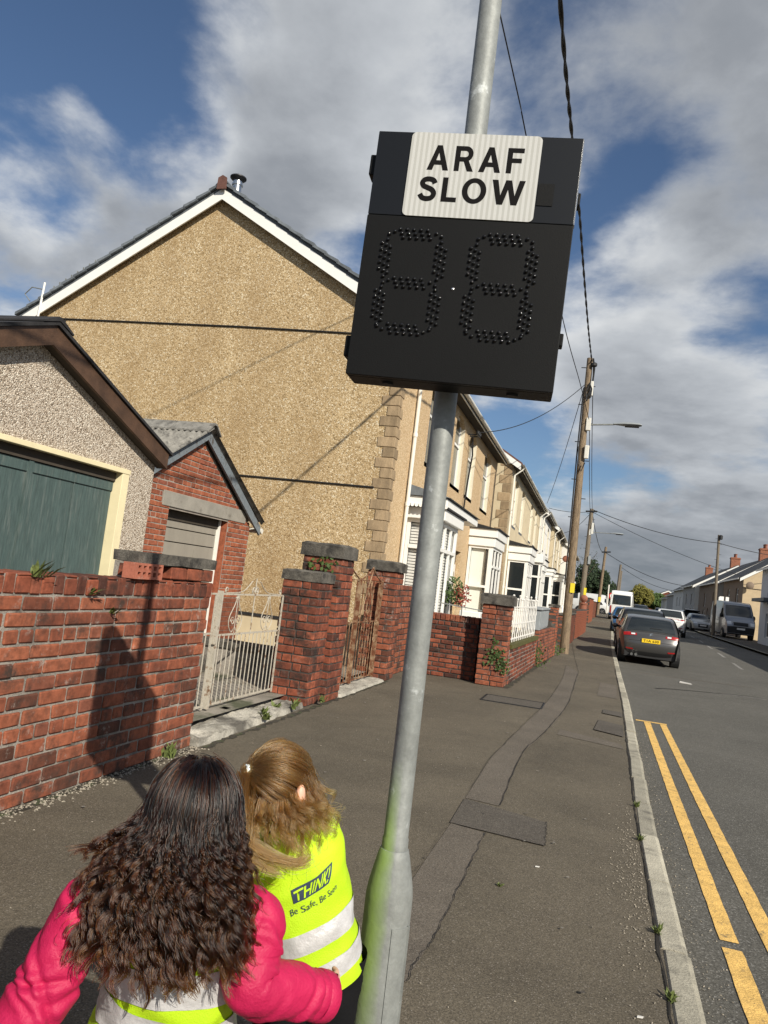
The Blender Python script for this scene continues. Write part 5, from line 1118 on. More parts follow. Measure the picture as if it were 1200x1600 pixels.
def street_lamp(label,x,y,z,xe,L=.62,side=1):
    t=thing('street_lamp',label,'street lamp',(x,y,z),'street lamps on the poles')
    MB().box(x-.07,x+.07,y-.14,y-.02,z-.18,z+.2).build('bracket_box',K['plastic_white'],t,bevel=.015)
    MB().tube([(x,y-.08,z),(x+.3*side,y-.08,z+.02),(xe-.5*side,y-.08,z+.05)],.025,8).build('arm',K['galv'],t,smooth=True)
    h=MB(); secs=[(-.52,.04,.04),(-.40,.07,.05),(-.25,.13,.07),(0,.15,.075),(.2,.13,.055),(.27,.08,.03)]
    h.grid([[(xe+side*a,y-.08+w*math.cos(q),z+.06+hh_*math.sin(q)*(1 if math.sin(q)>0 else .55)) for q in [2*math.pi*k/12 for k in range(12)]] for a,w,hh_ in secs],True)
    h.build('lamp_head',K['plastic_grey'],t,smooth=True)
    MB().box(xe-.2,xe+.2,y-.19,y+.03,z+.005,z+.02).build('lens',K['dark_trim'],t)
street_lamp('slim street lamp on a long arm from the nearest timber pole','' or -.72,23.3,6.79,.52)
p2=timber_pole('grey telegraph pole with street lamp beyond the nearest timber pole','' or -.95,50,7.5,.17,.12,'timber_grey',-.84)
MB().box(-.86,-.70,49.84,49.9,1.9,2.5).build('notice',K['notice_yellow'],p2); MB().bar((-1.2,49.9,7.3),(-.5,49.9,7.35),.1).build('crossarm',K['cowl'],p2); MB().box(-.76,-.62,49.82,49.9,5.9,6.6).build('terminal_box',K['plastic_white'],p2); MB().box(-.78,-.62,49.8,49.9,4.0,4.5).build('equipment_box',K['plastic_grey'],p2)
street_lamp('street lamp hanging from the grey second pole','' or -.8,50,6.0,.95)
p3=timber_pole('third telegraph pole with short crossarm before the evergreen tree','' or .12,84,7.7,.17,.13,'timber',.38,steps=False); MB().bar((.0,83.9,7.1),(.9,83.9,7.2),.14).build('crossarm',K['cowl'],p3); MB().box(.1,.35,83.7,83.85,1.9,2.4).build('notice',K['notice_yellow'],p3)
p4_=timber_pole('far dark telegraph pole by the round road sign','' or 2.35,108,7.3,.19,.15,'timber_grey',2.6,steps=False)
p5_=timber_pole('farthest small telegraph pole just right of the dark one','' or 3.05,126,7.3,.17,.13,'timber_grey',3.25,steps=False)
pr=timber_pole('timber telegraph pole across the road beside the silver van','' or 8.22,60.5,7.65,.125,.09,'timber_grey',8.1); MB().lathe((8.22,60.4,7.3),[(.06,0),(.13,.04),(.13,.3),(.06,.34)],12).build('terminal_box',K['dark_trim'],pr)
def cable(label,pts,r=.012,sag=0.0,n=28,twist=False):
    P=[Vector(p) for p in pts]
    if len(P)==2: P=[P[0].lerp(P[1],i/n)-Vector((0,0,sag*4*(i/n)*(1-i/n))) for i in range(n+1)]
    else: P=[Vector(p) for p in catmull(pts,n+1)]
    mb=MB()
    if twist:
        Q=[Vector(p) for p in catmull(pts,260)]
        for ph in (0,math.pi): mb.tube([q+Vector((math.cos(i*.55+ph),0,math.sin(i*.55+ph)))*.012 for i,q in enumerate(Q)],r,5)
    else: mb.tube(P,r,6)
    return tag(mb.build('overhead_cable',K['cable'],None,smooth=True),label,'cable','overhead cables')
cable('thick twisted black cable running overhead from the nearest timber pole towards the viewer',[(-.80,23.2,8.72),(-.83,19.6,8.40),(-.83,15.5,7.98),(-.83,12,7.67),(-.83,9.3,7.30),(-.83,6.7,7.02),(-.8,2,6.8),(-.7,-5,7.1),(-.6,-16,8.7)],.0135,twist=True)
cable('thin dark cable dropping from beside the speed display to the pole lamp bracket',[(-.72,23.1,6.93),(-.95,20.5,7.27),(-1.26,16.5,7.55),(-1.66,11,8.40),(-1.85,10,8.92),(-2.9,2,11.2)],.010)
cable('service cable slung from the tan house bracket up to the nearest pole',[(-3.44,20.2,5.72),(-.93,23.2,8.0)],.011,.35)
cable('service cable falling from the nearest pole to the second terrace eaves',[(-.95,23.3,7.95),(-2.95,40.5,6.45)],.011,.25)
cable('street cable strung between the nearest pole and the grey second pole, upper of the pair',[(-.74,23.25,8.55),(-.80,49.9,7.4)],.014,.45)
cable('street cable strung between the nearest pole and the grey second pole, lower of the pair',[(-.70,23.2,6.95),(-.76,49.9,6.3)],.012,.5)
cable('cable crossing the road from the second pole to the pole beside the silver van',[(-.80,49.9,7.45),(8.1,60.4,7.05)],.022,.35)
cable('cable from the pole beside the silver van to the tan gabled house',[(8.1,60.4,7.05),(14.5,62,6.6)],.022,.2)
cable('lower cable crossing the road from the second pole towards the tan gable',[(-.80,49.9,7.3),(10.6,64.2,5.0)],.016,.3)
cable('drooping cable crossing from the third pole to the white house across the road',[(.4,84,7.1),(11.2,103,5.2)],.03,.7)
cable('service cable from the second pole to the white terraced house',[(-.90,49.9,7.3),(-3.0,43,6.5)],.014,.12)
cable('service cable from the second pole to the pale cream terraced pair',[(-.90,49.9,7.2),(-2.85,55,6.2)],.014,.3)
cable('street cable strung from the second pole to the third pole',[(-.80,50.1,7.3),(.35,84,7.1)],.022,.8)
cable('faint far cable crossing from the dark pole to the far roofs',[(2.6,108,7.0),(12,130,5.2)],.03,.6)
# road signs
t=thing('road_sign','small round red-ringed road sign on a post at the far left kerb','road sign',(1.35,76,gz(76))); MB().tube([(1.35,76,.3),(1.35,76,2.9)],.05,8).build('post',K['galv'],t); MB().lathe((1.35,75.93,2.55),[(.34,0),(.34,.02)],24,'y').build('rim',M('sign_red',(.55,.02,.02),.4,.0),t); MB().lathe((1.35,75.91,2.55),[(.24,0),(.24,.015)],24,'y').build('face',K['plate_white'],t)
t=thing('street_post','pale lamp column beside the round red-ringed sign','post',(.9,76.5,gz(76))); MB().tube([(.95,77,.3),(.95,77,3.6)],.06,8).build('shaft',K['upvc_old'],t)
t=thing('notice_board','pair of white boards on a white post before the tan gabled house','board',(8.75,62,gz(62)))
MB().bar((8.60,61.9,.2),(8.66,61.9,3.2),.10).build('post',K['upvc'],t)
for a,b in ((8.66,8.95),(9.08,9.30)): MB().box(a,b,61.86,61.92,2.0,3.25).build('board',K['upvc'],t)
MB().box(8.62,9.34,61.925,61.96,1.95,2.05).build('rail',K['upvc'],t)
t=thing('hanging_sign','small black sign standing out from the white house across the road','sign',(11.1,101,3)); MB().box(10.55,11.35,101.2,101.3,3.2,4.0).build('panel',K['dark_trim'],t); MB().bar((11.3,101.3,4.02),(11.42,102,4.02),.06).build('arm',K['dark_trim'],t)
# ------------------------------------------------------------------ vehicles
def paint(name,col,metal=.0,rough=.28): return M(name,col,rough,.04,2,metal=metal,spec=.5,coat=.6)
def vehicle(name,label,cat,loc,rz,prof,Wd,belt,spec,group='parked cars and vans'):
    t=thing(name,label,cat,loc,group); WL[t.name_full]=Vector((0,0,0)); body=spec['paint']
    cp=catmull(prof,6*(len(prof)-1)+1); npt=len(cp); Hh=max(p[1] for p in prof); y0=min(p[0] for p in prof); y1=max(p[0] for p in prof)
    tum=spec.get('tum',.20)
    def wid(z):
        w=Wd/2
        if z<belt: return w*(.94+.06*min(1,max(0,(z-.2)/(belt*.5))))
        f=(z-belt)/(Hh-belt); return w*(1-tum*f**1.15)
    def tap(y):
        f=abs((y-(y0+y1)/2)/((y1-y0)/2)); return 1-spec.get('taper',.13)*f**6
    def top(i,u,off=0.0):
        i=min(max(i,0),npt-1.001); a=int(i); p=cp[a]+(cp[min(a+1,npt-1)]-cp[a])*(i-a); d=cp[min(a+1,npt-1)]-cp[max(a-1,0)]; nn=np.array([-d[1],d[0]]); nn=nn/(np.linalg.norm(nn)+1e-9)
        e=-.035*abs(u)**8 -.05*u*u*abs(nn[0]) + off
        q=p+nn*e*(1 if True else 0); return (u*wid(p[1])*tap(p[0])*(1+(.004 if off else 0)), q[0], q[1])
    # outward normal: profile runs rear-bottom, over the roof, to front-bottom => left normal points outward
    m=MB(); us=[-1,-.96,-.88,-.7,-.45,-.2,0,.2,.45,.7,.88,.96,1]
    m.grid([[top(i,u) for u in us] for i in range(npt)])
    zb=min(p[1] for p in prof)
    ys_=np.linspace(y0+.01,y1-.01,34)
    def ztop(y):
        zt=zb+.02
        for a,b in zip(cp,cp[1:]):
            lo,hi=min(a[0],b[0]),max(a[0],b[0])
            if lo<=y<=hi and hi>lo: zt=max(zt,a[1]+(b[1]-a[1])*(y-a[0])/(b[0]-a[0]))
        return zt
    for s in (-1,1):
        m.grid([[(s*wid(lerp(zb,ztop(y),k/9))*tap(y)*1.0,y,lerp(zb,ztop(y)-.012,k/9)) for k in range(10)] for y in ys_])
    m.build('body',body,t,smooth=True)
    MB().box(-Wd*.42,Wd*.42,y0+.12,y1-.12,zb-.02,zb+.35).build('underbody',K['dark_trim'],t)
    def patch(nm,mat,i0,i1,u0,u1,off=.008,n=8,k=10,parent=t,trap=0.0):
        q=MB(); q.grid([[top(lerp(i0,i1,a/n),lerp(u0,u1,b/k)*(1-trap*a/n),off) for b in range(k+1)] for a in range(n+1)]); return q.build(nm,mat,parent,smooth=True)
    def sidep(nm,mat,quad,s,off=.008):
        q=MB(); a,b,c,d=[np.array(p) for p in quad]; rows=[]
        for i in range(7):
            r=[]
            for j in range(5):
                p=(a+(b-a)*i/6)*(1-j/4)+(d+(c-d)*i/6)*(j/4); r.append((s*(wid(p[1])*tap(p[0])+off),p[0],p[1]))
            rows.append(r)
        q.grid(rows); return q.build(nm,mat,t,smooth=True)
    for it in spec.get('patches',()): 
        o=patch(it[0],it[1],it[2]*6,it[3]*6,it[4],it[5],it[6] if len(it)>6 else .008,trap=it[7] if len(it)>7 else 0)
    for nm,mt,quad in spec.get('sides',()):
        for s in (-1,1): sidep(nm,mt,quad,s)
    wr=spec.get('wheel',.31)
    for wy in spec['wy']:
        for s in (-1,1):
            x=s*(Wd/2-.10); 
            MB().lathe((s*(Wd/2-.22),wy,wr),[(wr+.055,0),(wr+.055,s*.225)] if s>0 else [(wr+.055,s*.225),(wr+.055,0)],24,'x').build('wheel_arch',K['dark_trim'],t)
            w=empty('wheel',t,(x,wy,0)); 
            MB().lathe((x-.10,wy,wr),[(wr*.6,0),(wr*.93,.0),(wr,.03),(wr,.19),(wr*.93,.22),(wr*.62,.22)],26,'x').build('tyre',K['rubber'],w,smooth=True)
            r=MB(); r.lathe((x+s*.075,wy,wr),[(wr*.10,.0),(wr*.10,.04)],12,'x')
            for k in range(5):
                a=2*math.pi*k/5; r.bar((x+s*.09,wy,wr),(x+s*.085,wy+wr*.62*math.cos(a),wr+wr*.62*math.sin(a)),.05,.07)
            r.lathe((x+s*.06,wy,wr),[(wr*.58,0),(wr*.66,0),(wr*.66,.06),(wr*.58,.06)],24,'x'); r.build('rim',K['alloy'],w)
    for s in (-1,1):
        if 'mirror' in spec:
            my,mz=spec['mirror']; MB().sphere((s*(wid(mz)*tap(my)+.10),my,mz),(.10,.06,.08) if 'bigmirror' not in spec else (.10,.08,.17),10,7).build('wing_mirror',spec.get('mirmat',body),t,smooth=True)
    if 'plate' in spec:
        (pi,pw,ph,pm,txt)=spec['plate']; c=Vector(top(pi*6,0,.02)); d=np.array(top(pi*6+.5,0))-np.array(top(pi*6-.5,0)); sgn=-1 if c.y<(y0+y1)/2 else 1
        b=MB().box(c.x-pw/2,c.x+pw/2,c.y-.012,c.y+.012,c.z-ph/2,c.z+ph/2).build('number_plate',K[pm],t); bl=Vector(b.location)
        if txt: add_text(b,txt,lambda x,z:(sgn*-1*x-(0),c.y+sgn*.0135-bl.y,z-bl.z),-pw*.42,pw*.42,c.z-ph*.30,c.z+ph*.30,K['black_ink'],.02)
    for f in spec.get('extra',()): f(t,top,wid,tap)
    t.rotation_euler=(0,0,rz); t.location=loc
    return t
hatch=[(-2.00,.24),(-2.12,.42),(-2.15,.64),(-2.07,.86),(-1.98,.98),(-1.72,1.20),(-1.38,1.40),(-.6,1.46),(.15,1.42),(.95,1.02),(1.75,.82),(2.05,.62),(2.08,.26)]
def exhaust(t,top,wid,tap):
    for x in (-.40,-.52): MB().tube([(x,-1.9,.30),(x,-2.16,.29)],.042,10).build('exhaust_pipe',K['steel'],t,smooth=True)
def badge(t,top,wid,tap):
    c=Vector(top(20.5,0,.012)); MB().prism([(c.x-.05,c.y,c.z-.045),(c.x+.05,c.y-.004,c.z-.02),(c.x+.05,c.y-.004,c.z+.0),(c.x-.02,c.y,c.z-.012),(c.x+.05,c.y,c.z+.045),(c.x-.05,c.y+.004,c.z+.02)],(0,-.01,0)).build('badge',K['steel'],t)
pgrey=paint('grey_metallic',(.085,.082,.080),.55,.32)
gl=K['glass']
def hspec(p,plate=None,lights='red',**k):
    d=dict(paint=p,wy=(-1.32,1.28),wheel=.315,mirror=(.62,1.02),tum=.24,taper=.14,
      patches=[('rear_window',gl,4.15,5.85,-.86,.86,.008,.06),('tail_light',K['red_lens'],2.95,3.75,-1.0,-.74,.012),('tail_light',K['red_lens'],2.95,3.75,.74,1.0,.012),('tail_light',K['red_lens'],2.98,3.5,-.74,-.52,.011),('tail_light',K['red_lens'],2.98,3.5,.52,.74,.011),('rear_light_lens',K['clear_lens'],3.1,3.45,-.72,-.58,.016),('rear_light_lens',K['clear_lens'],3.1,3.45,.58,.72,.016),
               ('lower_bumper',K['dark_trim'],.05,.85,-.80,.80,.010),('reflector',K['red_lens'],1.0,1.2,-.93,-.66,.012),('reflector',K['red_lens'],1.0,1.2,.66,.93,.012),('panel_gap',K['dark_trim'],2.28,2.33,-.80,.80,.006),('panel_gap',K['dark_trim'],3.98,4.03,-.9,.9,.006),('wiper',K['dark_trim'],4.5,4.56,-.05,.40,.02),('windscreen',gl,8.1,8.95,-.88,.88,.008),('headlight',K['clear_lens'],10.2,10.8,-.95,-.55,.010),('headlight',K['clear_lens'],10.2,10.8,.55,.95,.010),('grille',K['dark_trim'],10.9,11.7,-.5,.5,.01)],
      sides=[('side_window',gl,((-1.35,1.04),(-.45,1.00),(-.45,1.33),(-1.15,1.33))),('side_window',gl,((-.38,1.00),(.75,.98),(.10,1.34),(-.38,1.35)))])
    if plate: d['plate']=plate
    d.update(k); return d
vehicle('parked_car','dark grey hatchback parked nearest at the left kerb, yellow plate showing','car',(1.62,26.55,gz(25)-.10),math.radians(.5),hatch,1.76,.95,hspec(pgrey,(2.35,.52,.115,'plate_yellow','T1A 630'),extra=(exhaust,badge)))
suv=[(-2.1,.28),(-2.2,.5),(-2.22,.8),(-2.15,1.02),(-2.05,1.12),(-1.85,1.38),(-1.55,1.58),(-.6,1.63),(.2,1.58),(1.0,1.14),(1.9,.98),(2.2,.74),(2.22,.3)]
pblack=paint('black_metallic',(.018,.018,.021),.3)
def sspec(p,**k): return hspec(p,wheel=.34,mirror=(.7,1.16),sides=[('side_window',gl,((-1.5,1.17),(-.45,1.12),(-.45,1.48),(-1.35,1.48))),('side_window',gl,((-.38,1.12),(.8,1.10),(.15,1.49),(-.38,1.50)))],**k)
vehicle('parked_car','black car mostly hidden in front of the dark grey hatchback','car',(1.72,32.3,gz(31)-.10),0,suv,1.80,1.08,sspec(pblack))
vehicle('parked_car','blue hatchback at the left kerb beyond the black car','car',(1.70,46.4,gz(45)-.10),math.radians(-1),[(p[0]*.9,p[1]*1.03) for p in hatch],1.70,.98,hspec(paint('blue_metallic',(.035,.115,.26),.25)))
pw=paint('white_car_paint',(.72,.72,.70),.0)
vehicle('moving_car','white estate car driving away with a full-width red tail light','car',(4.62,53.2,gz(52)-.09),math.radians(-5),suv,1.88,1.08,sspec(pw,plate=(1.9,.52,.115,'plate_yellow',None),extra=(lambda t,top,wid,tap: MB().grid([[top(19.5+a*1.2,lerp(-.9,.9,b/10),.013) for b in range(11)] for a in (0,1)]).build('light_bar',K['red_lens'],t),)),group=None)
van=[(-2.7,.35),(-2.8,.6),(-2.8,1.3),(-2.78,2.1),(-2.65,2.52),(-2.2,2.60),(0,2.62),(1.0,2.55),(1.45,2.3),(2.05,1.55),(2.55,1.22),(2.75,.9),(2.75,.4)]
def vspec(p,**k):
    d=dict(paint=p,wy=(-1.7,1.75),wheel=.34,mirror=(1.55,1.55),bigmirror=1,mirmat=K['dark_trim'],tum=.12,taper=.10,
     patches=[('rear_window',gl,2.25,2.95,-.86,.86,.010),('tail_light',K['red_lens'],1.3,2.1,-1,-.88,.012),('tail_light',K['red_lens'],1.3,2.1,.88,1,.012),('windscreen',gl,7.9,8.95,-.90,.90,.010,.0),('grille',K['dark_trim'],10.15,10.9,-.52,.52,.014),('lower_bumper',K['dark_trim'],11.05,11.95,-.96,.96,.012),('headlight',K['clear_lens'],10.0,10.75,-.97,-.66,.013),('headlight',K['clear_lens'],10.0,10.75,.66,.97,.013)],
     sides=[('side_window',gl,((.95,1.45),(1.9,1.40),(1.45,2.05),(1.0,2.08)))]); d.update(k); return d
vehicle('parked_van','silver grey panel van parked facing us on the right-hand pavement','van',(9.42,60.7,gz(58)+.0),math.radians(180+4),van,2.0,1.35,vspec(paint('silver_van_paint',(.26,.27,.29),.4,.35),plate=(11.35,.52,.12,'plate_white',None)))
mini=[(-2.6,.35),(-2.7,.6),(-2.72,1.4),(-2.65,2.2),(-2.5,2.55),(-2.1,2.68),(0,2.7),(1.0,2.62),(1.6,2.3),(2.1,1.6),(2.55,1.2),(2.7,.9),(2.7,.4)]
vehicle('parked_minibus','white minibus with big rear window parked at the far left kerb','minibus',(2.15,73.5,gz(72)-.1),math.radians(-2),mini,2.05,1.4,vspec(pw,patches=[('rear_window',gl,2.05,3.2,-.84,.84,.010),('tail_light',K['red_lens'],1.1,1.9,-1,-.88,.012),('tail_light',K['red_lens'],1.1,1.9,.88,1,.012),('windscreen',gl,7.9,8.95,-.9,.9,.010)]))
psil=paint('silver_paint',(.30,.31,.31),.45,.35)
vehicle('parked_car','silver hatchback parked facing us across the road before the raised tailgate','car',(8.55,71.5,gz(70)-.08),math.radians(180+2),hatch,1.76,.95,hspec(psil,plate=(11.3,.5,.11,'plate_white',None)))
def tailgate(t,top,wid,tap):
    q=MB(); q.grid([[(x,-1.4-k*.22,1.66+.10*math.sin(k*.9)+.03*(1-(x/.62)**2)) for x in [-.62,-.4,-.15,.15,.4,.62]] for k in range(5)]); q.prism([(-.62,-2.3,1.70),(.62,-2.3,1.70),(.62,-1.4,1.62),(-.62,-1.4,1.62)],(0,0,-.04)); q.build('raised_tailgate',pblack,t,smooth=True)
vehicle('parked_car','dark car with its tailgate raised behind the silver hatchback','car',(8.35,78.0,gz(76)-.08),math.radians(2),suv,1.8,1.08,sspec(pblack,extra=(tailgate,)))
vehicle('parked_car','white car seen side on beyond the far brick walls','car',(-.55,92.5,gz(92)-.05),math.radians(82),hatch,1.75,.95,hspec(pw))
vehicle('parked_van','small white van behind the side-on white car','van',(-1.2,99,gz(99)-.05),math.radians(80),[(p[0]*.8,p[1]*.85) for p in van],1.9,1.2,vspec(pw))
vehicle('moving_car','distant dark car coming down the middle of the road','car',(4.4,86,gz(86)-.1),math.radians(176),suv,1.8,1.08,sspec(pblack),group=None)
vehicle('parked_car','distant white hatchback beyond the minibus','car',(4.0,99,gz(99)-.1),math.radians(-3),hatch,1.75,.95,hspec(pw))
vehicle('parked_car','distant grey hatchback far along the right side','car',(7.6,100,gz(100)-.08),math.radians(178),hatch,1.75,.95,hspec(psil))
# ------------------------------------------------------------------ trees and plants
def tree(name,label,x,y,z,h,R,mat,n,size,seed,trunk=.3,crowns=None):
    t=thing(name,label,'tree',(x,y,z),'trees at the far end'); r=random.Random(seed)
    tb=MB(); tb.tube([(x,y,z-.4),(x+.1,y,z+h*.25),(x-.1,y+.1,z+h*.55),(x,y,z+h*.9)],[trunk,trunk*.75,trunk*.5,.05],8)
    for k in range(7):
        a=r.uniform(0,6.28); q=r.uniform(.3,.75); tb.tube([(x,y,z+h*q*.8),(x+R*.45*math.cos(a),y+R*.45*math.sin(a),z+h*(q+.08)),(x+R*.8*math.cos(a),y+R*.8*math.sin(a),z+h*(q+.2))],[trunk*.35,trunk*.2,.03],6)
    tb.build('trunk',K['bark'],t,smooth=True)
    mb=MB()
    for c,rr,m_ in crowns or [((0,0,.62),(1,1,.40),1.0),((-.45,.1,.5),(.6,.6,.28),.5),((.45,-.1,.55),(.6,.6,.3),.5)]:
        leafy(mb,(x+c[0]*R,y+c[1]*R,z+c[2]*h),(rr[0]*R,rr[1]*R,rr[2]*h),int(n*m_),size,seed+int(c[0]*100),hollow=.35)
    tag(mb.build('crown',K[mat],t),kind='stuff'); return t
tree('evergreen_tree','tall dark evergreen tree at the end of the left terrace',-1.0,112,1.0,6.3,2.4,'foliage_dark',3600,.26,1,.3)
tree('evergreen_tree','lower dark evergreen bush tree beside the tall evergreen',1.1,116,1.0,4.2,1.7,'foliage_dark',2200,.26,2,.25)
tree('bare_tree','thin half-bare tree rising behind the last terrace roof',-1.9,104,.8,8.6,1.7,'foliage_dark',170,.12,3,.14)
tree('broadleaf_tree','bright yellow-green tree behind the white minibus',8.6,170,1.4,5.2,2.3,'foliage_yellow',4200,.26,4,.3)
tree('broadleaf_tree','brownish green hedge trees at the bend of the road',12.6,190,1.5,4.4,3.0,'foliage',3200,.32,5,.3)
tree('broadleaf_tree','dull green tree filling the gap left of the minibus',5.2,185,1.5,3.4,3.4,'foliage',3000,.32,6,.3)
# standard bush in a pot behind the side wall
b=thing('potted_bush','clipped bush with red-tipped leaves in a pot behind the low side wall','bush',(-2.92,16.0,.15))
MB().lathe((-2.92,16,.15),[(.16,0),(.22,.38),(.24,.40),(.21,.41)],18).build('pot',K['terracotta'],b,smooth=True); MB().tube([(-2.92,16,.5),(-2.90,16,.9),(-2.92,16,1.25)],.025,7).build('stem',K['bark'],b)
mb=leafy(MB(),(-2.95,16,1.44),(.27,.27,.29),620,.042,3); tag(mb.build('foliage',K['foliage'],b),kind='stuff'); mb=leafy(MB(),(-2.70,15.95,1.35),(.17,.2,.24),220,.040,5); tag(mb.build('red_leaves',K['leaf_red'],b),kind='stuff')
t=thing('meter_box','white garden box and thin metal rail behind the low side wall','box',(-2.6,16.6,.2)); MB().box(-2.80,-2.35,16.4,16.8,.2,1.06).build('box_body',K['upvc'],t,bevel=.02); MB().bar((-3.2,15.5,1.19),(-2.15,15.5,1.12),.022).build('rail',K['galv'],t); MB().bar((-2.6,15.5,.2),(-2.6,15.5,1.16),.022).build('rail_post',K['galv'],t)
# tufts: each weed is a thing of its own
def weed(name,label,x,y,z,h,n,seed,mat='weed',nrm=(0,0,1),group='weeds on the walls and kerb',w=.012,spread=.6):
    r=random.Random(seed); mb=MB()
    for i in range(n):
        a=r.uniform(0,6.28); s=r.uniform(.25,1)*spread; d=Vector((math.cos(a)*s,math.sin(a)*s,0))+Vector(nrm)*r.uniform(.6,1.1); L=h*r.uniform(.5,1.1); b0=Vector((x+r.gauss(0,h*.12),y+r.gauss(0,h*.14),z)); sd=d.cross(Vector((0,0,1)))
        if sd.length<1e-3: sd=Vector((1,0,0))
        sd=sd.normalized()*w*r.uniform(.6,1.2); p1=b0+d*L*.55+Vector((0,0,.02*L)); p2=b0+d*L-Vector((0,0,L*.25*s))
        mb.add([b0-sd*.5,b0+sd*.5,p1+sd,p1-sd,p2],[(0,1,2,3),(3,2,4)])
    return tag(mb.build(name,K[mat],None),label,'weed',group)
weed('wall_weed','leafy weed sprouting from the wall top near the left edge',-2.99,3.62,1.29,.15,22,1,nrm=(.35,0,.8))
weed('wall_weed','small weed in the brick-on-edge course right of the leafiest one',-2.985,4.12,1.20,.11,12,2,nrm=(.6,0,.6))
weed('wall_weed','little yellowish weed above the peak of the sign shadow',-2.985,4.36,1.08,.09,10,3,nrm=(.6,0,.6))
weed('wall_weed','tiny weed in a brick joint at the far left edge of the wall',-2.985,3.33,.93,.09,9,8,nrm=(.6,0,.6))
weed('wall_weed','green weed at the wall foot beside the gate threshold',-2.955,5.28,0,.14,26,4,w=.016)
for i,(x,y,l) in enumerate(((-3.1,7.6,'grass tuft under the white gate near the short pier'),(-3.02,7.95,'weed on the threshold against the short pier'),(-3.05,7.2,'small grass clump midway along the white gate threshold'),(-2.93,7.0,'low weed on the pavement edge of the threshold'),(-2.9,8.45,'weeds at the foot of the tall gate pier'),(-2.96,7.75,'flat green weed on the threshold by the pavement'))):
    weed('ground_weed',l,x,y,.04,.10,20,20+i,w=.014,spread=.9)
for i,(x,y,l) in enumerate(((.41,4.05,'grass tuft in the kerb joint midway down the yellow lines'),(.42,3.40,'grass tuft in the kerb joint nearest the viewer'),(.415,5.55,'faint grass tuft behind the kerb farther up'),(.43,6.45,'green tuft at the kerb back beyond the loose gravel'),(-.35,4.2,'single tiny yellow leaf weed on the pavement crack'))):
    weed('kerb_weed',l,x,y,.0,.052 if i<4 else .035,26 if i<4 else 5,40+i,w=.006 if i<4 else .012,spread=.9)
def ivy(label,pts,seed): 
    r=random.Random(seed); mb=MB()
    for c,R,n in pts:
        for i in range(n):
            p=Vector(c)+Vector((r.gauss(0,R),-abs(r.gauss(0,.015)),r.gauss(0,R))); a=Vector((r.gauss(0,1),r.gauss(0,.4),r.gauss(0,1))).normalized()*.028; b=Vector((-a.z,r.gauss(0,.01),a.x))*.7; mb.add([p-a,p+b,p+a,p-b],[(0,1,2,3)])
    return tag(mb.build('ivy',K['foliage'],None),label,'ivy','ivy on the brick pillars')
ivy('ivy trailing over the face of the square corner pillar',[((-1.45,12.705,.42),.09,60),((-1.50,12.705,.55),.05,20),((-1.38,12.705,.33),.05,26),((-1.62,12.705,.40),.04,10),((-1.52,12.705,.72),.03,8)],1)
ivy('small dry creeper under the coping of the tall gate pier',[((-3.12,8.64,1.60),.06,26),((-3.3,8.64,1.58),.04,10)],2)
ivy('green clump where the mossy front wall meets the next one',[((-1.16,17.5,.35),.10,70),((-1.14,17.55,.1),.10,60)],3)
ivy('white-flowered weed clump at the foot of the timber pole wall',[((-.98,22.0,.14),.12,70)],4)
tag(MB().box(-3.38,-3.30,6.86,6.97,.085,.10).build('litter',K['sticker_blue'],None),'scrap of blue litter under the white gate','litter')
for i,(x,y) in enumerate(((-.2,4.6),(.28,3.2),(-2.2,5.0),(-2.45,4.6))): 
    tag(MB().prism([(x,y,.004),(x+.02,y+.004,.004),(x+.024,y+.014,.004),(x+.003,y+.012,.004)],(0,0,.004)).build('litter',K['litter'],None),('small pale chip of litter on the pavement beside the kerb gravel','small pale fleck on the pavement near the lowest kerb stone','small pale fleck on the pavement below the wall shadow','small pale fleck beside the shadow of the post')[i],'litter','pale flecks on the pavement')
tag(MB().prism([(2.05,19.9,gz(19.9)-.094),(2.32,19.8,gz(19.9)-.094),(2.30,19.95,gz(19.9)-.094),(2.1,20.2,gz(19.9)-.094)],(0,0,.02)).build('litter',K['litter'],None),'crumpled white scrap on the road behind the grey car','litter')

# ------------------------------------------------------------------ the two children
def at(px,py,d):
    r=_fwd+_R*((px-600)/CF)-_U*((py-800)/CF); return Vector((0,0,CH))+r*d
K['skin']=M('skin',(.62,.36,.26),.5,.06,20,spec=.4); K['pink']=M('pink_jacket',(.43,.010,.066),.55,.12,6,.3,160,spec=.35); K['black_cloth']=M('black_cloth',(.0065,.0065,.0075),.9,.2,9,.3,120,spec=.15)
K['hivis']=M('hi_vis_yellow',(.43,.65,.014),.6,.08,9,.3,260,spec=.3)
K['silver_tape']=M('reflective_tape',(.56,.55,.55),.42,.14,28,.3,60,metal=.25); K['print']=M('dark_print',(.03,.045,.075),.7,.1); K['shoe']=M('shoe_rubber',(.03,.03,.035),.6,.1)
K['tie']=M('hair_tie',(.62,.70,.76),.6,.1,40); K['lip']=M('lip',(.45,.16,.14),.5,.05)
def hair_mat(name,mel,red,mel_tip,rough=.27):
    m=bpy.data.materials.new(name); m.use_nodes=True; t=m.node_tree; L=t.links.new; t.nodes.remove(t.nodes['Principled BSDF'])
    h=N(t,'ShaderNodeBsdfHairPrincipled'); h.model='CHIANG'; h.parametrization='MELANIN'
    hi=N(t,'ShaderNodeHairInfo'); mr=N(t,'ShaderNodeMapRange'); mr.inputs[1].default_value=.35; mr.inputs[3].default_value=mel; mr.inputs[4].default_value=mel_tip; L(hi.outputs['Intercept'],mr.inputs[0]); L(mr.outputs[0],h.inputs['Melanin'])
    h.inputs['Melanin Redness'].default_value=red; h.inputs['Roughness'].default_value=rough; h.inputs['Radial Roughness'].default_value=.4; h.inputs['Random Color'].default_value=.35; h.inputs['Random Roughness'].default_value=.2
    L(h.outputs[0],t.nodes['Material Output'].inputs[0]); return m
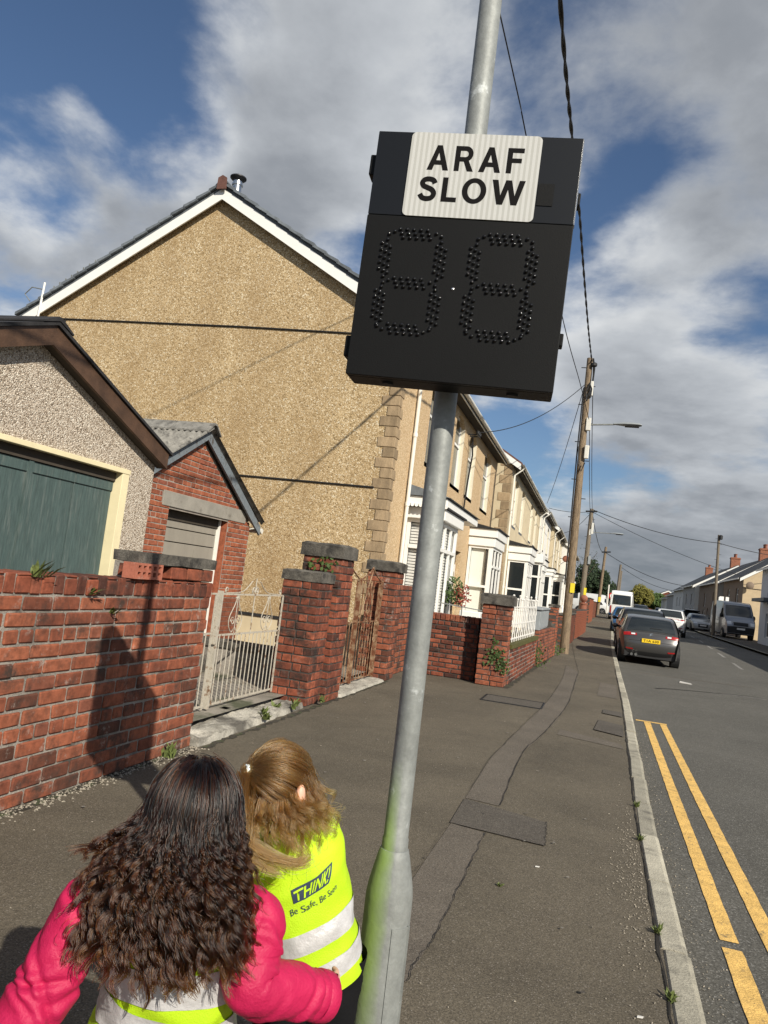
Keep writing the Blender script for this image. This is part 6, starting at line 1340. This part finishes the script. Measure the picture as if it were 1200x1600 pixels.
def hair_object(name,strands,mat,parent,r0=.0005,r1=.0002):
    """strands: array n x k x 3 of world points"""
    n,k,_=strands.shape; c=strands.reshape(-1,3).mean(0); cu=bpy.data.hair_curves.new(name); cu.add_curves([k]*n)
    cu.attributes['position'].data.foreach_set('vector',(strands-c).astype(np.float32).ravel())
    ra=cu.attributes.get('radius') or cu.attributes.new('radius','FLOAT','POINT'); tt=np.linspace(0,1,k); ra.data.foreach_set('value',np.tile(r0*(1-tt)+r1*tt,n).astype(np.float32))
    cu.materials.append(mat); o=bpy.data.objects.new(name,cu); COL.objects.link(o); put(o,parent,Vector(c)); return o
def skin_body(parent,joints,edges,mat,root=0):
    me=bpy.data.meshes.new('body'); me.from_pydata([tuple(Vector(p)-WL[parent.name_full]) for p,r in joints],edges,[]); me.materials.append(mat)
    o=bpy.data.objects.new('body',me); COL.objects.link(o); o.parent=parent
    sk=o.modifiers.new('skin','SKIN'); sk.use_smooth_shade=True
    if not me.skin_vertices: bpy.context.view_layer.objects.active=o
    for d,(p,r) in zip(me.skin_vertices[0].data,joints): d.radius=(r,r) if not hasattr(r,'__len__') else r
    me.skin_vertices[0].data[root].use_root=True
    s=o.modifiers.new('sub','SUBSURF'); s.levels=2; s.render_levels=2; return o
def person(label,P,group=None):
    """P: dict of joints in world space"""
    t=thing('person',label,'person',P['base'],group); J=[];E=[];ix={}
    def j(n,p,r,fr=None):
        J.append((p,r)); ix[n]=len(J)-1
        if fr is not None: E.append((ix[fr],ix[n]))
    f=P['hf']; hc=P['head']; j('pelvis',P['pelvis'],.085); j('spine',P['pelvis'].lerp(P['neck'],.45),.075,'pelvis'); j('chest',P['pelvis'].lerp(P['neck'],.8),.08,'spine'); j('neck',P['neck'],.036,'chest')
    j('jaw',P['neck'].lerp(hc,.55)+f*.012,.050,'neck'); j('head',hc,(.073,.080),'jaw'); j('crown',hc+Vector((0,0,.055)),(.060,.066),'head')
    for s,q in (('L','l'),('R','r')):
        j('sh'+q,P['sh'+q],.036,'chest'); j('el'+q,P['el'+q],.028,'sh'+q); j('wr'+q,P['wr'+q],.019,'el'+q)
        d=(P['ha'+q]-P['wr'+q]).normalized(); side=P['hs'+q].normalized(); nrm=d.cross(side).normalized()
        j('pa'+q,P['wr'+q]+d*.035,(.022,.014),'wr'+q)
        for k,(o_,L) in enumerate(((-.024,.040),(-.009,.047),(.006,.049),(.020,.042))):
            b=P['wr'+q]+d*.062+side*o_; j(f'f{q}{k}a',b,.0078,'pa'+q); j(f'f{q}{k}b',b+d*L*.5+nrm*.006,.0068,f'f{q}{k}a'); j(f'f{q}{k}c',b+d*L*.85+nrm*.024,.0058,f'f{q}{k}b')
        b=P['wr'+q]+d*.025-side*.026; j('t'+q+'a',b,.009,'pa'+q); j('t'+q+'b',b+d*.026-side*.018+nrm*.008,.0075,'t'+q+'a')
        j('hip'+q,P['hip'+q],.062,'pelvis'); j('kn'+q,P['kn'+q],.044,'hip'+q); j('an'+q,P['an'+q],.028,'kn'+q); j('to'+q,P['an'+q]+P['bf']*.10-Vector((0,0,.025)),.026,'an'+q)
    skin_body(t,J,E,K['skin'])
    rt=f.cross(Vector((0,0,1))).normalized(); up=rt.cross(f)
    MB().prism([tuple(hc+f*.078+up*.012+rt*.008),tuple(hc+f*.078+up*.012-rt*.008),tuple(hc+f*.078-up*.022-rt*.012),tuple(hc+f*.078-up*.022+rt*.012)],f*.018).build('nose',K['skin'],t,bevel=.004)
    for s in (-1,1):
        e=MB().sphere(tuple(hc+f*.066+rt*s*.032+up*.012),.013,10,7).build('eye',K['plate_white'],t,smooth=True); MB().sphere(tuple(hc+f*.076+rt*s*.031+up*.012),.006,8,6).build('iris',K['black_ink'],e,smooth=True)
        MB().sphere(tuple(hc+rt*s*.078-up*.006),(.010,.016,.028),10,7).build('ear',K['skin'],t,smooth=True)
    MB().sphere(tuple(hc+f*.070-up*.045),(.020,.010,.006),10,6).build('mouth',K['lip'],t,smooth=True)
    return t
def folds(p,amp,fr=14,seed=0):
    q=Vector(p)*fr+Vector((seed,seed*2.3,0)); return amp*(mnoise.noise(q)+.5*mnoise.noise(q*2.1)+.8*(1-abs(mnoise.noise(q*.7))*2.5))
def sleeve(name,parent,pts,radii,mat,seed=0,n=72,m=150,amp=.0022,nf=16,depth=.0075):
    c=catmull(pts,m); rr=[float(interp(i/(m-1),[(k/(len(radii)-1),r) for k,r in enumerate(radii)])) for i in range(m)]; rows=[]; prev=None
    r=random.Random(seed*7+1); ln=sum(np.linalg.norm(c[i+1]-c[i]) for i in range(m-1))
    # creases: sharp valleys with a soft ridge beside, most of them near the bend, slanting round the arm
    F=[(min(.97,max(.06,r.gauss(.52,.22))),r.uniform(0,6.28),r.choice((-1,1))*r.uniform(.15,.75),r.uniform(.05,.13),r.uniform(.5,1.0)) for _ in range(nf)]
    for i,p in enumerate(c):
        p=Vector(p); d=(Vector(c[min(i+1,m-1)])-Vector(c[max(i-1,0)])).normalized(); u=(prev-d*prev.dot(d)).normalized() if prev else (Vector((0,0,1))-d*d.z).normalized(); prev=u; w=d.cross(u); row=[]
        for k in range(n):
            a=2*math.pi*k/n; v=u*math.cos(a)+w*math.sin(a); q=p+v*rr[i]; o=-.0035*math.exp(-((1-i/(m-1)-.10)*ln/.003)**2)-.003*math.exp(-((i/(m-1)-.13)*ln/.003)**2)+amp*2*mnoise.noise(q*16+Vector((seed,0,0)))+amp*mnoise.noise(q*45)
            for (t0,a0,sl,le,st) in F:
                y=(i/(m-1)-t0)*ln; x=((a-a0+math.pi)%(2*math.pi)-math.pi)*rr[i]
                cs,sn=math.cos(sl),math.sin(sl); al=x*cs+y*sn; ac=-x*sn+y*cs
                if abs(al)<le*2.2 and abs(ac)<.035:
                    g=math.exp(-(al/le)**2); o+=st*depth*g*(-math.exp(-(ac/.006)**2)+.75*math.exp(-((ac-.013)/.009)**2))
            row.append(q+v*o)
        rows.append(row)
    e=[[Vector(c[-1]).lerp(p,.86) for p in rows[-1]],[Vector(c[-4]).lerp(p,.82) for p in rows[-4]]]
    return MB().grid(rows+e,True).build(name,mat,parent,smooth=True)
class Loft:
    """closed garment surface: sections (t, centre, right, forward, a, b); angle 0 is the middle of the back"""
    def __init__(s,secs,amp=.004,seed=0,ex=.85): s.S=secs; s.amp=amp; s.seed=seed; s.ex=ex
    def raw(s,t,a):
        S_=s.S; i=0
        while i<len(S_)-2 and t>S_[i+1][0]: i+=1
        k=(t-S_[i][0])/(S_[i+1][0]-S_[i][0]); k=min(max(k,0),1); k2=k*k*(3-2*k); A,B=S_[i],S_[i+1]
        c=A[1].lerp(B[1],k); r=A[2].lerp(B[2],k).normalized(); f=A[3].lerp(B[3],k).normalized(); ra=lerp(A[4],B[4],k2); rb=lerp(A[5],B[5],k2)
        sx,cx=math.sin(a),math.cos(a); sx=math.copysign(abs(sx)**s.ex,sx); cx=math.copysign(abs(cx)**s.ex,cx)
        return c+r*(ra*sx)-f*(rb*cx), c
    def p(s,t,a,off=0.0):
        q,c=s.raw(t,a); n=(q-c).normalized(); return q+n*(folds(q,s.amp,13,s.seed)+off)
    def mesh(s,t0,t1,a0,a1,n,m,off=0.0,skew=0.0):
        return [[s.p(lerp(t0,t1,i/n)+skew*math.sin(lerp(a0,a1,j/m)),lerp(a0,a1,j/m),off) for j in range(m+1)] for i in range(n+1)]
    def build(s,name,parent,mat,t0=0,t1=1,off=0.0,n=44,m=72):
        return MB().grid(s.mesh(t0,t1,-math.pi,math.pi,n,m,off)).build(name,mat,parent,smooth=True)
PI=math.pi; Z=Vector((0,0,1))
# ---------------- dark-haired child
b1=math.radians(17); r1=Vector((math.cos(b1),math.sin(b1),0)); f1=Vector((-math.sin(b1),math.cos(b1),0))
H1=Vector((-.765,1.505,.972)); C1=Vector((-.790,1.545,0))
elr=at(392,1538,1.575); wrr=at(504,1556,1.70); ell=at(62,1560,1.49); wrl=at(-30,1690,1.43)
P1=dict(base=(-.79,1.545,0),hf=(f1+Z*.15).normalized(),bf=f1,head=H1,neck=C1+Z*.84+f1*-.005,pelvis=C1+Z*.50,
  shl=at(150,1408,1.56),shr=at(398,1440,1.62),ell=ell,elr=elr,wrl=wrl,wrr=wrr,hal=wrl+(wrl-ell),har=at(530,1535,1.77),hsl=r1,hsr=Vector((.1,.3,-1)),
  hipl=C1-r1*.06+Z*.47,hipr=C1+r1*.06+Z*.47,knl=C1-r1*.065+f1*.015+Z*.26,knr=C1+r1*.065+f1*.015+Z*.26,anl=C1-r1*.07+Z*.06,anr=C1+r1*.07+Z*.06)
g1=person('child with long dark wavy hair in a bright pink coat and yellow hi-vis vest',P1,)
tilt=-r1*.02
J1=Loft([(0,C1+Z*.50,r1,f1,.105,.075),(.45,C1+Z*.62,r1,f1,.110,.080),(.75,C1+Z*.74,r1,f1,.122,.088),(.90,C1+Z*.80,r1,f1,.115,.080),(1,C1+Z*.855,r1,f1,.052,.052)],.004,3)
J1.build('coat',g1,K['pink'])
V1=Loft([(0,at(235,1660,1.56)+f1*.10,r1,f1,.150,.120),(.35,at(248,1580,1.55)+f1*.09,r1,f1,.136,.112),(.55,C1+Z*.68,r1,f1,.133,.106),(.78,C1+Z*.765,r1,f1,.132,.104),(.90,C1+Z*.815,r1,f1,.108,.080),(1,C1+Z*.855,r1,f1,.062,.058)],.0075,5)
v1=V1.build('hi_vis_vest',g1,K['hivis'])
def band(L,parent,t0,t1,a0,a1,skew,nm='reflective_band',off=.0035):
    return MB().grid(L.mesh(t0,t1,a0,a1,10,70,off,skew)).build(nm,K['silver_tape'],parent,smooth=True)
band(V1,v1,.395,.56,-PI*.98,PI*.98,-.01); band(V1,v1,.14,.335,-PI*.98,PI*.98,-.075)
sleeve('sleeve',g1,[P1['shl']+r1*.055+Z*.015,P1['shl'],P1['shl'].lerp(ell,.5)+r1*-.006,ell,ell.lerp(wrl,.6),wrl],[.058,.060,.060,.062,.056,.048],K['pink'],2)
sleeve('sleeve',g1,[P1['shr']-r1*.06+Z*.01,P1['shr'],P1['shr'].lerp(elr,.55),elr,elr.lerp(wrr,.55),wrr+(wrr-elr)*.06],[.060,.060,.058,.058,.054,.046],K['pink'],7)
d_=(wrr-elr).normalized(); q_=d_.orthogonal().normalized(); w_=d_.cross(q_)
MB().grid([[wrr+d_*a+(q_*math.cos(2*PI*k/24)+w_*math.sin(2*PI*k/24))*rr for k in range(24)] for a,rr in ((-.022,.050),(-.018,.0525),(.008,.0515),(.012,.048),(.006,.044))],True).build('cuff',K['pink'],g1,smooth=True)
for q in 'lr':
    sleeve('trouser_leg',g1,[P1['hip'+q]+Z*.03,P1['hip'+q].lerp(P1['kn'+q],.5),P1['kn'+q],P1['an'+q]+Z*.02],[.078,.072,.058,.048],K['black_cloth'],9,24,40)
    a=P1['an'+q]; MB().sphere(tuple(a+f1*.045-Z*.015),(.045,.085,.046),14,9).build('shoe',K['shoe'],g1,smooth=True)
def cap(parent,hc,r,f,u,R,mat,front=.25):
    m=MB(); rows=[]
    for i in range(13):
        ph=PI*.60*i/12; row=[]
        for j in range(28):
            th=2*PI*j/28; e=ph*(1-front*max(0,-math.cos(th))); row.append(hc+r*(R[0]*math.sin(e)*math.sin(th))-f*(R[1]*math.sin(e)*math.cos(th))+u*(R[2]*math.cos(e)))
        rows.append(row)
    return m.grid(rows,True).build('hair_cap',mat,parent,smooth=True)
K['hair_dark']=hair_mat('hair_dark_brown',.92,.62,.68); K['hair_fair']=hair_mat('hair_light_brown',.34,.42,.19,.26)
K['hair_cap_dark']=M('hair_under_dark',(.010,.006,.004),.6,.3,30); K['hair_cap_fair']=M('hair_under_fair',(.075,.040,.018),.6,.3,30)
def strands_from_guides(G,nper,scat0,scat1,rng,curl=.0,freq=3.0,frizz=.0):
    """G: g x k x 3 guides -> (g*nper) x k x 3 strands scattered round each guide"""
    g,k,_=G.shape; t=np.linspace(0,1,k); idx=np.repeat(np.arange(g),nper); B=G[idx].copy(); n=len(idx)
    off=rng.normal(size=(n,1,3)); sc=(scat0*(1-t)+scat1*t)[None,:,None]; B+=off*sc
    if curl:
        ph=rng.uniform(0,6.28,g)[idx]+rng.normal(0,.5,n); fq=(freq*rng.uniform(.75,1.3,g))[idx]; amp=(curl*rng.uniform(.6,1.4,g))[idx]
        env=np.clip((t-.18)/.5,0,1)**1.1; arg=2*np.pi*fq[:,None]*t[None,:]**1.15+ph[:,None]
        B[:,:,0]+=amp[:,None]*env*np.cos(arg); B[:,:,1]+=amp[:,None]*env*np.sin(arg)*.8; B[:,:,2]+=amp[:,None]*env*np.sin(arg*1.0+1.2)*.45
    fr=rng.uniform(.86,1.0,n)
    q=(t[None,:]*fr[:,None])*(k-1); lo=np.minimum(q.astype(int),k-2); w_=(q-lo)[:,:,None]; ar=np.arange(n)[:,None]; B=B[ar,lo]*(1-w_)+B[ar,lo+1]*w_
    if frizz:
        w=rng.normal(size=(n,4,3))*frizz
        for q in range(4): B+=w[:,q:q+1,:]*np.sin(np.pi*(q+1)*t+q)[None,:,None]*t[None,:,None]
    return B
def bez(p0,p1,p2,p3,k):
    t=np.linspace(0,1,k)[:,None]; return (1-t)**3*p0+3*(1-t)**2*t*p1+3*(1-t)*t*t*p2+t**3*p3
V=lambda v: np.array(v)
rng=np.random.default_rng(5)
def long_hair(hc,r,f,ng,rng):
    u=np.array([0,0,1.0]); r=V(r); f=V(f); hc=V(hc); G=[]; A_=[]; k1,k2=13,55; tt=np.linspace(0,1,k1+k2-1)
    while len(G)<ng:
        th=rng.uniform(-2.25,2.25); ph0=math.acos(1-rng.uniform(0,1)*.92)
        if abs(th)>1.9 and ph0>.9: continue
        lay=rng.uniform(0,1); e=.003+.012*lay; th2=th*(.92 if abs(th)<1.5 else .80)+rng.normal(0,.05); R=(.080+e,.094+e,.107+e*.7)
        ph1=max(ph0+.12,1.38+rng.normal(0,.05)); A=[]
        for s in np.linspace(0,1,k1):
            ph=ph0+(ph1-ph0)*s; q=th+(th2-th)*s; A.append(hc+r*(R[0]*math.sin(ph)*math.sin(q))-f*(R[1]*math.sin(ph)*math.cos(q))+u*(R[2]*math.cos(ph)))
        A=np.array(A); sx=math.sin(th2); cx=max(.10,math.cos(th2)) if abs(th2)<1.5 else .06
        zend=.688+(.030*max(0,-sx))+.015*max(0,sx)+rng.normal(0,.016)+(rng.uniform(.03,.17) if rng.uniform()<.34 else 0)
        x=sx*((.168 if sx<0 else .132)+.035*lay)+rng.normal(0,.012)-.012
        y=-(.118+.030*lay)*cx**.6
        end=hc+r*x+f*(y-.014); end[2]=zend
        d=A[-1]-A[-2]; d/=np.linalg.norm(d); H=A[-1][2]-zend
        # the mass widens steadily from the crown to the ends
        p1=A[-1]+d*.05; p2=A[-1]*.38+end*.62+u*.012-f*.020*cx
        Bz=bez(A[-1],p1,p2,end,k2); g=np.vstack([A,Bz[1:]])
        # long loose waves, neighbouring locks nearly in step
        env=np.clip((tt-.20)/.55,0,1)**1.2; ph=rng.uniform(0,6.28); fq=rng.uniform(4.2,7.0); am=rng.uniform(.0045,.0085)*(1.25 if zend<.75 else 1)
        slow=np.sin(2*np.pi*rng.uniform(1.2,2.0)*tt+rng.uniform(0,6.28))*env*.006; arg=2*np.pi*fq*tt**1.15+ph; g=g+slow[:,None]*r[None]
        g=g+(np.cos(arg)*env*am)[:,None]*r[None]+(np.sin(arg)*env*am*.9)[:,None]*f[None]
        # ends curl under
        cu=np.clip((tt-.86)/.14,0,1)**2*rng.uniform(0,.016); g=g+cu[:,None]*(u*.6+r*rng.choice([-1,1])*.8)[None]
        G.append(g)
    return np.array(G)
hair=thing and None
G1=long_hair(H1,r1,f1,430,rng)
S1=strands_from_guides(G1,32,.0034,.0024,rng,frizz=.0006)
S1b=strands_from_guides(G1[::4],3,.007,.009,rng,curl=.006,freq=4.5,frizz=.004)
hb=hair_object('hair',np.concatenate([S1,S1b]),K['hair_dark'],g1,.00060,.00035); cap(hb,H1,r1,f1,Z,(.083,.097,.110),K['hair_cap_dark'])
# ---------------- fair-haired child
b2=math.radians(30); r2=Vector((math.cos(b2),math.sin(b2),0)); f2=Vector((-math.sin(b2),math.cos(b2),0))
N2=at(452,1300,1.93)+f2*.07; HM=at(500,1545,1.93)+f2*.09
ax=(N2-HM).normalized(); r2t=(r2-ax*r2.dot(ax)).normalized(); f2t=ax.cross(r2t).normalized()
H2=at(436,1236,1.93); h2f=Vector((.22,.90,.22)).normalized(); h2r=h2f.cross(Z).normalized(); h2u=h2r.cross(h2f)
lenv=(N2-HM).length; B2=Vector((HM.x,HM.y,0))+r2*-.01
shr2=at(507,1325,1.98)+f2*.05; shl2=N2-r2t*.135-ax*.045
P2=dict(base=tuple(B2),hf=h2f,bf=f2,head=H2,neck=N2-ax*.01+f2*-.01,pelvis=HM+ax*.01,shl=shl2,shr=shr2,
  elr=shr2+f2*.05+r2*.035-Z*.17,wrr=shr2+f2*.17+r2*.0-Z*.26,ell=shl2-r2*.03+f2*.06-Z*.17,wrl=shl2+f2*.17-Z*.25,har=shr2+f2*.25-Z*.28,hal=shl2+f2*.25-Z*.27,hsl=r2,hsr=r2,
  hipl=B2-r2*.06+Z*.47,hipr=B2+r2*.06+Z*.47,knl=B2-r2*.065+f2*.02+Z*.26,knr=B2+r2*.065+f2*.02+Z*.26,anl=B2-r2*.07+Z*.06,anr=B2+r2*.07+Z*.06)
g2=person('child with fair half-tied hair wearing a printed yellow hi-vis vest over black',P2)
sec=lambda q,a,b,dx=0.0: (q,HM+ax*(lenv*q)+r2t*dx,r2t,f2t,a,b)
J2=Loft([sec(-.05,.118,.095),sec(.4,.118,.09),sec(.78,.125,.088),sec(.92,.10,.072),(1.0,N2,r2t,f2t,.045,.045)],.003,8); J2.build('jacket',g2,K['black_cloth'],-.05,1)
V2=Loft([sec(-.02,.130,.108),sec(.3,.128,.104),sec(.6,.130,.100),sec(.80,.139,.098),sec(.91,.128,.086),(1.0,N2+ax*.004,r2t,f2t,.055,.054)],.0058,11)
v2=V2.build('hi_vis_vest',g2,K['hivis'],-.02,1)
band(V2,v2,.285,.415,-PI*.98,PI*.98,.035); band(V2,v2,.06,.18,-PI*.98,PI*.98,.035)
for q,sd in (('r',5),('l',6)): sleeve('sleeve',g2,[P2['sh'+q]-(r2t*.035 if q=='r' else -r2t*.035),P2['sh'+q],P2['sh'+q].lerp(P2['el'+q],.6),P2['el'+q],P2['wr'+q]],[.045,.047,.046,.044,.037],K['black_cloth'],sd,32,50,.003)
for q in 'lr':
    sleeve('trouser_leg',g2,[P2['hip'+q]+Z*.05,P2['hip'+q].lerp(P2['kn'+q],.5),P2['kn'+q],P2['an'+q]+Z*.02],[.085,.075,.058,.046],K['black_cloth'],12,24,40)
    MB().sphere(tuple(P2['an'+q]+f2*.045-Z*.015),(.045,.085,.046),14,9).build('shoe',K['shoe'],g2,smooth=True)
# print on the back of the vest: the dark slanted campaign logo and the handwritten line
vb=Vector(v2.location)+WL[g2.name_full]
def on_vest(L,off): 
    def fn(x,z): return L.p(z,x,off)-vb
    return fn
fv=on_vest(V2,.0030); a0,a1,tb,tt_=-.12,.46,.600,.690
bk=MB(); rows=[]
for i in range(9):
    rows.append([V2.p(lerp(tb,tt_,i/8)+ (j/16)*(.055+.02*i/8),lerp(a0,a1+.18*(i/8),j/16) if True else 0,.0026) for j in range(17)])
bk.grid(rows); bk.build('logo_backing',K['print'],v2,smooth=True)
me,v=text_mesh('THINK!',.02,1.0,1.0); 
bmx=bmesh.new(); bmx.from_mesh(me); bmesh.ops.subdivide_edges(bmx,edges=bmx.edges[:],cuts=2); bmx.to_mesh(me); bmx.free(); v=np.array([q.co[:] for q in me.vertices])
lo,hi=v.min(0),v.max(0)
for q,p in zip(me.vertices,v):
    x=(p[0]-lo[0])/(hi[0]-lo[0]); z=(p[1]-lo[1])/(hi[1]-lo[1]); q.co=V2.p(lerp(tb+.012,tt_-.012,z)+x*(.055+.02*z), lerp(a0+.03,a1-.03+.14*z,x),.0038)-vb
me.materials.clear(); me.materials.append(K['hivis']); o=bpy.data.objects.new('logo_lettering',me); COL.objects.link(o); o.parent=v2
me,v=text_mesh('Be Safe, Be Seen',-.004,1.0,1.05,.0); lo,hi=v.min(0),v.max(0)
for q,p in zip(me.vertices,v):
    x=(p[0]-lo[0])/(hi[0]-lo[0]); z=(p[1]-lo[1])/(hi[1]-lo[1]); q.co=V2.p(lerp(.520,.568,z)+.06*x+.004*math.sin(x*21),lerp(-.20,.66,x),.0032)-vb
me.materials.clear(); me.materials.append(K['print']); o=bpy.data.objects.new('slogan_lettering',me); COL.objects.link(o); o.parent=v2
# fair hair: swept to a tie at the back, the rest loose, one lock falling forward over the vest
def sk(th,ph,e=.004): return V(H2)+V(h2r)*((.079+e)*math.sin(ph)*math.sin(th))-V(h2f)*((.093+e)*math.sin(ph)*math.cos(th))+V(h2u)*((.106+e)*math.cos(ph))
_q=(at(391,1213,1.895)-H2).normalized(); TP=math.acos(_q.dot(h2u)); TH=math.atan2(_q.dot(h2r),-_q.dot(h2f))
tie=sk(TH,TP,.014)
def slerp_skull(th,ph,e,k=22):
    def d(th,ph): return np.array([math.sin(ph)*math.sin(th),-math.sin(ph)*math.cos(th),math.cos(ph)])
    a,b=d(th,ph),d(TH,TP); om=math.acos(np.clip(a@b,-1,1)); out=[]
    for s in np.linspace(0,1,k):
        v=(math.sin((1-s)*om)*a+math.sin(s*om)*b)/max(math.sin(om),1e-4); ee=e*(1-.3*s)+.004*math.sin(PI*s)
        out.append(V(H2)+V(h2r)*((.079+ee)*v[0])+V(h2f)*((.093+ee)*v[1])+V(h2u)*((.106+ee)*v[2]))
    return np.array(out)
Ga=[]
while len(Ga)<300:
    th=rng.uniform(-PI,PI); ph=rng.uniform(.05,1.55)
    if ph>1.25 and abs(th)>2.2: continue
    om=math.hypot((th-TH)*math.sin(ph),ph-TP)
    if om<.3 or (ph>1.32 and abs(th-TH)<1.0): continue
    Ga.append(slerp_skull(th,ph,rng.uniform(.002,.012)))
Sa=strands_from_guides(np.array(Ga),11,.0045,.0014,rng,frizz=.0016)
k=34; Gb=[]
for i in range(110):
    th=rng.uniform(-1.9,2.5); ph=rng.uniform(1.30,1.60); p0=sk(th,ph,rng.uniform(.003,.018)); out=p0-V(H2); out[2]=0; out/=np.linalg.norm(out)
    drop=rng.uniform(.060,.150); sweep=max(0,math.sin(th))
    p3=p0+out*rng.uniform(.0,.028)+V(r2t)*(.050*sweep**2*rng.uniform(.2,1.3))-np.array([0,0,drop]); p3=p3-V(f2t)*.03*(1-sweep)
    Gb.append(bez(p0,p0+out*.018-np.array([0,0,.03]),p3+np.array([0,0,.045])+out*.01,p3,k))
Sb=strands_from_guides(np.array(Gb),28,.0034,.0028,rng,curl=.007,freq=1.5,frizz=.0011)
def lock(pts,n,s0,s1,seed,curl=.004,freq=1.5):
    c=np.array(catmull([V(p) for p in pts],k)); r_=np.random.default_rng(seed); G=np.repeat(c[None],n,0)+r_.normal(size=(n,1,3))*np.linspace(s0,s1,k)[None,:,None]; return strands_from_guides(G,12,.003,.004,r_,curl=curl,freq=freq,frizz=.003)
tv=Vector(tie)
Sc=np.concatenate([lock([tv,at(376,1236,1.83),at(368,1272,1.79),at(382,1310,1.76),at(420,1336,1.755),at(462,1348,1.76),at(484,1338,1.765)],26,.006,.004,1),
   lock([tv,at(378,1240,1.83),at(372,1280,1.78),at(384,1325,1.755),at(410,1352,1.75),at(444,1366,1.755)],16,.007,.005,2),
   lock([tv,at(380,1242,1.82),at(376,1290,1.77),at(372,1340,1.74),at(392,1372,1.735)],14,.008,.006,3,.006,2)])
# long front locks blown out over the right shoulder
fr_=[]
for i in range(26):
    p0=sk(rng.uniform(1.5,2.6),rng.uniform(1.0,1.5),.008); p3=V(at(rng.uniform(490,538),rng.uniform(1262,1292),1.90+rng.uniform(-.03,.03))); fr_.append(bez(p0,p0+V(h2r)*.012-np.array([0,0,.04]),p3-V(r2)*.03+np.array([0,0,-.004]),p3,k))
Sd=strands_from_guides(np.array(fr_),9,.003,.006,rng,curl=.005,freq=1.2,frizz=.006)
Se=strands_from_guides(np.array(Gb)[::6],1,.010,.014,rng,curl=.008,freq=1.5,frizz=.010)
h2=hair_object('hair',np.concatenate([Sb,Sc,Sd,Se]),K['hair_fair'],g2,.00055,.00026); hair_object('swept_hair',Sa,K['hair_fair'],h2,.00055,.0004)
cap(h2,H2,h2r,h2f,h2u,(.081,.095,.107),K['hair_cap_fair'])
d=(tv-H2).normalized(); mb=MB(); q=d.orthogonal().normalized(); w=d.cross(q); pts=[tv+d*.004+(q*math.cos(a)+w*math.sin(a))*.011 for a in np.linspace(0,2*PI,17)]; mb.tube(pts,.0052,8); mb.build('hair_tie',K['tie'],h2,smooth=True)
MB().sphere(tuple(at(469,1243,1.865)),(.012,.016,.026),12,8).build('ear',K['skin'],g2,smooth=True)
